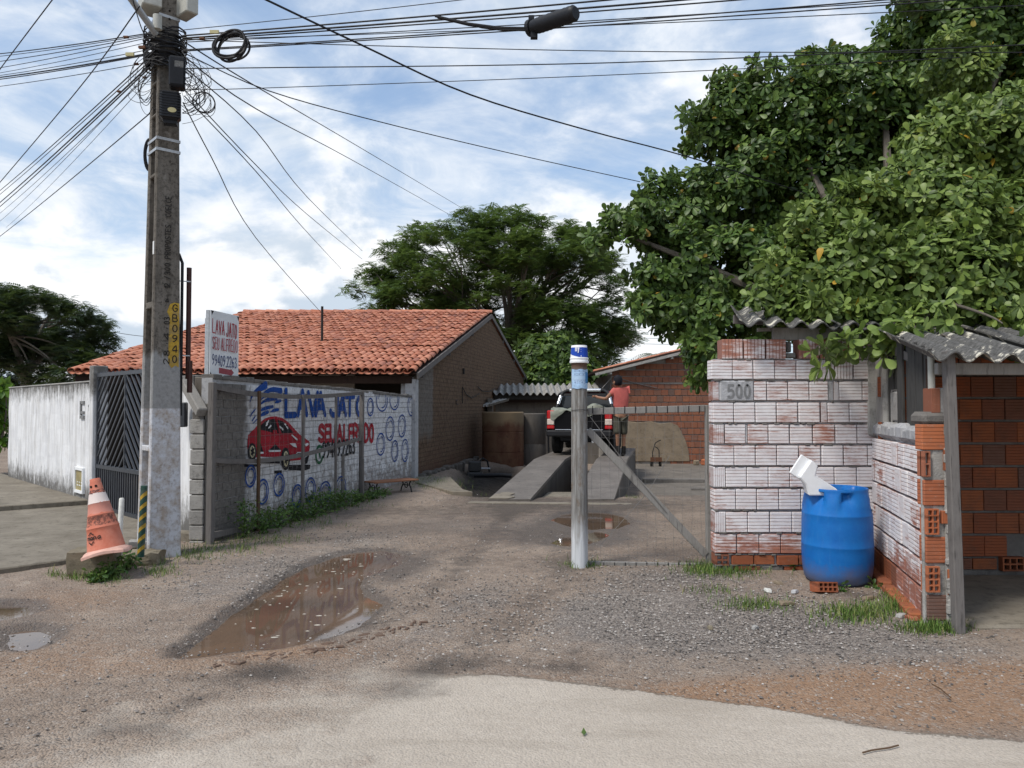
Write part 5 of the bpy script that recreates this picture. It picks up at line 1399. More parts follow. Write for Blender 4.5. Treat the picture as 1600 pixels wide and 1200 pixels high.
# ------------------------------------------------------------------ blue barrel with the white spout, brick in front
def barrel():
    c = gnd(1305, 905); c = V((2.975, 7.08, 0)); Rb = .315
    b = thing('plastic_barrel', 'big blue plastic barrel in the corner of the white brick walls', 'barrel', tuple(c))
    prof = [(.20, .0), (.255, .012), (.285, .05), (.298, .12), (.304, .2), (.307, .30), (.3075, .36), (.310, .368), (.3075, .376), (.306, .45), (.304, .58), (.301, .655), (.303, .662), (.299, .67), (.298, .74), (.288, .80), (.274, .86), (.268, .885), (.270, .90), (.266, .91), (.258, .905), (.252, .87), (.25, .80)]
    n = 72; vs, fs = [], []
    prof = [(r, z * .945) for r, z in prof]
    for (r, z) in prof:
        for k in range(n):
            a = 2 * math.pi * k / n; rr = r
            # four moulded hand grips under the rim
            for g in (-math.pi / 2 - .06, 0.75, 2.35, -2.55, -.42):
                da = abs((a - g + math.pi) % (2 * math.pi) - math.pi)
                if .66 < z < .835:
                    wide = .13 + .20 * (.835 - z) / .17
                    rr -= .065 * ss(wide + .03, wide - .05, da) * ss(.66, .695, z) * (1. if z > .75 else .6) * (z - .62) / .2
            vs.append((c.x + rr * math.cos(a), c.y + rr * math.sin(a), c.z + z))
    m = len(prof)
    for i in range(m - 1):
        for k in range(n): k2 = (k + 1) % n; fs.append((i * n + k, i * n + k2, (i + 1) * n + k2, (i + 1) * n + k))
    fs.append(tuple(range(n - 1, -1, -1)))
    mb = MB(); mb.add(vs, fs); mb.build('body', MAT['barrel'], b, smooth=45)
    mb = MB(); mb.lathe([(0, .30), (.25, .30)], 32, c=c); mb.build('contents', MAT['dark_timber'], b)
    # the spout is a bent square plastic chute standing in the barrel
    t_ = thing('plastic_chute', 'white bent plastic chute sticking up out of the blue barrel', 'chute', tuple(c + V((-.1, 0, .9))))
    pts = [at(1300, 768, 6.98), at(1282, 757, 6.96), at(1268, 748, 6.95), at(1258, 741, 6.95)]
    mb = MB(); Yd = V((0, .07, 0))
    out = [(1253, 751), (1262, 765), (1308, 770), (1276, 741), (1277, 727), (1266, 719), (1258, 733)]
    outl = [(1248.5, 746), (1259, 757), (1264, 775), (1318, 775), (1306, 763), (1275, 743), (1279, 727), (1267.5, 718.5)]
    P_ = [at(x, y, 6.93) for x, y in outl]; Q_ = [p + V((.01, .13, .012)) for p in P_]
    n = len(P_); mb.add(P_ + Q_, [tuple(range(n)), tuple(range(2 * n - 1, n - 1, -1))] + [(i, (i + 1) % n, (i + 1) % n + n, i + n) for i in range(n)])
    mb.build('body', MAT['white_plastic'], t_, bevel=.012, smooth=30)
    mb = MB(); a, b_ = at(1249, 747, 6.92), at(1268, 718.5, 6.92); mb.beam(a + V((-.004, .065, 0)), b_ + V((-.004, .065, .003)), .155, .022, up=UY); 
    mb.build('collar', MAT['white_plastic'], t_, bevel=.006)
    h = thing('loose_hollow_brick', 'broken hollow brick lying in front of the blue barrel', 'brick', tuple(gnd(1290, 925)))
    g = gnd(1291, 928)
    hollow('body', .185, .085, .13, 4, 2, [MAT['fbrick'], MAT['hole']], h, Matrix.Translation(g + V((0, .05, .048))) @ Matrix.Rotation(.22, 4, 'Z') @ Matrix.Rotation(R(-12), 4, 'X') @ Matrix.Rotation(R(4), 4, 'Y'), wall=.012)
barrel()

# ------------------------------------------------------------------ round gate post with the bucket
def gate_post():
    c = V((.675, 7.72, 0))
    p = thing('gate_post', 'round weathered gate post with whitewashed foot and a blue poster', 'post', tuple(c))
    n = 28; mb = MB(); hs = np.linspace(-.1, 2.1, 34)
    prof = [(.083 - .004 * (z / 2.1) + random.uniform(-.0012, .0012), z) for z in hs]
    mb.lathe(prof, n, c=c); o = mb.build('trunk', MAT['gatepost'], p, smooth=60)
    # poster wrapped round the front
    a = np.linspace(math.radians(205), math.radians(342), 18)
    def wrap(name, z0, z1, a, r, m, wav=.0, z0b=None):
        vs, fs = [], []
        for i, t_ in enumerate(a):
            for k in (0, 1):
                z = (z0 if k == 0 else z1) + wav * math.sin(i * .8 + k)
                vs.append((c.x + r * math.cos(t_), c.y + r * math.sin(t_), z))
        for i in range(len(a) - 1): fs.append((2 * i, 2 * i + 2, 2 * i + 3, 2 * i + 1))
        m_ = MB(); m_.add(vs, fs); return m_.build(name, MAT[m], p, smooth=True)
    zt, zb = at(905, 577, 7.63).z, at(905, 607, 7.63).z
    wrap('poster', zb, zt, a, .0855, 'poster_blue', .004)
    wrap('poster_corner', zb + .05, zt - .03, a[13:], .0866, 'poster_dark', .006)
    ink = MB()
    for row, (f_, h_, n_) in enumerate(((.86, .022, 8), (.68, .022, 8), (.40, .012, 11), (.27, .018, 5))):
        z = zb + (zt - zb) * f_
        for i in range(n_):
            t0 = math.radians(232 + i * 80 / n_); t1 = t0 + math.radians(80 / n_ * .62); r = .0862
            for q in ((0, h_ * .25), (h_ * .75, h_)) if i % 3 else ((0, h_),):
                v = [(c.x + r * math.cos(t_), c.y + r * math.sin(t_), z + z_) for t_ in (t0, t1) for z_ in q]; ink.add(v, [(0, 2, 3, 1)])
    ink.build('poster_print', MAT['poster_ink'], p)
    mb = MB(); mb.tube([(c.x + .087 * math.cos(t_), c.y + .087 * math.sin(t_), 1.565 + .004 * math.sin(3 * t_)) for t_ in np.linspace(0, 6.28, 24)], .0022, 4); mb.build('wire_tie', MAT['cable'], p)
    b = thing('paint_bucket', 'white and blue plastic bucket turned upside down over the post top', 'bucket', (c.x, c.y, 2.08))
    z0 = at(905, 567, 7.64).z; z1 = at(905, 539, 7.64).z; H = z1 - z0
    mb = MB(); mb.lathe([(.090, 0), (.096, .004), (.096, .022), (.091, .026), (.091, .040), (.095, .044), (.0945, .052), (.088, .055), (.080, H - .004), (.077, H), (0, H)], 32, c=(c.x, c.y, z0)); mb.build('body', MAT['white_plastic'], b, smooth=35)
    hb = MB(); aa = np.linspace(math.radians(185), math.radians(348), 20); vs, fs = [], []
    for i, t_ in enumerate(aa):
        f_ = i / 19; lo = .058 + .075 * max(0, .5 - f_) ** 1.1
        for z in (lo, H - .022):
            r = .0888 - (z - .055) / (H - .055) * .008; vs.append((c.x + r * math.cos(t_), c.y + r * math.sin(t_), z0 + z))
    for i in range(19): fs.append((2 * i, 2 * i + 2, 2 * i + 3, 2 * i + 1))
    hb.add(vs, fs); hb.build('label', MAT['bucket_blue'], b, smooth=True)
    tp = Paint((c.x - .045, c.y - .0945, z0 + .118), UX, UZ, -UY)
    tp.text('ny', 0, .04, 0, .062, .009, slope=.12); 
    tp.poly([(.052, -.055), (.060, -.055), (.060, -.045), (.052, -.045)]); 
    for k in range(3): tp.poly([(.053, .03 - k * .02), (.056, .03 - k * .02), (.056, .036 - k * .02), (.053, .036 - k * .02)])
    tp.build('label_print', MAT['white_plastic'], b)
    wl = Paint((c.x, c.y, z0), UX, UZ, -UY); wl.build('x', MAT['white_plastic'], b) if False else None
def M_gatepost():
    t = T('gate_post_wood', .85, .2); P = t.pos(); z = t.xyz(P)[2]
    st = t.noise(1.4, 7, .72, t.map(P, (34, 34, 1.5))); n2 = t.noise(14, 6, .7, t.map(P, (1, 1, .4)))
    c = t.mix(t.mr(st, .36, .62), (.11, .102, .09), (.31, .305, .295))
    c = t.mix(t.mr(n2, .52, .66, 0, .75), c, (.15, .105, .07))
    a = t.math('ADD', z, t.math('MULTIPLY', t.math('SUBTRACT', st, .5), .8))
    c = t.mix(t.mr(a, .50, .22, 0, .85), c, t.mix(t.mr(st, .4, .62), (.72, .74, .76), (.5, .52, .53)))
    c = t.mix(t.mr(z, 1.93, 2.0), c, (.11, .065, .045))
    t.base(c); t.bump(st, .5, .004); MAT['gatepost'] = t.m
M_gatepost(); gate_post()

def mesh_wires(o, u, w, h, nu, nh, parent, r=.0014, z0=0., sag=.0):
    mb = MB(); u = V(u).normalized()
    for i in range(nu):
        x = w * (i + .5) / nu
        mb.tube([V(o) + u * (x + random.uniform(-.012, .012)) + UZ * (z0 + h * k / 6) + u * random.uniform(-.006, .006) for k in range(7)], r, 4, caps=False)
    for j in range(nh):
        z = z0 + h * (j + .5) / nh
        mb.tube([V(o) + u * (w * k / 10) + UZ * (z + random.uniform(-.01, .01)) + V((0, random.uniform(-.008, .008), 0)) for k in range(11)], r, 4, caps=False)
    o_ = mb.build('wire_mesh', MAT['wire'], parent); return tag(o_, kind='stuff')
def right_gate():
    y = 7.80
    g = thing('mesh_gate', 'small wooden frame gate of wire mesh with a diagonal brace', 'gate', (1.95, y, 0))
    def p(x, py): return at(x, py, y)
    mb = MB(); mb.beam(p(1108, 884), p(1106, 633), .055, .075, up=UY); mb.build('hinge_stile', MAT['grey_wood'], g, bevel=.005)
    mb = MB(); mb.beam(p(918, 643), p(1101, 638), .04, .068); mb.build('top_rail', MAT['grey_wood'], g, bevel=.005)
    mb = MB(); mb.beam(p(918, 880), p(1102, 884), .04, .045); mb.build('bottom_rail', MAT['grey_wood'], g, bevel=.005)
    mb = MB(); mb.beam(p(918, 672) + V((0, -.03, 0)), p(1102, 866) + V((0, -.03, 0)), .03, .075); mb.build('brace', MAT['grey_wood'], g, bevel=.004)
    mb = MB(); mb.tube([p(919, 648) + V((0, -.05, 0)), p(975, 722) + V((0, -.05, 0)), p(1040, 800) + V((0, -.05, 0))], .004, 5); mb.tube([p(1046, 712), p(1012, 770), p(940, 850)], .003, 5); mb.build('slack_wire', MAT['wire'], g)
    a, b = p(918, 880), p(1102, 884)
    mesh_wires((a.x, y - .02, .02), (1, 0, 0), b.x - a.x, 1.52, 13, 9, g, r=.0013)
    mb = MB(); 
    for k in range(11):
        x = a.x + (b.x - a.x) * (k + .5) / 11
        mb.box((x, y - .022, p(1000, 640).z), (.008, .004, .075)); mb.box((x, y - .022, p(1000, 882).z), (.008, .004, .05))
    tag(mb.build('wire_staples', MAT['cable'], g), kind='stuff')
right_gate()
def left_gate():
    A, B = V((-3.50, 8.96, 0)), V((-2.545, 13.05, 0)); d = (B - A); L = d.length; d.normalize(); n = V((d.y, -d.x, 0))
    g = thing('mesh_gate', 'long sagging frame gate of wire mesh standing open along the painted wall', 'gate', tuple(A))
    def P(s, z): return A + d * s + UZ * z
    def sat(x):   # pixel column -> distance along gate
        r = ray(x, 700); o = V((0, 0, EYE)); t_ = (A - o).dot(n) / r.dot(n); return ((o + r * t_) - A).dot(d)
    mb = MB(); mb.beam(P(.0, -.1), P(.02, 1.88), .07, .075, up=n); mb.build('hinge_post', MAT['gate_wood'], g, bevel=.006)
    def rail(name, z0, z1, sag, h, m='gate_wood'):
        mb = MB(); k = 14
        pts = [P(L * i / k, z0 + (z1 - z0) * i / k - sag * math.sin(math.pi * min(1, (i / k) ** .8))) for i in range(k + 1)]
        for a, b in zip(pts[:-1], pts[1:]): mb.beam(a, b + (b - a) * .02, .035, h)
        mb.build(name, MAT[m], g)
    rail('top_rail', 1.84, 1.83, .10, .06); rail('middle_rail', .98, 1.06, .12, .055); rail('bottom_rail', .10, .02, .0, .07)
    for x, m, zt, w in ((401, 'brown_wood', 1.80, .07), (470.5, 'gate_wood', 1.77, .075), (522, 'gate_wood', 1.76, .07)):
        s_ = sat(x); mb = MB(); mb.beam(P(s_, .0) + n * .03, P(s_, zt) + n * .03, w * .72, .028, up=n); mb.build('stile', MAT[m], g, bevel=.004)
    mb = MB(); mb.beam(P(L - .02, -.04), P(L, 1.85), .06, .07, up=n); mb.beam(P(L - .06, -.05) + n * .04, P(L - .06, .72) + n * .04, .06, .05, up=n); mb.build('end_stile', MAT['gate_wood'], g, bevel=.005)
    mesh_wires(P(.05, 0) + n * -.02, d, L - .1, 1.68, 34, 11, g, r=.0016, z0=.08)
left_gate()

# ------------------------------------------------------------------ signboard on two poles
def sign():
    d = V((mdir.x, mdir.y, 0)); n = V((d.y, -d.x, 0)); A = at(327.5, 540, 9.2); A.z = 0
    s = thing('signboard', 'small white signboard LAVA JATO SEU ALFREDO with a red arrow, on two steel poles', 'sign', (A.x, A.y, 0))
    z0, z1, w = at(323, 588, 9.2).z, at(323, 484, 9.2).z, .66
    mb = MB(); mb.M = frame(A, d, -n, UZ); mb.box((w / 2, .0, (z0 + z1) / 2), (w, .012, z1 - z0)); mb.build('panel', MAT['sign_white'], s)
    mb = MB(); mb.M = frame(A, d, -n, UZ)
    for x in (.0, w - .025): mb.box((x + .0125, .028, (z0 + z1) / 2), (.04, .04, z1 - z0 - .002))
    mb.box((w / 2, .028, z0 + .02), (w - .06, .03, .03)); mb.box((w / 2, .028, z1 - .02), (w - .06, .03, .03)); mb.build('panel_frame', MAT['galv'], s)
    for x in (.02, w - .02):
        mb = MB(); mb.tube([A + d * x - n * .05 + UZ * -.2, A + d * x - n * .05 + UZ * (z1 - .1)], .022, 12); mb.build('pole', MAT['galv'], s, smooth=True)
    H = z1 - z0; o = A + n * .0075 + UZ * z0
    p = Paint(o, d, UZ, n)
    p.text('LAVA', .05, .31, H * .66, H * .865, .017, slope=-.03, jit=.03); p.text('JATO', .36, .60, H * .64, H * .855, .017, slope=-.03, jit=.03)
    p.text('SEU', .045, .185, H * .42, H * .60, .0125, slope=-.02, jit=.03); p.text('ALFREDO', .235, .605, H * .415, H * .60, .0125, slope=-.02, jit=.03)
    p.build('lettering', MAT['sign_red'], s)
    p = Paint(o, d, UZ, n); p.text('99409.2263', .05, .60, H * .175, H * .335, .0115, slope=-.02, jit=.04); p.build('phone_number', MAT['sign_blue'], s)
    p = Paint(o, d, UZ, n); p.poly([(.20, .045), (.47, .03), (.47, .012), (.55, .065), (.47, .118), (.47, .10), (.20, .115)]); p.build('arrow', MAT['sign_arrow'], s)
    p = Paint(o, d, UZ, n)
    for q in ([(.02, H - .005), (.075, H - .005), (.03, H - .06)], [(w - .05, H - .01), (w - .005, H - .01), (w - .005, H - .07)], [(0.004, .003), (.06, .003), (.004, .06)]): p.poly(q)
    p.build('bare_corner', MAT['ink'], s)
sign()

# ------------------------------------------------------------------ white boundary wall, bar gate and pillars on the left
def boundary():
    A, B = V((-10.62, 16.25, 0)), V((-6.50, 11.98, 0)); d = (B - A); L = d.length; d.normalize(); n = V((d.y, -d.x, 0))
    if n.y > 0: n = -n
    w = thing('boundary_wall', 'tall white boundary wall streaked with black mould, left of the bar gate', 'wall', tuple(A))
    mb = MB(); N_ = 30; M_ = frame(A, d, -n, UZ)
    # gently uneven faces
    vs, fs = [], []
    for i in range(N_ + 1):
        for j in range(9):
            z = -.1 + (1.985 + .1) * j / 8 + (.012 * math.sin(i * 1.3) if j == 8 else 0)
            vs.append(M_ @ V((L * i / N_, .006 * math.sin(i * .9 + j * 1.7) + random.uniform(-.002, .002), z)))
    for i in range(N_):
        for j in range(8): a = i * 9 + j; fs.append((a, a + 9, a + 10, a + 1))
    k = len(vs)
    for i in range(N_ + 1):
        for j in (0, 8): p = vs[i * 9 + j]; vs.append(p - n * .16)
    for i in range(N_):
        fs.append((i * 9 + 8, i * 9 + 17, k + 2 * i + 3, k + 2 * i + 1)); fs.append((k + 2 * i, k + 2 * i + 1, k + 2 * i + 3, k + 2 * i + 2))
    fs.append(tuple([j for j in range(9)] + [k + 1, k])); fs.append(tuple([N_ * 9 + j for j in range(8, -1, -1)] + [k + 2 * N_, k + 2 * N_ + 1]))
    mb.add(vs, fs); mb.build('face', MAT['plaster'], w)
    mb = MB(); mb.M = frame(A, d, -n, UZ); mb.box((L / 2, .08, 1.995), (L + .02, .19, .025)); mb.build('coping', MAT['dark_mortar'] if False else MAT['mortar'], w, bevel=.006)
    mb = MB(); mb.M = frame(B, d, -n, UZ); mb.box((.09, .03, 1.07), (.18, .22, 2.32)); mb.build('pillar', MAT['plaster'], w, bevel=.012)
    def sh(x, y):
        r = ray(x, y); o = V((0, 0, EYE)); t_ = (A - o).dot(n) / r.dot(n); p = o + r * t_; return (p - A).dot(d), p.z
    (s0, zt), (s1, _) = sh(119.5, 731), sh(133, 731); zb = sh(126, 768)[1]
    mb = MB(); mb.M = frame(A, d, -n, UZ)
    for c_, sz in ((((s0 + s1) / 2, -.012, zt), (s1 - s0, .05, .045)), (((s0 + s1) / 2, -.012, zb), (s1 - s0, .05, .045)), ((s0 + .022, -.012, (zt + zb) / 2), (.045, .05, zt - zb + .04)), ((s1 - .022, -.012, (zt + zb) / 2), (.045, .05, zt - zb + .04))): mb.box(c_, sz)
    mb.build('hatch_frame', MAT['white_plastic'], w)
    mb = MB(); mb.M = frame(A, d, -n, UZ); mb.box(((s0 + s1) / 2, .0, (zt + zb) / 2), (s1 - s0 - .09, .03, zt - zb - .04)); o = mb.build('hatch', MAT['brass_hatch'], w)
    mb = MB(); mb.M = frame(A, d, -n, UZ)
    for k in range(3): mb.box((s0 + .14 + k * .11, -.017, zb + .10), (.06, .006, .02)); mb.box((s0 + .14 + k * .11, -.017, zb + .15), (.05, .006, .015))
    mb.build('hatch_vents', MAT['label_white'], w)
    (a, zt), (b, _) = sh(127, 629), sh(133, 629); zb = sh(130, 649)[1]; wd = b - a
    mb = MB(); mb.M = frame(A, d, -n, UZ)
    mb.box((a + .03, -.012, (zt + zb) / 2), (.05, .022, zt - zb)); mb.box(((a + b) / 2, -.012, zt), (wd, .022, .05)); mb.box(((a + b) / 2 + .03, -.0125, zt - .16), (wd - .06, .022, .04)); mb.box(((a + b) / 2, -.0115, zb - .03), (wd, .022, .05)); mb.build('plaque', MAT['number_grey'], w)
    p = Paint(A + n * .012, d, UZ, n); (a, z1), (b, _) = sh(139, 633), sh(147.5, 633); z0 = sh(143, 641)[1]; p.text('1121', a, b, z0, z1, .035); p.build('house_number', MAT['number_grey'], w)
    # bar gate
    G0, G1 = V((-6.37, 11.83, .05)), V((-4.22, 9.72, .05)); e = (G1 - G0); GL = e.length; e.normalize(); gn = V((e.y, -e.x, 0))
    if gn.y > 0: gn = -gn
    g = thing('bar_gate', 'dark steel double gate with slanting bars above upright bars', 'gate', tuple(G0))
    H, mid = 2.06, .64
    def P(s, z): return G0 + e * s + UZ * z
    mb = MB()
    for z in (.03, mid, H - .03): mb.beam(P(0, z), P(GL, z), .045, .055)
    for s_ in (.02, 2.36, 2.42, GL - .02): mb.beam(P(s_, 0), P(s_, H), .045, .04, up=gn)
    mb.build('frame', MAT['gate_steel'], g)
    for leaf in (0, 1):
        a, b = ((.04, 2.34), (2.44, GL - .04))[leaf]; m_ = (a + b) / 2
        n_ = (26, 6)[leaf]
        for i in range(n_):
            x = a + (b - a) * (i + .5) / n_; mb = MB(); mb.beam(P(x, .05), P(x, mid - .02), .028, .02, up=gn); mb.build('bar', MAT['gate_steel'], g)
        mb = MB(); mb.beam(P(m_, mid), P(m_, H), .03, .03, up=gn); mb.build('bar', MAT['gate_steel'], g)
        h2 = H - mid; hw = (b - a) / 2; rise = .95
        for side in (-1, 1):
            nb = (15, 6)[leaf]
            for i in range(nb):
                u0 = -h2 / rise + (hw + h2 / rise) * (i + .6) / nb      # start along the bottom, measured from the outside
                # line z = rise*(x-u0)... rising towards the middle
                x0, z0 = u0, 0.
                if x0 < 0: z0 = -x0 * rise; x0 = 0
                x1 = hw; z1 = (x1 - u0) * rise
                if z1 > h2: x1 = u0 + h2 / rise; z1 = h2
                if x1 - x0 < .05: continue
                sx = (lambda q: m_ - hw + q) if side < 0 else (lambda q: m_ + hw - q)
                mb = MB(); mb.beam(P(sx(x0), mid + z0), P(sx(x1), mid + z1), .03, .022, up=gn); mb.build('bar', MAT['gate_steel'], g)
    # house side pillar behind the utility pole
    C0 = V((-4.13, 9.66, 0))
    p2 = thing('gate_pillar', 'white mouldy pillar right of the bar gate, behind the utility pole', 'pillar', tuple(C0))
    mb = MB(); mb.M = frame(C0, e, -gn, UZ); mb.box((.14, .07, .96), (.42, .2, 2.05)); mb.build('shaft', MAT['plaster'], p2, bevel=.01)
    mb = MB(); mb.box((-3.80, 9.50, .93), (.13, .28, 2.06)); mb.build('side_pier', MAT['shed_render'], p2, bevel=.01)
    mb = MB(); mb.box((-4.0, 9.35, 1.50), (.10, .09, .30)); mb.build('bell_box', MAT['gate_steel'], p2, bevel=.012)
    mb = MB(); mb.beam((-4.05, 9.28, .02), (-3.72, 9.16, .02), .16, .18); mb.build('step', MAT['pavement'], p2, bevel=.01)
    # pillar of small concrete blocks with the weathered timber
    b0 = V((-3.70, 9.14, 0)); bp = thing('block_pillar', 'slim pillar of grey concrete blocks beside the mesh gate', 'pillar', tuple(b0))
    for i in range(9):
        mb = MB(); mb.box(b0 + V((random.uniform(-.006, .006), 0, -.06 + i * .178)), (.165, .18, .166)); mb.build('block', MAT['mortar'], bp, bevel=.008)
    mb = MB(); mb.box(b0 + V((0, .01, .72)), (.13, .14, 1.62)); mb.build('mortar', MAT['dark_mortar'], bp)
    mb = MB(); mb.box(b0 + V((.105, .02, .78)), (.04, .16, 1.7)); mb.build('side_face', MAT['grey_render'], bp)
    mb = MB(); mb.beam(at(289, 597, 9.3), at(316, 645, 8.95), .12, .11); o = mb.build('timber', MAT['grey_wood'], bevel=.012); tag(o, 'short weathered grey timber slanting down onto the block pillar', 'timber')
boundary()
# ------------------------------------------------------------------ utility pole
PB = V((-3.79, 8.30, 0)); PTH = R(42)
pn = V((math.sin(PTH), -math.cos(PTH), 0)); px_ = V((math.cos(PTH), math.sin(PTH), 0))   # front normal; front width axis
def pole():
    p = thing('utility_pole', 'tall weathered concrete utility pole lettered 12/300 with yellow stencil GBO940', 'pole', tuple(PB))
    H = 7.6
    def wd(z): return .335 - .0225 * z      # front width
    def dp(z): return .40 - .026 * z        # depth
    M_ = frame(PB, px_, -pn, UZ)             # local x along the front, y into the pole
    def piece(name, f, zs, m='pole', bev=0):
        mb = MB(); vs = []; poly0 = f(zs[0]); n = len(poly0)
        for z in zs: vs += [M_ @ V((a, b, z)) for a, b in f(z)]
        fs = [tuple(range(n)), tuple(range(len(vs) - 1, len(vs) - n - 1, -1))]
        for k in range(len(zs) - 1):
            for i in range(n): j = (i + 1) % n; fs.append((k * n + i, k * n + j, (k + 1) * n + j, (k + 1) * n + i))
        mb.add(vs, fs); return mb.build(name, MAT[m], p, bevel=bev)
    zs = list(np.linspace(-.2, H, 20)); fl = .065
    # I section: front flange, web, back flange; local y runs from -dp/2 (front) to dp/2
    piece('front_flange', lambda z: [(-wd(z) / 2, -dp(z) / 2), (wd(z) / 2, -dp(z) / 2), (wd(z) / 2, -dp(z) / 2 + fl), (-wd(z) / 2, -dp(z) / 2 + fl)], zs, bev=.012)
    piece('back_flange', lambda z: [(-wd(z) / 2, dp(z) / 2 - fl), (wd(z) / 2, dp(z) / 2 - fl), (wd(z) / 2, dp(z) / 2), (-wd(z) / 2, dp(z) / 2)], zs, bev=.012)
    piece('web', lambda z: [(-wd(z) / 2 + .09, -dp(z) / 2 + fl - .004), (wd(z) / 2 - .09, -dp(z) / 2 + fl - .004), (wd(z) / 2 - .09, dp(z) / 2 - fl + .004), (-wd(z) / 2 + .09, dp(z) / 2 - fl + .004)], zs)
    mb = MB()
    def zpix(y): return at(240, y, 8.25).z
    for y, h in ((700, .06), (478, .07), (182, .03), (276, .04), (232, .02), (131, .03), (100, .03), (60, .03)):
        z = zpix(y)
        for s in (-1, 1): mb.box((s * (wd(z) / 2 - .046), 0, z), (.086, dp(z) - 2 * fl + .01, h), M_)
    mb.build('step', MAT['pole'], p, bevel=.008)
    # metal bands
    for y in (221, 238, 98, 30):
        z = zpix(y); a, b = wd(z) / 2 + .004, dp(z) / 2 + .004; mb = MB()
        for c_, sz in (((0, -b, z), (2 * a + .006, .004, .03)), ((0, b, z), (2 * a + .006, .004, .03)), ((-a, 0, z), (.004, 2 * b, .03)), ((a, 0, z), (.004, 2 * b, .03))): mb.box(c_, sz, M_)
        mb.build('steel_band', MAT['galv'], p)
    # yellow patch and writing on the front face
    def face(z): return PB + UZ * z + pn * (dp(z) / 2 + .002)
    up = (face(3) - face(1)); up = (up / up.z)
    o = face(0)
    pt = Paint(o, px_, up, pn)
    z0, z1 = at(270, 570, 8.1).z, at(270, 471, 8.1).z; pt.poly([(.015, z0 + .02), (.05, z0 - .03), (.09, z0), (.125, z0 - .02), (.128, z1), (.075, z1 + .005), (.03, z1 - .015), (.00, z1 - .10), (.03, z1 - .16), (.02, z1 - .34)]); o1 = pt.build('yellow_patch', MAT['stencil_yellow'], p)
    pt = Paint(o + pn * .0012, px_, up, pn); hz = (z1 - z0) / 6.1
    for i, ch in enumerate('GBO940'):
        zz = z1 - hz * (i + .82)
        for st in FONT[ch]: pt.ribbon([(.060 + a * .088, zz + b * hz * .66) for a, b in st], .0115)
    pt.build('stencil_code', MAT['ink'], p)
    # cast lettering reading upwards
    q = Paint(o + pn * .0012, up, -px_, pn)
    for txt, ya, yb in (('28', 568, 546), ('4', 530, 519), ('03', 505, 494), ('>', 470, 464), ('12', 449, 441), ('/300', 434, 409), ('PROPOSTES', 402, 349), ('COELCE', 336, 304)):
        a, b = at(265, ya, 8.1).z, at(265, yb, 8.1).z; q.text(txt, a, b, -.025, .03, .009)
    for y in (513, 537): z = at(265, y, 8.1).z; q.poly([(z, 0), (z + .012, 0), (z + .012, .012), (z, .012)])
    tag(q.build('cast_lettering', MAT['ink'], p), kind='stuff')
    # white sticker, conduits on the right flank
    mb = MB(); z = zpix(391); mb.box((-wd(z) / 2 - .003, -dp(z) / 2 + .03, z), (.004, .04, .14), M_); mb.build('sticker', MAT['label_white'], p)
    mb = MB(); e0 = V((-3.55, 8.42, 0)); mb.tube([e0 + UZ * 1.9, e0 + UZ * at(288, 418, 8.4).z], .027, 10); mb.tube([e0 + V((.02, 0, 1.75)), e0 + V((.02, 0, 2.1))], .03, 8); mb.build('conduit', MAT['brown_pipe'], p, smooth=True)
    mb = MB(); e1 = V((-3.60, 8.36, 0)); mb.tube([e1 + UZ * 1.5, e1 + UZ * at(286, 412, 8.4).z, e1 + V((-.04, 0, at(284, 398, 8.4).z))], .017, 8); mb.build('thin_conduit', MAT['black_plastic'], p, smooth=True)
    mb = MB(); 
    for y in (555, 438): z = at(288, y, 8.3).z; mb.beam(e1 + V((-.05, -.03, z)), e0 + V((.03, -.03, z)), .006, .012)
    mb.build('conduit_clip', MAT['galv'], p)
    # steel arm and small bushing near the top
    mb = MB(); mb.tube([at(243, 52, 8.05), at(203, -4, 7.6), at(190, -22, 7.45)], .035, 10); mb.build('steel_arm', MAT['galv'], p, smooth=True)
    mb = MB(); mb.tube([at(246, 46, 8.0), at(246, 24, 8.0)], .045, 12); mb.build('bushing', MAT['box_grey'], p, smooth=True)
    bolts = MB()
    for y in (9, 22, 35): z = at(266, y, 8.1).z; bolts.tube([face(z) - pn * .01, face(z) + pn * .006], .011, 8)
    bolts.build('bolt_hole', MAT['hole'], p)
    # ---- equipment hung on the pole
    def box_at(name, lab, cat, px0, py0, px1, py1, d, depth, m, bev, ang=PTH, tilt=0.):
        a, b = at(px0, py1, d), at(px1, py0, d); c = (a + b) / 2; w, h = (b.x - a.x), b.z - a.z
        th = thing(name, lab, cat, tuple(c)); Mx = Matrix.Translation(c) @ Matrix.Rotation(ang, 4, 'Z') @ Matrix.Rotation(tilt, 4, 'Y')
        mb = MB(); mb.box((0, 0, 0), (w * .92, depth, h), Mx); mb.build('case', MAT[m], th, bevel=bev); return th, Mx, w, h
    t1, Mx, w, h = box_at('junction_box', 'upper black junction box with a white label strapped to the pole', 'junction box', 264, 91, 290, 139, 7.98, .15, 'black_plastic', .018, R(20))
    mb = MB(); mb.box((.02, -.078, h * .22), (w * .5, .006, .065), Mx); mb.build('label', MAT['label_white'], t1)
    mb = MB(); mb.box((0, -.077, -.0), (w * .78, .008, h * .86), Mx); mb.build('cover', MAT['black_plastic'], t1, bevel=.003)
    t2, Mx, w, h = box_at('junction_box', 'lower ribbed black junction box with an oval badge on the pole', 'junction box', 250, 145, 283, 189, 7.96, .16, 'black_plastic', .03, R(20))
    mb = MB(); mb.lathe([(.0, 0), (.042, 0), (.042, .006), (0, .006)], 20, M=Mx @ Matrix.Translation((.02, -.082, -h * .2)) @ Matrix.Rotation(R(90), 4, 'X') @ Matrix.Diagonal((1, .62, 1, 1))); mb.build('badge', MAT['label_gold'], t2)
    mb = MB()
    for k in range(10): mb.box((0, -.08, -h * .42 + h * .84 * k / 9), (w * .95, .012, .008), Mx)
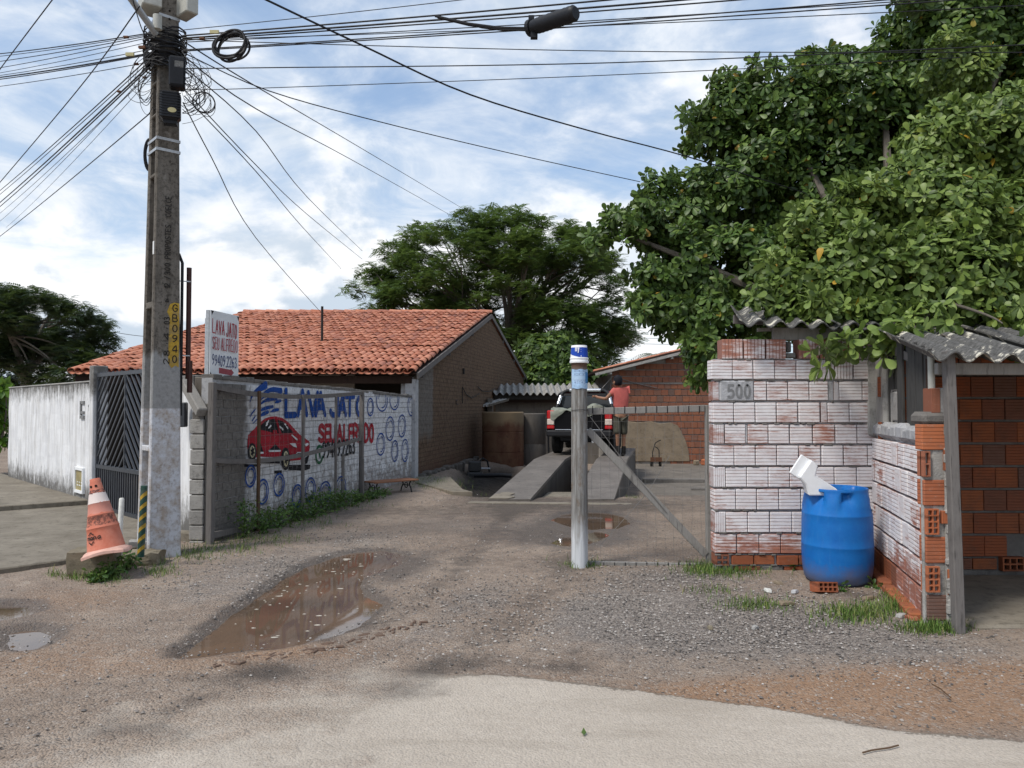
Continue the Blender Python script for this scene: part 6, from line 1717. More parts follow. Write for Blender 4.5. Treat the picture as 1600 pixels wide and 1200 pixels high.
    mb.box((0, .01, -h * .52), (w * .6, .1, .06), Mx); mb.build('ribs', MAT['black_plastic'], t2)
    t3, Mx, w, h = box_at('equipment_box', 'grey equipment cabinet at the left of the pole top', 'cabinet', 219, -42, 250, 17, 8.15, .30, 'box_grey', .01, R(35)); 
    t4, Mx, w, h = box_at('equipment_box', 'grey equipment cabinet at the right of the pole top', 'cabinet', 281, -42, 303, 26, 8.25, .26, 'box_grey', .01, R(50))
    # drip coil low on the left flank
    c = at(234, 242, 8.42); o = thing('cable_coil', 'flat black cable coil hanging on the left flank of the pole', 'cable coil', tuple(c))
    for k in range(3):
        mb = MB(); r = .17 - k * .018; mb.tube([c + V((.3 * r * math.cos(a), .1 * r * math.cos(a), r * 1.05 * math.sin(a))) for a in np.linspace(0, 6.2832, 28)], .012, 6); mb.build('loop', MAT['cable'], o)
pole()

# ------------------------------------------------------------------ cables
def cable(p, r, lab, group, sag=0., n=14, ext0=0., ext1=0., name='cable'):
    """p: list of (px, py, depth); straight runs with sag, optionally carried on past both ends"""
    P = [at(*q) for q in p]
    if ext0: P[0] = P[0] + (P[0] - P[1]) * ext0
    if ext1: P[-1] = P[-1] + (P[-1] - P[-2]) * ext1
    pts = []
    for q in range(len(P) - 1):
        a, b = P[q], P[q + 1]; a0, b1 = P[max(q - 1, 0)], P[min(q + 2, len(P) - 1)]
        for i in range(n):
            t_ = i / n
            if len(P) == 2: pts.append(a.lerp(b, t_) - UZ * sag * 4 * t_ * (1 - t_) * (b - a).length)
            else: pts.append(.5 * (2 * a + (b - a0) * t_ + (2 * a0 - 5 * a + 4 * b - b1) * t_ ** 2 + (3 * a - a0 - 3 * b + b1) * t_ ** 3))
    pts.append(P[-1])
    mb = MB(); mb.tube(pts, r * .72, 5); return tag(mb.build(name, MAT['cable'], smooth=True), lab, 'cable', group)
G1, G2, G3, G4 = 'cables running right from the pole', 'house service wires from the pole', 'cables running left from the pole', 'cables running down to the far left'
LR = ['topmost cable leaving the pole to the right, above the bundle', 'thick cable at the top of the right hand bundle', 'thickest cable of the bundle, the one the coil hangs on', 'cable just under the thickest one of the right hand bundle', 'cable in the middle of the right hand bundle, reaching the tree top', 'lower cable of the right hand bundle, below the coil', 'lowest cable of the right hand bundle, passing under the closure', 'thin cable crossing behind the coil towards the closure']
for (a, b, d1, r), lr in zip((((285, 47), (735, -6), 7.2, .006), ((285, 56), (880, 1), 7.0, .012), ((286, 60), (970, 2), 7.0, .014), ((286, 63), (1010, 5), 7.0, .010), ((286, 66), (1180, 9), 6.9, .007), ((286, 78), (960, 27), 7.0, .009), ((286, 80), (1390, -2), 6.8, .009), ((286, 62), (960, 33), 7.1, .006)), LR):
    cable([(a[0], a[1], 8.1), (b[0], b[1], d1)], r, lr, G1, sag=.004, ext1=1.0)
cable([(286, 60, 8.1), (400, 66, 8.0), (960, 80, 8.0), (1600, 82, 8.0)], .007, 'thin cable crossing the sky just below the main bundle into the tree', G1, n=8)
cable([(286, 107, 8.1), (400, 106, 8.0), (960, 98, 7.9), (1600, 70, 7.8)], .0085, 'level black cable crossing the sky below the hanging closure', G1, n=8)
cable([(286, 140, 8.1), (400, 138, 8.0), (960, 117, 7.9), (1500, 90, 7.8)], .006, 'lowest of the level cables crossing the sky', G1, n=8)
cable([(400, -8, 5.2), (560, 68, 6.0), (735, 148, 7.0), (920, 204, 8.3), (1075, 245, 9.5), (1260, 302, 11)], .011, 'thick black cable slanting down across the sky into the broadleaf tree', None, n=5)
cable([(290, 84, 8.1), (420, 142, 8.4), (600, 192, 9.3), (800, 240, 10.6), (1000, 284, 12.2)], .0085, 'single cable sagging from the pole to the broadleaf tree', G2, n=5)
LH = ['upper wire slanting from the pole to the top of the feathery tree', 'second wire slanting from the pole to the top of the feathery tree', 'upper wire from the pole to the left edge of the feathery tree', 'middle wire from the pole to the left edge of the feathery tree', 'lower wire from the pole ending beside the feathery tree', 'steep wire from the pole down to the pipe on the tiled roof']
for (p, r), lh in zip((([(292, 68, 8.1), (400, 135, 10), (565, 232, 18), (730, 330, 36)], .011), ([(288, 88, 8.1), (400, 170, 10), (550, 250, 18), (700, 334, 34)], .011), ([(288, 105, 8.1), (400, 205, 10), (480, 308, 15), (566, 392, 28)], .010), ([(288, 140, 8.1), (400, 258, 10), (480, 335, 15), (566, 405, 28)], .009), ([(288, 150, 8.1), (400, 268, 10), (470, 352, 15), (533, 420, 28)], .009), ([(286, 160, 8.1), (330, 245, 9.2), (400, 372, 13), (505, 492, 19.8)], .009)), LH):
    cable(p, r, lh, G2, n=5)
ORD = ['first', 'second', 'third', 'fourth', 'fifth', 'sixth', 'seventh', 'eighth', 'ninth']
for (a, b, r), od in zip((((244, 50), (0, 79), .009), ((244, 52), (0, 83), .006), ((242, 54), (0, 91), .007), ((240, 57), (0, 101), .006), ((240, 64), (0, 109), .005), ((240, 76), (0, 113), .006), ((240, 82), (0, 116), .012), ((240, 84), (0, 119), .009), ((238, 96), (0, 130), .006)), ORD):
    cable([(a[0], a[1], 8.1), (b[0], b[1], 10.5)], r, od + ' from the top of the cables running left from the pole', G3, sag=.006, ext1=.8)
for (a, b, r), od in zip((((246, 78), (0, 292), .010), ((246, 84), (0, 298), .008), ((248, 88), (10, 302), .014), ((248, 92), (14, 305), .012), ((246, 104), (30, 302), .006), ((246, 98), (44, 300), .006), ((246, 110), (60, 303), .005), ((252, 162), (-6, 368), .009)), ORD):
    cable([(a[0], a[1], 8.1), (b[0], b[1], 17)], r, od + ' from the top of the cables slanting down to the far left', G4, sag=.004, ext1=.8)
cable([(218, 10, 7.4), (112, 152, 9.6), (-10, 296, 13)], .009, 'long cable slanting down from the steel arm to the lower left', None, ext1=.5)
cable([(92, -14, 7), (0, 108, 9), (-60, 190, 10.5)], .008, 'cable cutting across the top left corner of the sky', None)
cable([(206, -6, 7.5), (222, 46, 7.9), (240, 76, 8.0)], .008, 'black drop lead beside the steel arm', None)
cable([(150, 514, 40), (196, 522, 40), (240, 526, 40)], .02, 'faint distant wire beyond the dark tree', None, ext0=2)
for y in (528, 537): cable([(990, y, 60), (1090, y + 2, 60)], .022, ('upper' if y < 530 else 'lower') + ' faint distant wire above the brick outbuilding', 'distant wires above the brick outbuilding', ext0=.6, ext1=1.5)
# tangle round the pole head
def tangle():
    o = thing('cable_tangle', 'tangle of black leads and clamps wrapped round the head of the pole', 'cable', tuple(PB + UZ * 5.3))
    r_ = random.Random(5)
    mb = MB()
    for k in range(30):
        z = at(262, r_.uniform(50, 98), 8.2).z; a0 = r_.random() * 6.28; n = 18; rad = r_.uniform(.17, .205); tl = r_.uniform(-.10, .10)
        mb.tube([PB + V((rad * 1.05 * math.cos(a0 + i * .36), rad * 1.15 * math.sin(a0 + i * .36), z + tl * math.sin(i * .36) + .012 * math.sin(i * 1.7 + k))) for i in range(n)], r_.uniform(.005, .012), 5)
    mb.build('wraps', MAT['cable'], o)
    mb = MB()
    for k in range(34):                                        # slack loops at both sides
        sx = r_.choice((-1, 1, 1)); x0 = 240 if sx < 0 else 284; y0 = r_.uniform(60, 130)
        L = r_.uniform(12, 46) * sx; dr = r_.uniform(20, 75)
        d0 = 8.0
        P = [at(x0, y0, d0), at(x0 + L * .8, y0 + dr * .35, d0 - .05), at(x0 + L, y0 + dr * .8, d0 - .08), at(x0 + L * .5, y0 + dr * 1.05, d0 - .05), at(x0 + r_.uniform(-4, 4), y0 + dr * r_.uniform(.6, 1.2), d0)]
        q = [tuple(p) for p in P]; pts = []
        for i in range(len(q) - 1):
            a, b, c, d = q[max(i - 1, 0)], q[i], q[i + 1], q[min(i + 2, len(q) - 1)]
            for j in range(5):
                t_ = j / 5; pts.append([.5 * (2 * b[m] + (c[m] - a[m]) * t_ + (2 * a[m] - 5 * b[m] + 4 * c[m] - d[m]) * t_ * t_ + (3 * b[m] - a[m] - 3 * c[m] + d[m]) * t_ ** 3) for m in range(3)])
        mb.tube(pts, r_.choice((.0025, .003, .004)), 4)
    mb.build('slack_leads', MAT['cable'], o)
    for (x, y, s) in ((222, 74, 1.2), (213, 100, .8), (186, 143, .7), (197, 58, .9), (316, 60, .9), (226, 121, .7)):
        c = at(x, y, 8.0); mb = MB(); mb.box(c, (.06 * s, .03, .025 * s)); mb.build('clamp', MAT['rust'], o, bevel=.004)
    mb = MB()
    for (x, y, s) in ((203, 85, 1.), (335, 50, 1.1)): mb.box(at(x, y, 7.95), (.085 * s, .02, .035))
    mb.build('cable_tag', MAT['label_gold'], o)
tangle()
def coil(cx, cy, d, rx, ry, n, r, lab, tilt=0.):
    c = at(cx, cy, d); o = thing('cable_coil', lab, 'cable coil', tuple(c)); k = d / F; r_ = random.Random(int(cx))
    for i in range(n):
        s = 1 - .03 * r_.random() - i * .012; off = V((r_.uniform(-.02, .02), i * .014, r_.uniform(-.02, .02))); ph = r_.random() * 6
        mb = MB(); pts = []
        for a in np.linspace(0, 2 * math.pi, 34):
            x, z = rx * k * s * math.cos(a), ry * k * s * math.sin(a); pts.append(c + off + V((x * math.cos(tilt) - z * math.sin(tilt), .05 * math.sin(a + ph), x * math.sin(tilt) + z * math.cos(tilt))))
        mb.tube(pts, r * (1 if i < n - 2 else .5), 6); mb.build('loop', MAT['cable'], o, smooth=True)
coil(359, 69, 7.7, 27, 22, 7, .012, 'thick round cable coil hung on the bundle right of the pole', .35)
coil(317, 159, 7.9, 15, 17, 4, .0055, 'small loose loop of thin cable beside the lower junction box')
def closure():
    a, b = at(826, 45, 6.55), at(900, 20, 6.2); d = (b - a)
    o = thing('splice_closure', 'black ribbed cylindrical cable splice closure hanging from the cable bundle', 'splice closure', tuple((a + b) / 2))
    mb = MB(); prof = []; N_ = 24
    pts = [a.lerp(b, i / N_) for i in range(N_ + 1)]; rad = [.052 + .012 * min(1, i / 6) + (.003 if i % 2 else 0) for i in range(N_ + 1)]; rad[-1] = .05
    mb.tube(pts, rad, 18); mb.build('body', MAT['black_plastic'], o, smooth=50)
    mb = MB(); mb.tube([a.lerp(b, .02), a.lerp(b, .09)], .072, 18); mb.box(a.lerp(b, .06) + V((0, 0, .075)), (.05, .05, .05)); mb.box(a.lerp(b, .12) + V((0, 0, -.075)), (.06, .05, .05)); mb.build('clamp_ring', MAT['black_plastic'], o)
    mb = MB()
    for (p, q) in (((680, 25), (826, 44)), ((684, 27), (828, 47)), ((716, 33), (826, 46))): 
        A, Bq = at(p[0], p[1], 6.85), at(q[0], q[1], 6.55); mb.tube([A, A.lerp(Bq, .35) - UZ * .03, A.lerp(Bq, .7) - UZ * .03, Bq], .011, 6)
    mb.build('lead', MAT['cable'], o, smooth=True)
closure()

# ------------------------------------------------------------------ cone, stones, stakes
def rough_block(name, c, size, rz, m, seed, lab, cat, amp=.03, tilt=0.):
    bm = bmesh.new(); bmesh.ops.create_cube(bm, size=1); bmesh.ops.subdivide_edges(bm, edges=bm.edges[:], cuts=4, use_grid_fill=True)
    r_ = random.Random(seed)
    from mathutils import noise as mn
    for v in bm.verts:
        p = V((v.co.x * size[0], v.co.y * size[1], v.co.z * size[2]))
        q = mn.noise_vector(p * 6 + V((seed, 0, 0))) * amp + mn.noise_vector(p * 17 + V((0, seed, 0))) * amp * .45
        v.co = p + q
        if abs(v.co.x) > size[0] * .4 and abs(v.co.z) > size[2] * .4: v.co *= .985
    me = bpy.data.meshes.new(name); bm.to_mesh(me); bm.free(); me.materials.append(MAT[m])
    o = link(name, me); o.location = c; o.rotation_euler = (0, tilt, rz); return tag(o, lab, cat)
g = gnd(133, 900); rough_block('stone_block', (g.x + .02, g.y + .13, .10), (.40, .33, .26), R(14), 'stone', 3, 'mossy square stone block carrying the traffic cone', 'stone', amp=.012)
g = gnd(218, 886); rough_block('rubble_block', (g.x, g.y + .12, .05), (.33, .26, .17), R(8), 'stone', 9, 'broken concrete lump at the foot of the striped stake', 'stone', amp=.035)
g = gnd(222, 868); rough_block('rubble_slab', (g.x - .02, g.y + .0, .135), (.22, .18, .05), R(20), 'mortar', 12, 'thin broken slab lying on the concrete lump by the striped stake', 'stone', amp=.02, tilt=.1)
def cone():
    base = at(160, 866, 7.12); base = V((at(163, 868, 7.15).x, 7.2, .235))
    o = thing('traffic_cone', 'faded orange traffic cone leaning on the mossy stone block', 'traffic cone', tuple(base))
    M_ = Matrix.Translation(base) @ Matrix.Rotation(R(-12.5), 4, 'Y') @ Matrix.Rotation(R(-4), 4, 'X') @ Matrix.Rotation(R(15), 4, 'Z')
    prof = [(.172, .02), (.162, .04), (.140, .20), (.138, .24), (.141, .245), (.135, .26), (.112, .36), (.114, .365), (.108, .375), (.092, .47), (.094, .475), (.088, .485), (.072, .56), (.058, .60), (.050, .66), (.047, .67), (.045, .70), (.040, .705), (.034, .70), (.034, .55)]
    mb = MB(); mb.lathe(prof, 32, M=M_); ob = mb.build('cone_body', MAT['cone'], o, smooth=50)
    inv = M_.inverted(); a = ob.data.attributes.new('h', 'FLOAT', 'POINT'); a.data.foreach_set('value', [(inv @ v.co).z for v in ob.data.vertices])
    # wavy square skirt
    mb = MB(); n = 40; vs, fs = [], []
    for k in range(n):
        t_ = 2 * math.pi * k / n; sq = 1 / max(abs(math.cos(t_)), abs(math.sin(t_))); R_ = .205 * (.55 * sq + .45)
        for r, z in ((.165, .045), (.19, .030), (R_, .012 + .012 * math.sin(3 * t_)), (R_, -.012 + .012 * math.sin(3 * t_)), (.17, -.010)): vs.append(M_ @ V((r * math.cos(t_), r * math.sin(t_), z)))
    for k in range(n):
        for j in range(4): a_, b_ = k * 5 + j, ((k + 1) % n) * 5 + j; fs.append((a_, b_, b_ + 1, a_ + 1))
    mb.add(vs, fs); mb.build('skirt', MAT['cone_skirt'], o, smooth=50)
    # logo: letters between two little gear arcs, curved round the cone
    lg = MB()
    def pt(x, z):
        r = .1565 - (z - .1) * .135 + .004; t_ = math.radians(-115) + x / r; return M_ @ V((r * math.cos(t_), r * math.sin(t_), z))
    def strip(p0, p1, w):
        d = (V(p1) - V(p0)).normalized(); q = V((-d.y, d.x)) * w / 2
        lg.add([pt(*(V(p0) + q)), pt(*(V(p1) + q)), pt(*(V(p1) - q)), pt(*(V(p0) - q))], [(0, 1, 2, 3)])
    x = -.062
    for ch in 'mana':
        for st in FONT[ch]:
            for p0, p1 in zip(st[:-1], st[1:]): strip((x + p0[0] * .055, .145 + p0[1] * .052), (x + p1[0] * .055, .145 + p1[1] * .052), .009)
        x += .036
    for s in (1, -1):
        for p0, p1 in (((-.05, .03), (-.03, .042)), ((-.03, .042), (-.028, .052)), ((-.028, .052), (-.012, .052)), ((-.012, .052), (-.01, .042)), ((-.01, .042), (.012, .03))): strip((p0[0], .16 + s * p0[1]), (p1[0], .16 + s * p1[1]), .010)
    lg.build('logo_print', MAT['ink'], o)
    mb = MB()
    for x_ in (-2.2, -1.35): t_ = x_; mb.tube([M_ @ V((.053 * math.cos(t_), .053 * math.sin(t_), .632)), M_ @ V((.0585 * math.cos(t_), .0585 * math.sin(t_), .632))], .012, 8)
    mb.build('hole', MAT['hole'], o)
cone()
g = gnd(187, 874); mb = MB(); mb.tube([g - UZ * .1, g + UZ * .3, V((g.x + .012, g.y, at(188, 780, g.y).z)), V((g.x + .012, g.y, at(188, 778, g.y).z))], [.026, .026, .0255, .018], 14)
tag(mb.build('plastic_pipe', MAT['pipe_white'], smooth=50), 'upright white plastic pipe between the cone and the striped stake', 'pipe')
def stake():
    g = V((at(220, 862, 7.62).x, 7.62, .12)); o = thing('striped_stake', 'thin green stake with yellow diagonal stripes before the pole', 'stake', tuple(g))
    zt = at(224, 759, 7.62).z; top = V((g.x + .025, g.y, zt)); ax = top - g; L = ax.length
    mb = MB(); mb.tube([g, g.lerp(top, .5), top], .032, 16); mb.build('shaft', MAT['striped_green'], o, smooth=50)
    mb = MB(); u = ax.normalized()
    for k in range(6):
        z = .05 + k * .105; vs = []; n = 16
        for i in range(n + 1):
            a = -math.pi + math.pi * 2 * i / n; sh = .035 * math.cos(a) * 1.0
            for dz in (0, .042): vs.append(g + u * (z + dz + sh * .9) + V((.0328 * math.cos(a), .0328 * math.sin(a), 0)))
        mb.add(vs, [(2 * i, 2 * i + 2, 2 * i + 3, 2 * i + 1) for i in range(n)])
    mb.build('stripe', MAT['striped_yellow'], o, smooth=True)
stake()
# rubble scattered by the barrel
for (px, py, s, m), rl in zip(((1216, 914, .05, 'tan_render'), (1200, 926, .045, 'pipe_white'), (1228, 946, .07, 'tan_render'), (1358, 938, .06, 'tan_render'), (1409, 966, .05, 'mortar'), (1242, 928, .04, 'gate_mortar'), (1424, 969, .06, 'obrick'), (1285, 945, .035, 'stone'), (1180, 985, .03, 'mortar'), (1110, 985, .03, 'stone')), ('tan chip left of the blue barrel, nearest the wall', 'small white chip lying left of the blue barrel', 'largest tan chip among the grass left of the hollow brick', 'tan chip between the barrel and the return wall grass', 'grey chip beside the foot of the return wall', 'pale chip just left of the loose hollow brick', 'red brick chip beside the foot of the return wall', 'small chip in front of the loose hollow brick', 'grey chip out on the gravel below the grass patch', 'small brown chip out on the open gravel')):
    g = gnd(px, py); mb = MB(); mb.M = Matrix.Translation((g.x, g.y, .018)) @ Matrix.Rotation(random.random() * 3, 4, 'Z') @ Matrix.Rotation(random.uniform(-.25, .25), 4, 'X')
    mb.prism([(-s, -.012), (s * .8, -.014), (s, .006), (s * .3, .02), (-s * .7, .016)], -s * .5, s * .55)
    tag(mb.build('rubble_piece', MAT[m], bevel=.006), rl, 'rubble', 'broken chips near the shed')
g = gnd(912, 1156); mb = MB(); mb.add([(g.x - .012, g.y, .036), (g.x, g.y - .02, .030), (g.x + .014, g.y + .004, .034), (g.x + .002, g.y + .022, .05)], [(0, 1, 2), (0, 2, 3)]); tag(mb.build('fallen_leaf', MAT['leaf_bright']), 'single green leaf lying on the pale road', 'leaf')
for pts, lab in (([(1348, 1188), (1362, 1184), (1390, 1180), (1404, 1176)], 'thin brown twig on the pale road at the lower right'), ([(1456, 1078), (1470, 1086), (1486, 1100)], 'thin curved twig on the reddish dirt')):
    mb = MB(); mb.tube([gnd(*p) + UZ * .034 for p in pts], .004, 5); tag(mb.build('twig', MAT['brown_wood']), lab, 'twig')

# ------------------------------------------------------------------ bench
def bench():
    A, B = V((-2.56, 13.95, .23)), V((-1.90, 14.55, .23)); d = (B - A).normalized(); n = V((-d.y, d.x, 0))
    b = thing('low_bench', 'low bench with reddish wooden slats on curled iron legs by the painted wall', 'bench', tuple((A + B) / 2 - UZ * .23))
    for k in range(3):
        mb = MB(); mb.beam(A + n * (.13 * (k - 1)) - d * .03, B + n * (.13 * (k - 1)) + d * .04, .115, .024); mb.build('slat', MAT['bench_wood'], b, bevel=.004)
    for s in (.06, .78):
        mb = MB(); o = A + d * s
        for q in (-1, 1):
            mb.tube([o + n * .14 * q - UZ * .015, o + n * .10 * q - UZ * .08, o + n * .15 * q - UZ * .15, o + n * .18 * q - UZ * .225], .013, 6)
        mb.tube([o + n * .05 * math.cos(a) + UZ * (-.10 + .05 * math.sin(a)) for a in np.linspace(0, 6.28, 14)], .009, 5); mb.tube([o - n * .12 - UZ * .10, o + n * .12 - UZ * .10], .009, 5); mb.build('leg', MAT['iron_black'], b)
bench()

# ------------------------------------------------------------------ pickup truck on the ramps
def truck():
    s0 = 5.75; O = RF + RA * s0 + UX * -.16 + UZ * .40; fw = RA.normalized(); rt = V((fw.y, -fw.x, 0))
    K = .965
    M_ = frame(O, rt * K, fw * K, UZ * K)
    t_ = thing('pickup_truck', 'black pickup truck seen from behind on the car wash ramps', 'pickup truck', tuple(O))
    def B(name, m, boxes, bev=.02, par=None, sm=False):
        mb = MB()
        for c, sz in boxes: mb.box(c, sz)
        mb.M = None; mb.v = [tuple(M_ @ V(v)) for v in mb.v]; return mb.build(name, MAT[m], par or t_, bevel=bev, smooth=sm)
    def prof(name, m, poly, x0, x1, bev=.02):
        mb = MB(); vs = [M_ @ V((x0, p[0], p[1])) for p in poly] + [M_ @ V((x1, p[0], p[1])) for p in poly]; n = len(poly)
        mb.add(vs, [tuple(range(n)), tuple(range(2 * n - 1, n - 1, -1))] + [(i, (i + 1) % n, (i + 1) % n + n, i + n) for i in range(n)]); return mb.build(name, MAT[m], t_, bevel=bev)
    W = .84
    # bed sides with wheel arch, floor, front panel
    arch = [(1.02 + .42 * math.cos(a), .40 + .42 * math.sin(a)) for a in np.linspace(math.pi, 0, 12)]
    for s in (-1, 1):
        prof('bed_side', 'truck_paint', [(.06, .52)] + [(a, max(b, .5)) for a, b in arch] + [(1.62, .45), (1.62, 1.10), (.02, 1.13), (.02, .70)], s * W, s * (W - .11), .025)
    B('bed_floor', 'truck_plastic', [((0, .82, .66), (1.5, 1.6, .05)), ((0, 1.58, .9), (1.5, .05, .5))])
    B('tailgate', 'truck_paint', [((0, .035, .88), (1.24, .06, .44)), ((0, .03, 1.10), (1.24, .08, .04))], .015)
    B('tailgate_handle', 'truck_plastic', [((0, -.005, .98), (.2, .02, .06))], .006)
    B('rear_bumper', 'truck_plastic', [((0, -.08, .56), (1.66, .18, .16)), ((0, -.04, .49), (1.2, .12, .06))], .03)
    B('bumper_step', 'chrome', [((0, -.10, .655), (1.2, .13, .02))], .006)
    for s in (-1, 1):
        l = B('tail_light', 'tail_red', [((s * .735, .015, 1.03), (.19, .07, .22)), ((s * .735, .012, .715), (.19, .07, .10))], .02)
        B('light_lens', 'tail_white', [((s * .735, .008, .85), (.18, .07, .15))], .012, par=l)
        B('rear_corner', 'truck_paint', [((s * .625, .02, .88), (.04, .05, .5))], .01)
    # cab
    prof('cab', 'truck_paint', [(1.64, .42), (3.0, .36), (3.35, .42), (3.35, 1.06), (2.95, 1.12), (2.45, 1.60), (1.85, 1.64), (1.70, 1.58), (1.66, 1.10)], -.80, .80, .05)
    prof('hood', 'truck_paint', [(3.30, .40), (4.55, .42), (4.60, .80), (4.35, .98), (3.30, 1.06)], -.80, .80, .06)
    B('roof', 'truck_red', [((0, 2.1, 1.645), (1.30, .66, .05))], .025)
    B('rear_window', 'cabin_glass', [((0, 1.668, 1.36), (1.34, .03, .36))], .02)
    B('front_bumper', 'truck_plastic', [((0, 4.62, .52), (1.62, .16, .2))], .04)
    for s in (-1, 1): B('side_window', 'cabin_glass', [((s * .795, 2.2, 1.34), (.02, .8, .34))], .01); B('mirror', 'truck_plastic', [((s * .92, 2.75, 1.18), (.16, .07, .18))], .03)
    # sport bar: chrome tube hoop with black feet
    mb = MB(); hoop = [(-.76, 1.15, 1.12), (-.70, 1.30, 1.42), (-.60, 1.40, 1.62), (-.50, 1.42, 1.675), (.50, 1.42, 1.675), (.60, 1.40, 1.62), (.70, 1.30, 1.42), (.76, 1.15, 1.12)]
    mb.tube([M_ @ V(p) for p in hoop], .045, 12); mb.build('roll_bar', MAT['truck_plastic'], t_, smooth=True)
    mb = MB()
    for s in (-1, 1): mb.tube([M_ @ V((s * .715, 1.235, 1.30)), M_ @ V((s * .655, 1.34, 1.52))], .05, 12)
    mb.tube([M_ @ V((-.42, 1.42, 1.68)), M_ @ V((.42, 1.42, 1.68))], .05, 12); mb.build('roll_bar_sleeve', MAT['chrome'], t_, smooth=True)
    # underbody, axle, exhaust
    B('chassis', 'truck_plastic', [((-.45, 2.2, .42), (.1, 4.2, .12)), ((.45, 2.2, .42), (.1, 4.2, .12)), ((0, 1.02, .34), (1.3, .1, .1)), ((0, .1, .42), (.9, .1, .1))], .01)
    mb = MB(); mb.tube([M_ @ V((.35, -.1, .36)), M_ @ V((.35, .9, .38))], .035, 10); mb.build('exhaust', MAT['chrome'], t_)
    for s in (-1, 1):
        for y in (1.02, 3.75):
            Mw = M_ @ Matrix.Translation((s * .70, y, .365)) @ Matrix.Rotation(R(90), 4, 'Y')
            mb = MB(); mb.lathe([(.21, -.115), (.33, -.12), (.362, -.095), (.366, -.03), (.36, -.02), (.36, .02), (.366, .03), (.362, .095), (.33, .12), (.21, .115)], 32, M=Mw); w = mb.build('wheel', MAT['tyre'], t_, smooth=35)
            mb = MB(); mb.lathe([(0, s * .06), (.05, s * .10), (.06, s * .085), (.18, s * .075), (.205, s * .11), (.212, s * .112), (.212, -s * .1), (0, -s * .1)], 20, M=Mw); mb.build('rim', MAT['rim'], w, smooth=35)
    # the cover lying over the bed, held up by the man
    c = thing('bed_cover', 'grey rumpled canvas cover pulled over the truck bed', 'cover', tuple(M_ @ V((0, .6, 1.1))))
    from mathutils import noise as mn
    nu, nv = 46, 24; vs, fs = [], []
    for j in range(nv + 1):
        for i in range(nu + 1):
            u, v = i / nu, j / nv; x = -.74 + 1.5 * u; y = -.03 + 1.3 * v
            z = 1.17 + .05 * math.sin(u * 9 + v * 5) * (1 - .3 * v) + .055 * mn.noise(V((u * 5, v * 6, 1))) + .10 * math.exp(-((u - .74) / .16) ** 2 - (v / .5) ** 2)
            if v < .12: z -= (.12 - v) * (1.3 + .9 * math.sin(u * 11 + 1) + .6 * mn.noise(V((u * 9, 0, 5)))); y = -.035 - .015 * math.sin(u * 14)
            z = max(z, .80)
            if u > .42 and u < .60: z -= .03
            vs.append(M_ @ V((x, y, z)))
    for j in range(nv):
        for i in range(nu): a = j * (nu + 1) + i; fs.append((a, a + 1, a + nu + 2, a + nu + 1))
    mb = MB(); mb.add(vs, fs); mb.build('canvas', MAT['tarp'], c, smooth='all')
    return M_
TM = truck()

# ------------------------------------------------------------------ the man
def skin_mesh(name, joints, edges, radii, m, parent, sub=2, root=0):
    me = bpy.data.meshes.new(name); me.from_pydata([tuple(j) for j in joints], edges, [])
    o = bpy.data.objects.new(name, me); COL.objects.link(o)
    sk = o.modifiers.new('s', 'SKIN'); sk.use_smooth_shade = True
    for i, r in enumerate(radii):
        d = me.skin_vertices[0].data[i]; d.radius = r if isinstance(r, tuple) else (r, r); d.use_root = (i == root)
    sb = o.modifiers.new('u', 'SUBSURF'); sb.levels = sub; sb.render_levels = sub
    dg = bpy.context.evaluated_depsgraph_get(); dg.update()
    m2 = bpy.data.meshes.new_from_object(o.evaluated_get(dg)); m2.name = name
    bpy.data.objects.remove(o); m2.materials.clear(); m2.materials.append(MAT[m]); m2.polygons.foreach_set('use_smooth', [True] * len(m2.polygons))
    return link(name, m2, parent)
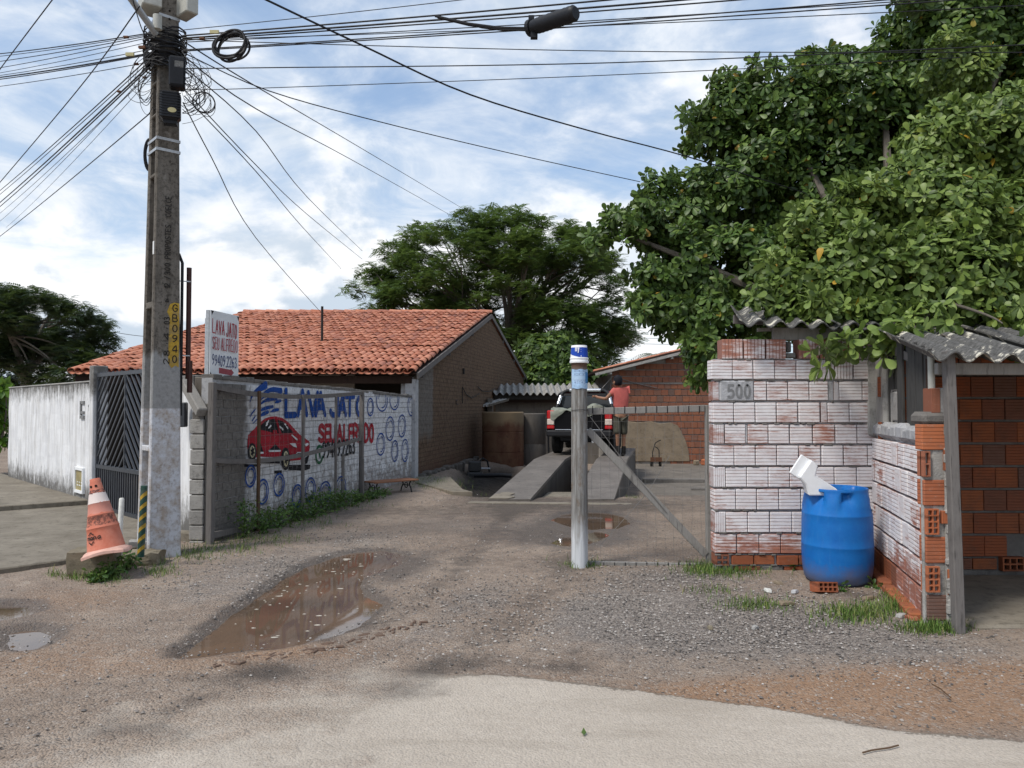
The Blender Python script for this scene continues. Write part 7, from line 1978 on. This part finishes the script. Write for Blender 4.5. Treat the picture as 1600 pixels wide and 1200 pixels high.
def man():
    D = 18.55
    def q(x, y, dd=0.): return at(x, y, D + dd)
    foot = q(970, 709); foot.z = .40
    hip, waist, chest, neck = q(969.5, 648), q(969.5, 637, .02), q(969, 618, .03), q(967.5, 605.5, .03)
    head0, head1 = q(966, 601.5, .02), q(965, 594.5, .0)
    sl, sr = q(959, 610.5, -.03), q(979, 609.5, .08)
    el, wl, hl = q(947, 623.5, -.02), q(934.5, 621, .12), q(929.5, 619, .16)
    er, wr, hr = q(977, 623, .26), q(973, 628, .52), q(970, 629, .60)
    hL, hR = q(964.8, 650), q(974.6, 650)
    kL, kR = q(964.8, 677, -.05), q(974.8, 677.5, .03)
    aL, aR = q(965.2, 701, .0), q(974.5, 702, .06)
    J = [hip, waist, chest, neck, head0, head1, sl, el, wl, sr, er, wr, hL, kL, aL, hR, kR, aR, hl, hr]
    E = [(0, 1), (1, 2), (2, 3), (3, 4), (4, 5), (2, 6), (6, 7), (7, 8), (8, 18), (2, 9), (9, 10), (10, 11), (11, 19), (0, 12), (12, 13), (13, 14), (0, 15), (15, 16), (16, 17)]
    Rr = [(.13, .09), (.125, .085), (.135, .08), .058, .085, .098, .065, .045, .033, .065, .045, .033, .085, .056, .04, .085, .056, .04, .036, .036]
    body = skin_mesh('person', J, E, Rr, 'skin', None)
    tag(body, 'man in a salmon T-shirt and dark shorts reaching over the truck bed, seen from behind', 'person')
    # fingers of both hands, closed on the cloth
    fg = MB()
    for h, w in ((hl, wl), (hr, wr)):
        d = (h - w).normalized(); sd = d.cross(UZ).normalized()
        for k in range(4):
            o = h + sd * (.022 * (k - 1.5)) + d * .015; L = (.05, .06, .057, .045)[k]
            fg.tube([o, o + d * L * .6 - UZ * .006, o + d * L * .85 - UZ * .03, o + d * L * .7 - UZ * .05], [.0105, .0095, .009, .007], 8)
        o = h - sd * .035 - d * .02; fg.tube([o, o - sd * .02 + d * .03 - UZ * .01, o - sd * .012 + d * .055 - UZ * .03], [.012, .011, .008], 8)
    fg.build('fingers', MAT['skin'], body, smooth=True)
    # shirt: torso and short sleeves, a little larger than the body
    S = [q(969.8, 645, 0), waist, chest, q(967.8, 607.8, .03), sl, sl.lerp(el, .55), sr, sr.lerp(er, .38)]
    skin_mesh('shirt', S, [(0, 1), (1, 2), (2, 3), (2, 4), (4, 5), (2, 6), (6, 7)], [(.180, .145), (.182, .150), (.198, .155), .085, .092, .072, .092, .072], 'shirt', body)
    Sh = [q(969.6, 645.5), q(964.6, 652, 0), q(964.6, 666, -.03), q(964.6, 679, -.05), q(974.9, 652, 0), q(974.9, 666, .02), q(975, 680, .03)]
    skin_mesh('shorts', Sh, [(0, 1), (1, 2), (2, 3), (0, 4), (4, 5), (5, 6)], [(.165, .125), .108, .098, .092, .108, .098, .092], 'shorts', body)
    mb = MB(); c = q(961.2, 667, -.06); mb.box(c, (.02, .09, .13)); mb.build('cargo_pocket', MAT['shorts'], body, bevel=.008)
    for a in (aL, aR):
        z = .40; skin_mesh('boot', [a + UZ * .10, a - UZ * .02, V((a.x, a.y, z + .055)), V((a.x - .01, a.y + .10, z + .045)), V((a.x - .015, a.y + .19, z + .036))], [(0, 1), (1, 2), (2, 3), (3, 4)], [.058, .056, .062, .052, .040], 'boot', body)
    # hair cap, ears, nose
    hb = MB(); c = head1 + UZ * -.015; vs = []
    Mh = Matrix.Translation(c) @ Matrix.Rotation(R(38), 4, 'Z')
    hb.lathe([(.0001, .145), (.055, .135), (.090, .105), (.110, .055), (.114, .0), (.108, -.055), (.088, -.095), (.06, -.11)], 20, M=Mh @ Matrix.Translation((0, -.012, 0)) @ Matrix.Diagonal((.9, 1.02, 1, 1))); hb.build('hair', MAT['hair'], body, smooth=True)
    fb = MB(); fb.lathe([(.0001, .075), (.06, .06), (.088, .02), (.09, -.03), (.075, -.085), (.045, -.125), (.0001, -.135)], 18, M=Mh @ Matrix.Translation((0, .035, -.01)) @ Matrix.Diagonal((.86, 1.0, 1, 1))); 
    fb.tube([Mh @ V((0, .115, .0)), Mh @ V((0, .145, -.035)), Mh @ V((0, .118, -.045))], [.010, .017, .010], 8)
    for s in (-1, 1): fb.lathe([(.0001, .012), (.026, .010), (.032, 0), (.026, -.010), (.0001, -.012)], 10, M=Mh @ Matrix.Translation((s * .097, .01, -.03)) @ Matrix.Rotation(R(90), 4, 'Y') @ Matrix.Diagonal((1.1, .7, 1, 1)))
    fb.build('face', MAT['skin'], body, smooth=True)
    eb = MB()
    for s in (-1, 1): eb.lathe([(.0001, .006), (.010, .004), (.010, -.004), (.0001, -.006)], 8, M=Mh @ Matrix.Translation((s * .036, .122, -.005)) @ Matrix.Rotation(R(90), 4, 'X'))
    eb.tube([Mh @ V((-.028, .112, -.078)), Mh @ V((0, .117, -.080)), Mh @ V((.028, .112, -.078))], .005, 6); eb.build('features', MAT['hair'], body)
man()
# ------------------------------------------------------------------ foliage
def leaf_template(kind):
    if kind == 'obovate':      # broad leaf, widest near the tip, folded along the midrib; base at origin, along +y, length 1
        ys = [0, .22, .5, .76, .93, 1.0]; ws = [.02, .10, .195, .25, .185, .02]; zc = [0, .02, .02, .0, -.04, -.07]
        v, f = [], []
        for y, w, z in zip(ys, ws, zc): v += [(-w, y, z + .10 * w), (0, y, z - .02), (w, y, z + .10 * w)]
        for i in range(5):
            a = i * 3; f += [(a, a + 1, a + 4, a + 3), (a + 1, a + 2, a + 5, a + 4)]
        return np.array(v, float), np.array(f)
    if kind == 'small':
        v = np.array([(-.0, 0, 0), (.24, .45, .05), (0, 1, -.03), (-.24, .45, .05)], float); return v, np.array([(0, 1, 2, 3)])
def rotmat(yaw, pitch, roll):
    """leaf points along +y at yaw 0; pitch lifts the tip; roll about its own axis"""
    cy, sy, cp, sp, cr, sr = np.cos(yaw), np.sin(yaw), np.cos(pitch), np.sin(pitch), np.cos(roll), np.sin(roll)
    n = len(yaw); A = np.zeros((n, 3, 3))
    # columns: x axis, y axis, z axis
    Y = np.stack([-sy * cp, cy * cp, sp], -1); X0 = np.stack([cy, sy, np.zeros(n)], -1); Z0 = np.cross(X0, Y)
    X = X0 * cr[:, None] + Z0 * sr[:, None]; Z = -X0 * sr[:, None] + Z0 * cr[:, None]
    A[:, :, 0], A[:, :, 1], A[:, :, 2] = X, Y, Z; return A
def place(tv, tf, pos, A, size):
    v = np.einsum('nij,kj->nki', A, tv) * size[:, None, None] + pos[:, None, :]
    f = tf[None] + (len(tv) * np.arange(len(pos)))[:, None, None]
    return v.reshape(-1, 3), f.reshape(-1, tf.shape[1])
def in_lobes(lobes, per_m2, squash=.85, shell=.55):
    """random points in ellipsoids, denser near the skin; returns points and outward directions"""
    P, N = [], []
    for (c, r) in lobes:
        n = max(3, int(per_m2 * r * r * 12.6))
        d = rng.normal(size=(n, 3)); d /= np.linalg.norm(d, axis=1)[:, None]
        rr = r * (shell + (1 - shell) * rng.random(n)) ** .6 * (.88 + .24 * rng.random(n))
        P.append(np.array(c) + d * rr[:, None] * np.array([1, 1, squash])); N.append(d)
    return np.concatenate(P), np.concatenate(N)
def rosettes(P, N, k, size, lo=.0, hi=.7):
    """k leaves round each point, opening outwards and upwards"""
    n = len(P); ax = N * np.array([.8, .8, .5]) + np.array([0, 0, .35]) + rng.normal(size=(n, 3)) * .25
    ax /= np.linalg.norm(ax, axis=1)[:, None]
    yaw = rng.random((n, 1)) * 6.28 + np.arange(k)[None] * 2.4 + rng.normal(size=(n, k)) * .25
    t = np.cross(ax, np.array([.3, .2, .93])); t /= np.linalg.norm(t, axis=1)[:, None] + 1e-9; b = np.cross(ax, t)
    el = lo + (hi - lo) * rng.random((n, k))
    Y = (t[:, None] * np.cos(yaw)[..., None] + b[:, None] * np.sin(yaw)[..., None]) * np.cos(el)[..., None] + ax[:, None] * np.sin(el)[..., None]
    Y[..., 2] -= .18 + .35 * rng.random((n, k)) ** 2; Y /= np.linalg.norm(Y, axis=-1, keepdims=True)
    X = np.cross(Y, ax[:, None] + rng.normal(size=(n, k, 3)) * .15); X /= np.linalg.norm(X, axis=-1, keepdims=True)
    Z = np.cross(X, Y); A = np.stack([X, Y, Z], -1).reshape(-1, 3, 3)
    pos = (P[:, None] + Y * (.012 + .02 * rng.random((n, k, 1)))).reshape(-1, 3)
    sz = size * (.50 + .85 * rng.random(n * k)); return pos, A, sz
def limb_tree(mb, root, base_r, targets, seed, mid=.45, droop=.2, rt=.02):
    r_ = random.Random(seed)
    for tgt in targets:
        tgt = V(tgt); a = V(root); m = a.lerp(tgt, mid) + V((r_.uniform(-.3, .3), r_.uniform(-.3, .3), droop + r_.uniform(0, .3)))
        pts = []; 
        for i in range(9): t_ = i / 8; pts.append(a * (1 - t_) ** 2 + m * 2 * t_ * (1 - t_) + tgt * t_ ** 2)
        mb.tube(pts, [base_r * (1 - i / 8) + rt * i / 8 for i in range(9)], 7)

def pxl(lst, k=1.0): return [(at(x, y, d), r * d / F * k) for x, y, d, r in lst]
def big_tree():
    tv, tf = leaf_template('obovate')
    root = V((5.6, 10.6, 0))
    t_ = thing('broadleaf_tree', 'huge broadleaf tree spreading over the brick shed, dark behind and paler in front', 'tree', tuple(root))
    far = [(1500, 55, 12, 105), (1570, 40, 12, 100), (1440, 150, 12.5, 105), (1330, 170, 12.5, 100), (1230, 180, 12.5, 82), (1150, 175, 12.5, 52), (1120, 210, 12.5, 45), (1190, 250, 12.5, 75), (1280, 290, 12.8, 110), (1150, 305, 12.5, 72), (1080, 335, 12.5, 58), (1010, 350, 12.3, 40), (965, 355, 12.3, 26), (940, 370, 12.2, 17), (1030, 300, 12.4, 30), (1090, 185, 12.4, 20),
           (1090, 420, 12, 72), (1040, 430, 12, 50), (1160, 420, 12.2, 95), (1060, 485, 12, 55), (1120, 500, 11.6, 62), (1030, 470, 12, 34), (1095, 545, 11, 28), (1088, 585, 10.8, 15), (1390, 310, 13.2, 140), (1540, 200, 13, 150), (1200, 470, 11.8, 58), (1390, 60, 12.3, 22), (1420, 25, 12.2, 28),
           (1260, 110, 12.3, 28), (1320, 100, 12.3, 30), (1130, 130, 12.4, 16), (1300, 420, 13, 130), (1450, 430, 13, 130)]
    out = [(1720, 120, 12, 180), (1720, 350, 11, 190), (1600, -120, 12.5, 150), (1480, -60, 12.2, 90), (1850, 100, 12, 190)]
    near = [(1480, 240, 9.2, 85), (1560, 230, 9.2, 100), (1410, 320, 8.6, 82), (1330, 345, 8.5, 66), (1275, 365, 8.4, 42), (1480, 350, 8.4, 95), (1570, 360, 8.5, 95), (1310, 425, 8.2, 72), (1400, 430, 8.1, 90), (1500, 440, 8.0, 95), (1590, 460, 8.1, 75), (1245, 420, 8.3, 46), (1225, 455, 8.1, 40), (1245, 485, 7.9, 30), (1300, 495, 7.75, 48), (1370, 500, 7.6, 44),
            (1440, 505, 7.3, 40), (1545, 490, 7.7, 55), (1600, 530, 7.2, 18), (1500, 110, 10, 55)]
    nout = [(1690, 300, 8.8, 110), (1690, 440, 8.4, 100), (1780, 380, 8.8, 120)]
    rs = random.Random(3); sat = []
    for x, y, d, r in far:                      # small outlying sprays break the outline
        for k in range(7):
            a = rs.uniform(0, 6.28); q = r * rs.uniform(.95, 1.22); sat.append((x + q * math.cos(a), y + q * math.sin(a) * .85, d + rs.uniform(-.6, .6), r * rs.uniform(.10, .22) + 3))
    P1, N1 = in_lobes(pxl(far + out, .93) + pxl(sat), 66)
    keep = np.ones(len(P1), bool)               # gaps of sky
    for k in range(150):
        c = P1[rng.integers(len(P1))]; keep &= np.linalg.norm(P1 - c, axis=1) > rng.uniform(.10, .30)
    P1, N1 = P1[keep], N1[keep]
    pos, A, sz = rosettes(P1, N1, 7, .128, -.35, .8)
    v, f = place(tv, tf, pos, A, sz); tone = np.repeat(np.clip(rng.random(len(pos)) * .9 + .05 * rng.normal(size=len(pos)), 0, .985), len(tv))
    tone = np.where(np.repeat(rng.random(len(pos)) < .006, len(tv)), .995, tone)
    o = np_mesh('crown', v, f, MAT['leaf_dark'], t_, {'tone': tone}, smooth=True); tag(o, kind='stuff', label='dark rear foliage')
    sat = []
    for x, y, d, r in near:
        for k in range(7):
            a = rs.uniform(0, 6.28); q = r * rs.uniform(.9, 1.18); sat.append((x + q * math.cos(a), y + q * math.sin(a) * .85, d + rs.uniform(-.4, .2), r * rs.uniform(.10, .22) + 3))
    P2, N2 = in_lobes(pxl(near + nout, .95) + pxl(sat), 74)
    hang = [(1280, 548, 7.15, 14), (1285, 570, 7.1, 8), (1330, 535, 7.1, 14), (1365, 540, 7.0, 12), (1385, 555, 6.85, 10), (1400, 530, 6.9, 22), (1420, 515, 6.8, 18), (1460, 512, 6.6, 26), (1480, 525, 6.5, 14), (1350, 525, 7.1, 18), (1310, 530, 7.2, 18), (1566, 505, 6.6, 14), (1592, 495, 6.9, 18)]
    P3, N3 = in_lobes(pxl(hang), 70)
    if len(P3) > 45: P3, N3 = P3[:45], N3[:45]
    pos, A, sz = rosettes(P2, N2, 8, .108, -.35, .85)
    tone = np.clip(rng.random(len(pos)) * .88 + .06 * rng.normal(size=len(pos)), 0, .96)
    young = np.repeat(rng.random(len(P2)) < .04, 8); tone[young] = .94 + .03 * rng.random(young.sum())
    tone[rng.random(len(pos)) < .004] = 1.
    v, f = place(tv, tf, pos, A, sz)
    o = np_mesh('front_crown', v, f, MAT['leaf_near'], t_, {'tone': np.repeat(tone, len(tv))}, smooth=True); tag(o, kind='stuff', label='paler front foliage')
    # the nearest sprays: every leaf an object of its own
    pos, A, sz = rosettes(P3, N3, 7, .135, -.1, .8)
    meshes = []
    for k in range(6):
        me = bpy.data.meshes.new('leaf'); me.from_pydata([tuple(p) for p in tv], [], [list(q) for q in tf]); me.materials.append(MAT['leaf_near'])
        a = me.attributes.new('tone', 'FLOAT', 'POINT'); a.data.foreach_set('value', [(.25, .45, .6, .75, .88, .95)[k]] * len(tv)); me.polygons.foreach_set('use_smooth', [True] * len(tf)); me.update(); meshes.append(me)
    pi = Matrix.Translation(-t_.location)
    for i in range(min(300, len(pos))):
        o = bpy.data.objects.new('leaf', meshes[int(rng.choice(6, p=[.15, .25, .25, .2, .1, .05]))]); COL.objects.link(o); o.parent = t_; o.matrix_parent_inverse = pi
        m = Matrix([list(A[i][r] * sz[i]) + [pos[i][r]] for r in range(3)] + [[0, 0, 0, 1]]); o.matrix_basis = m
    # wood
    mb = MB(); fork = V((5.4, 10.6, 2.2)); mb.tube([root - UZ * .2, root + UZ * .6, V((5.5, 10.6, 1.4)), fork], [.36, .28, .24, .24], 14)
    limb_tree(mb, fork, .13, [c for c, r in pxl([(1440, 150, 12.5, 1), (1230, 200, 12.4, 1), (1100, 330, 12.3, 1), (960, 360, 12.3, 1), (1090, 430, 12, 1), (1130, 500, 11.6, 1), (1500, 40, 12, 1), (1600, 40, 12, 1), (1280, 300, 12.6, 1), (1380, 110, 12.4, 1)])], 3)
    limb_tree(mb, fork, .10, [c for c, r in pxl([(1480, 250, 9.2, 1), (1330, 345, 8.5, 1), (1250, 430, 8.2, 1), (1290, 500, 7.6, 1), (1400, 440, 8.0, 1), (1500, 440, 8, 1), (1560, 300, 9, 1)])], 4, droop=.25, rt=.008)
    limb_tree(mb, V(at(1280, 450, 8.2)), .02, [c for c, r in pxl([(1280, 555, 7.1, 1), (1330, 535, 7.1, 1)])], 5, droop=-.3, rt=.006)
    limb_tree(mb, V(at(1470, 470, 7.8)), .02, [c for c, r in pxl([(1385, 555, 6.85, 1), (1400, 530, 6.9, 1), (1480, 525, 6.5, 1), (1566, 505, 6.6, 1)])], 6, droop=-.3, rt=.006)
    mb.build('trunk', MAT['bark'], t_, smooth=True)
    mb = MB()     # fine twigs seen against the sky near the top
    r_ = random.Random(8)
    for k in range(40):
        a = at(r_.uniform(1440, 1600), r_.uniform(20, 140), 12); mb.tube([a, a + V((r_.uniform(-.5, .5), 0, r_.uniform(.2, .7)))], [.014, .006], 5)
    mb.build('twigs', MAT['bark'], t_)
big_tree()

def fine_tree(name, lab, root, fork, lobes, mat, seed, per, leaf, trunk_r, limbs, sprays=13, squash=.55, group=None):
    t_ = thing(name, lab, 'tree', tuple(root), group)
    P, N = in_lobes(lobes, per, squash, .35)
    n = len(P)
    # a spray is a slightly arched twig with paired leaflets lying nearly flat
    yaw = rng.random(n) * 6.28; pit = rng.normal(size=n) * .25 - .05; rol = rng.normal(size=n) * .3
    A = rotmat(yaw, pit, rol); L = leaf * (4.5 + 2 * rng.random(n))
    tv, tf = leaf_template('small'); V_, F_, off = [], [], 0
    st, sf = [], []
    for k in range(sprays):
        s = (k + .5) / sprays; side = 1 if k % 2 else -1; ang = side * 1.15
        c, sn = math.cos(ang), math.sin(ang); q = tv * .27 * (1.25 - .5 * s)
        R_ = np.array([[c, -sn, 0], [sn, c, 0], [0, 0, 1]]); w = q @ R_.T + np.array([0, s * .95, -.16 * s * s]); w[:, 2] += rng.normal() * .02
        sf.append(tf + 4 * k); st.append(w)
    st = np.concatenate(st); sf = np.concatenate(sf)
    v, f = place(st, sf, P, A, L)
    tone = np.clip(.5 + .22 * rng.normal(size=n) , 0, .9); bright = rng.random(n) < .03; tone[bright] = .97
    # patches of young foliage
    tone = np.repeat(tone, len(st)) + .06 * rng.normal(size=n * len(st))
    o = np_mesh('crown', v, f, MAT[mat], t_, {'tone': np.clip(tone, 0, 1)}); tag(o, kind='stuff')
    mb = MB(); mb.tube([V(root) - UZ * .3, V(root).lerp(V(fork), .5) + V((.15, 0, 0)), V(fork)], [trunk_r * 1.3, trunk_r, trunk_r * .8], 12)
    limb_tree(mb, fork, trunk_r * .55, limbs, seed, droop=.6, rt=.03)
    r_ = random.Random(seed)
    for c, r in lobes:
        if r_.random() < .75:
            l0 = min(limbs, key=lambda q: (V(q) - V(c)).length); mid = V(fork).lerp(V(l0), .55 + .3 * r_.random()); limb_tree(mb, mid, .05, [c], seed + 3, droop=.15, rt=.015)
    mb.build('trunk', MAT['bark'], t_, smooth=True); return t_
# feathery tree behind the tiled house
def mid_tree():
    D = 39.; r_ = random.Random(4); L = []
    crown = [(560, 450), (590, 425), (620, 385), (660, 365), (700, 350), (745, 340), (790, 335), (835, 345), (880, 345), (920, 360), (950, 400), (965, 430), (960, 470), (975, 500), (985, 525), (940, 545), (900, 500), (850, 440), (800, 400), (750, 400), (700, 400), (650, 420), (610, 460), (660, 470), (720, 455), (780, 450), (830, 490), (880, 540), (790, 520), (700, 490), (760, 500), (840, 540), (920, 430), (930, 490), (570, 475), (640, 490), (880, 400), (740, 370), (840, 385), (680, 440), (800, 470), (870, 470), (905, 560), (955, 520), (830, 410)]
    for x, y in crown:
        L.append((at(x + r_.uniform(-10, 10), y + r_.uniform(-6, 6) + 8, D + r_.uniform(-3.5, 4)), r_.uniform(.6, 1.0)))
    while len(L) < 330:
        a, b = r_.uniform(-1, 1), r_.uniform(-1, .62)
        if a * a + b * b > 1: continue
        L.append((at(766 + 218 * a, 486 + 152 * b, D + r_.uniform(-1, 1) * 5 * math.sqrt(max(0, 1 - a * a - b * b * .6))), r_.uniform(.45, .95)))
    fork = at(795, 545, D)
    fine_tree('feathery_tree', 'wide feathery green tree rising behind the tiled house', V((at(795, 600, D).x, D, -.3)), fork, L, 'leaf_fine', 21, 15, .082, .30, [c for c, r in L[::9]], sprays=14, squash=.68)
mid_tree()
def left_tree():
    D = 31.; r_ = random.Random(14); L = []
    for x, y in [(-60, 470), (-20, 440), (20, 450), (60, 455), (95, 462), (120, 480), (150, 500), (165, 520), (120, 520), (80, 500), (40, 490), (0, 500), (-40, 510), (30, 530), (80, 545), (130, 545), (0, 550), (60, 575), (110, 575), (20, 590), (-40, 560), (150, 560), (-80, 530), (-90, 480), (10, 470), (50, 520), (100, 530)]:
        for k in range(2): L.append((at(x + r_.uniform(-10, 10) - 8, y + r_.uniform(-6, 6) + 12, D + r_.uniform(-2.5, 3)), r_.uniform(.65, 1.05)))
    fine_tree('dark_tree', 'dark green tree behind the white boundary wall', V((at(40, 640, D).x, D, 0)), at(40, 590, D), L, 'leaf_far', 33, 30, .07, .25, [c for c, r in L[::8]], sprays=13, squash=.6)
left_tree()
def bush(name, lab, lobes, per, leaf, mat, root, cat='bush', k=6, group=None, sq=.9):
    t_ = thing(name, lab, cat, tuple(root), group); P, N = in_lobes(lobes, per, sq, .4); tv, tf = leaf_template('small')
    pos, A, sz = rosettes(P, N, k, leaf); v, f = place(tv * np.array([1.25, 1, 1]), tf, pos, A, sz)
    tone = np.repeat(np.clip(.45 + .3 * rng.normal(size=len(pos)), 0, 1), len(tv)); tag(np_mesh('foliage', v, f, MAT[mat], t_, {'tone': tone}), kind='stuff')
    mb = MB(); r_ = random.Random(len(lobes)); limb_tree(mb, V(root), .04, [c for c, r in lobes], 5, droop=.0, rt=.008); mb.build('stems', MAT['bark'], t_)
    return t_
bush('broadleaf_shrub', 'dense dark green shrubbery under the feathery tree behind the grey shed', pxl([(835, 555, 34, 34), (870, 545, 34, 34), (850, 590, 33, 30), (900, 575, 33, 32), (890, 600, 33, 26), (925, 590, 33, 24), (815, 585, 34, 24), (860, 570, 34, 40), (830, 610, 33, 24), (945, 600, 33, 16)]), 24, .26, 'leaf_fine', V((1.6, 34, -.3)))
bush('leafy_shrub', 'bright green shrub at the outer end of the white boundary wall', pxl([(0, 610, 17.5, 13), (8, 605, 17.4, 8), (-20, 630, 17.5, 22), (-5, 660, 17.6, 16), (-30, 690, 17.6, 24), (0, 690, 17.6, 10), (-40, 660, 18, 26)]), 36, .19, 'leaf_bright', V((-11.9, 17.5, 0)))
def palm():
    c = at(1022, 556, 48); t_ = thing('palm_tree', 'distant palm showing above the brick outbuilding roof', 'palm', (c.x, c.y, -.3)); r_ = random.Random(2)
    mb = MB(); mb.tube([V((c.x, c.y, -.3)), V((c.x + .1, c.y, 2)), c], [.16, .13, .11], 8); mb.build('trunk', MAT['bark'], t_)
    for k in range(13):
        a = k * 6.283 / 13 + r_.uniform(-.2, .2); L = r_.uniform(1.3, 2.0); up = r_.uniform(.2, .9); mb = MB(); pts = []
        for i in range(9): s = i / 8; pts.append(c + V((math.cos(a) * L * s, math.sin(a) * L * s, L * (up * s - .9 * s * s))))
        for i in range(1, 9):
            d = (pts[i] - pts[i - 1]).normalized(); sd = d.cross(UZ).normalized()
            for s in (-1, 1):
                for e in (0, .5): o = pts[i - 1].lerp(pts[i], e); mb.add([o, o + sd * s * .36 + d * .2 - UZ * .10, o + d * .06], [(0, 1, 2)])
        fr = mb.build('frond', MAT['leaf_far'], t_); at_ = fr.data.attributes.new('tone', 'FLOAT', 'POINT'); at_.data.foreach_set('value', [.6] * len(fr.data.vertices))
palm()
# distant belt of trees closing the horizon behind the house and outbuilding
def far_belt():
    tv, tf = leaf_template('small'); P = []
    for k in range(150):
        x = rng.uniform(-90, 90); y = 95 + rng.uniform(-8, 15); h = rng.uniform(2.0, 4.2); n = 90
        d = rng.normal(size=(n, 3)); d /= np.linalg.norm(d, axis=1)[:, None]; P.append(np.array([x, y, h * .45]) + d * np.array([2.6, 2.6, h * .55]))
    P = np.concatenate(P); n = len(P); A = rotmat(rng.random(n) * 6.28, rng.normal(size=n) * .6, rng.normal(size=n) * .6)
    v, f = place(tv * np.array([1.6, 1, 1]), tf, P, A, .8 + .5 * rng.random(n)); tag(np_mesh('far_trees', v, f, MAT['leaf_far'], None, {'tone': np.repeat(rng.random(n), 4)}), 'distant belt of low trees on the horizon', kind='stuff')
far_belt()

# weeds behind the long gate, by the stones, and grass
def weed(p, h, w, lab, group, n=90, leaf=.055, mat='leaf_weed'):
    t_ = thing('weed_plant', lab, 'weed', tuple(p), group); tv, tf = leaf_template('obovate'); r_ = np.random.default_rng(int(abs(p[0] * 1000 + p[1] * 77)))
    P = np.array(p)[None] + np.stack([r_.normal(0, w * .42, n), r_.normal(0, w * .42, n), h * r_.random(n) ** .8], -1)
    N = np.stack([r_.normal(size=n), r_.normal(size=n), .4 + r_.random(n)], -1); N /= np.linalg.norm(N, axis=1)[:, None]
    pos, A, sz = rosettes(P, N, 4, leaf, -.2, .5); v, f = place(tv, tf, pos, A, sz)
    tag(np_mesh('leaves', v, f, MAT[mat], t_, {'tone': np.repeat(np.clip(r_.random(len(pos)), 0, 1), len(tv))}), kind='stuff')
    mb = MB()
    for k in range(min(9, n)):
        q = P[k]; mb.tube([V(p) + V((r_.normal() * w * .1, r_.normal() * w * .1, 0)), V((p[0] * .4 + q[0] * .6, p[1] * .4 + q[1] * .6, q[2] * .5)), V(q)], .004, 4)
    mb.build('stems', MAT['grass'], t_)
GW = 'weeds along the painted wall'
LW = ['tallest weed beside the hinge post of the long gate', 'second weed from the hinge post, before the bare grey bricks', 'weed below the rear wheel of the painted red car', 'weed under the middle of the painted red car', 'weed below the front wheel of the painted red car', 'weed just beyond the nose of the painted red car', 'weed under the first letters of SEU ALFREDO', 'weed under the painted phone number', 'weed below the last letters of SEU ALFREDO', 'low weed near the free end of the long gate', 'last and lowest weed, next to the bench']
for (s_, off, h, w), lw in zip(((.35, .22, .62, .20), (.7, .30, .42, .24), (1.2, .26, .34, .24), (1.7, .28, .38, .26), (2.1, .3, .44, .26), (2.5, .32, .46, .26), (2.9, .34, .42, .26), (3.35, .36, .32, .24), (3.8, .36, .26, .24), (4.3, .4, .20, .24), (4.8, .4, .14, .2)), LW):
    p = MW0 + mdir * s_ + mnrm * off; weed((p.x, p.y, 0), h * .72, w, lw, GW, n=int(72 * w / .26), leaf=.05)
for px, py, h, w, lab in ((170, 905, .15, .10, 'leafy weed at the right foot of the mossy stone block'), (150, 911, .10, .07, 'small leafy weed in front of the mossy stone block'), (196, 893, .16, .10, 'dark weed between the mossy block and the broken lump'), (405, 828, .12, .12, 'low weed in front of the gate sill')):
    g = gnd(px, py); weed((g.x, g.y, 0), h, w, lab, None, n=45, leaf=.05)
p = gnd(1230, 889); 
for px, py, lab in ((1242, 893, 'seedling sprouting left of the blue barrel'), (1313, 925, 'seedling sprouting in front of the blue barrel'), (1366, 920, 'seedling sprouting right of the blue barrel')):
    g = gnd(px, py); weed((g.x, g.y, 0), .06, .03, lab, None, n=7, leaf=.05)
g = gnd(316, 800); 
def grass():
    S = []
    for px, py, rx, ry, n in ((1140, 893, 60, 10, 1500), (1100, 892, 30, 8, 500), (1180, 948, 60, 9, 520), (1340, 962, 60, 14, 1300), (1400, 950, 26, 14, 500), (1400, 935, 30, 12, 300), (1455, 985, 46, 8, 900), (912, 884, 30, 5, 320), (300, 868, 40, 10, 360), (250, 895, 30, 8, 260), (360, 858, 60, 9, 460), (420, 845, 60, 8, 360), (120, 905, 20, 5, 140), (165, 908, 30, 6, 250), (240, 880, 20, 5, 160), (690, 757, 40, 8, 800), (660, 752, 30, 8, 500), (560, 790, 40, 6, 200), (480, 820, 60, 8, 260), (1110, 925, 40, 6, 120), (990, 776, 14, 3, 60), (85, 900, 14, 4, 90)):
        x, y = px + rng.normal(0, rx * .55, n), py + rng.normal(0, ry * .6, n)
        for a, b in zip(x, y):
            g = gnd(a, b); S.append((g.x, g.y, gz(g.x, g.y), 1.))
    S = np.array(S); n = len(S); h = .025 + .075 * rng.random(n) ** 1.6; yaw = rng.random(n) * 6.28; lean = .25 + .6 * rng.random(n); w = .0028
    d = np.stack([np.cos(yaw), np.sin(yaw)], -1); s = np.stack([-np.sin(yaw), np.cos(yaw)], -1) * w
    b = S[:, :3] - np.array([0, 0, .004]); V_ = np.zeros((n, 5, 3))
    V_[:, 0, :2], V_[:, 1, :2] = b[:, :2] - s, b[:, :2] + s; V_[:, 0, 2] = V_[:, 1, 2] = b[:, 2]
    m = b[:, :2] + d * (h * lean * .4)[:, None]; V_[:, 2, :2], V_[:, 3, :2] = m - s * .8, m + s * .8; V_[:, 2, 2] = V_[:, 3, 2] = b[:, 2] + h * .6
    V_[:, 4, :2] = b[:, :2] + d * (h * lean)[:, None]; V_[:, 4, 2] = b[:, 2] + h
    k = 5 * np.arange(n)[:, None]; F_ = np.concatenate([k + np.array([0, 1, 3]), k + np.array([0, 3, 2]), k + np.array([2, 3, 4])])
    tag(np_mesh('grass', V_.reshape(-1, 3), F_, MAT['grass'], None, {'tone': np.repeat(rng.random(n), 5)}), kind='stuff')
grass()
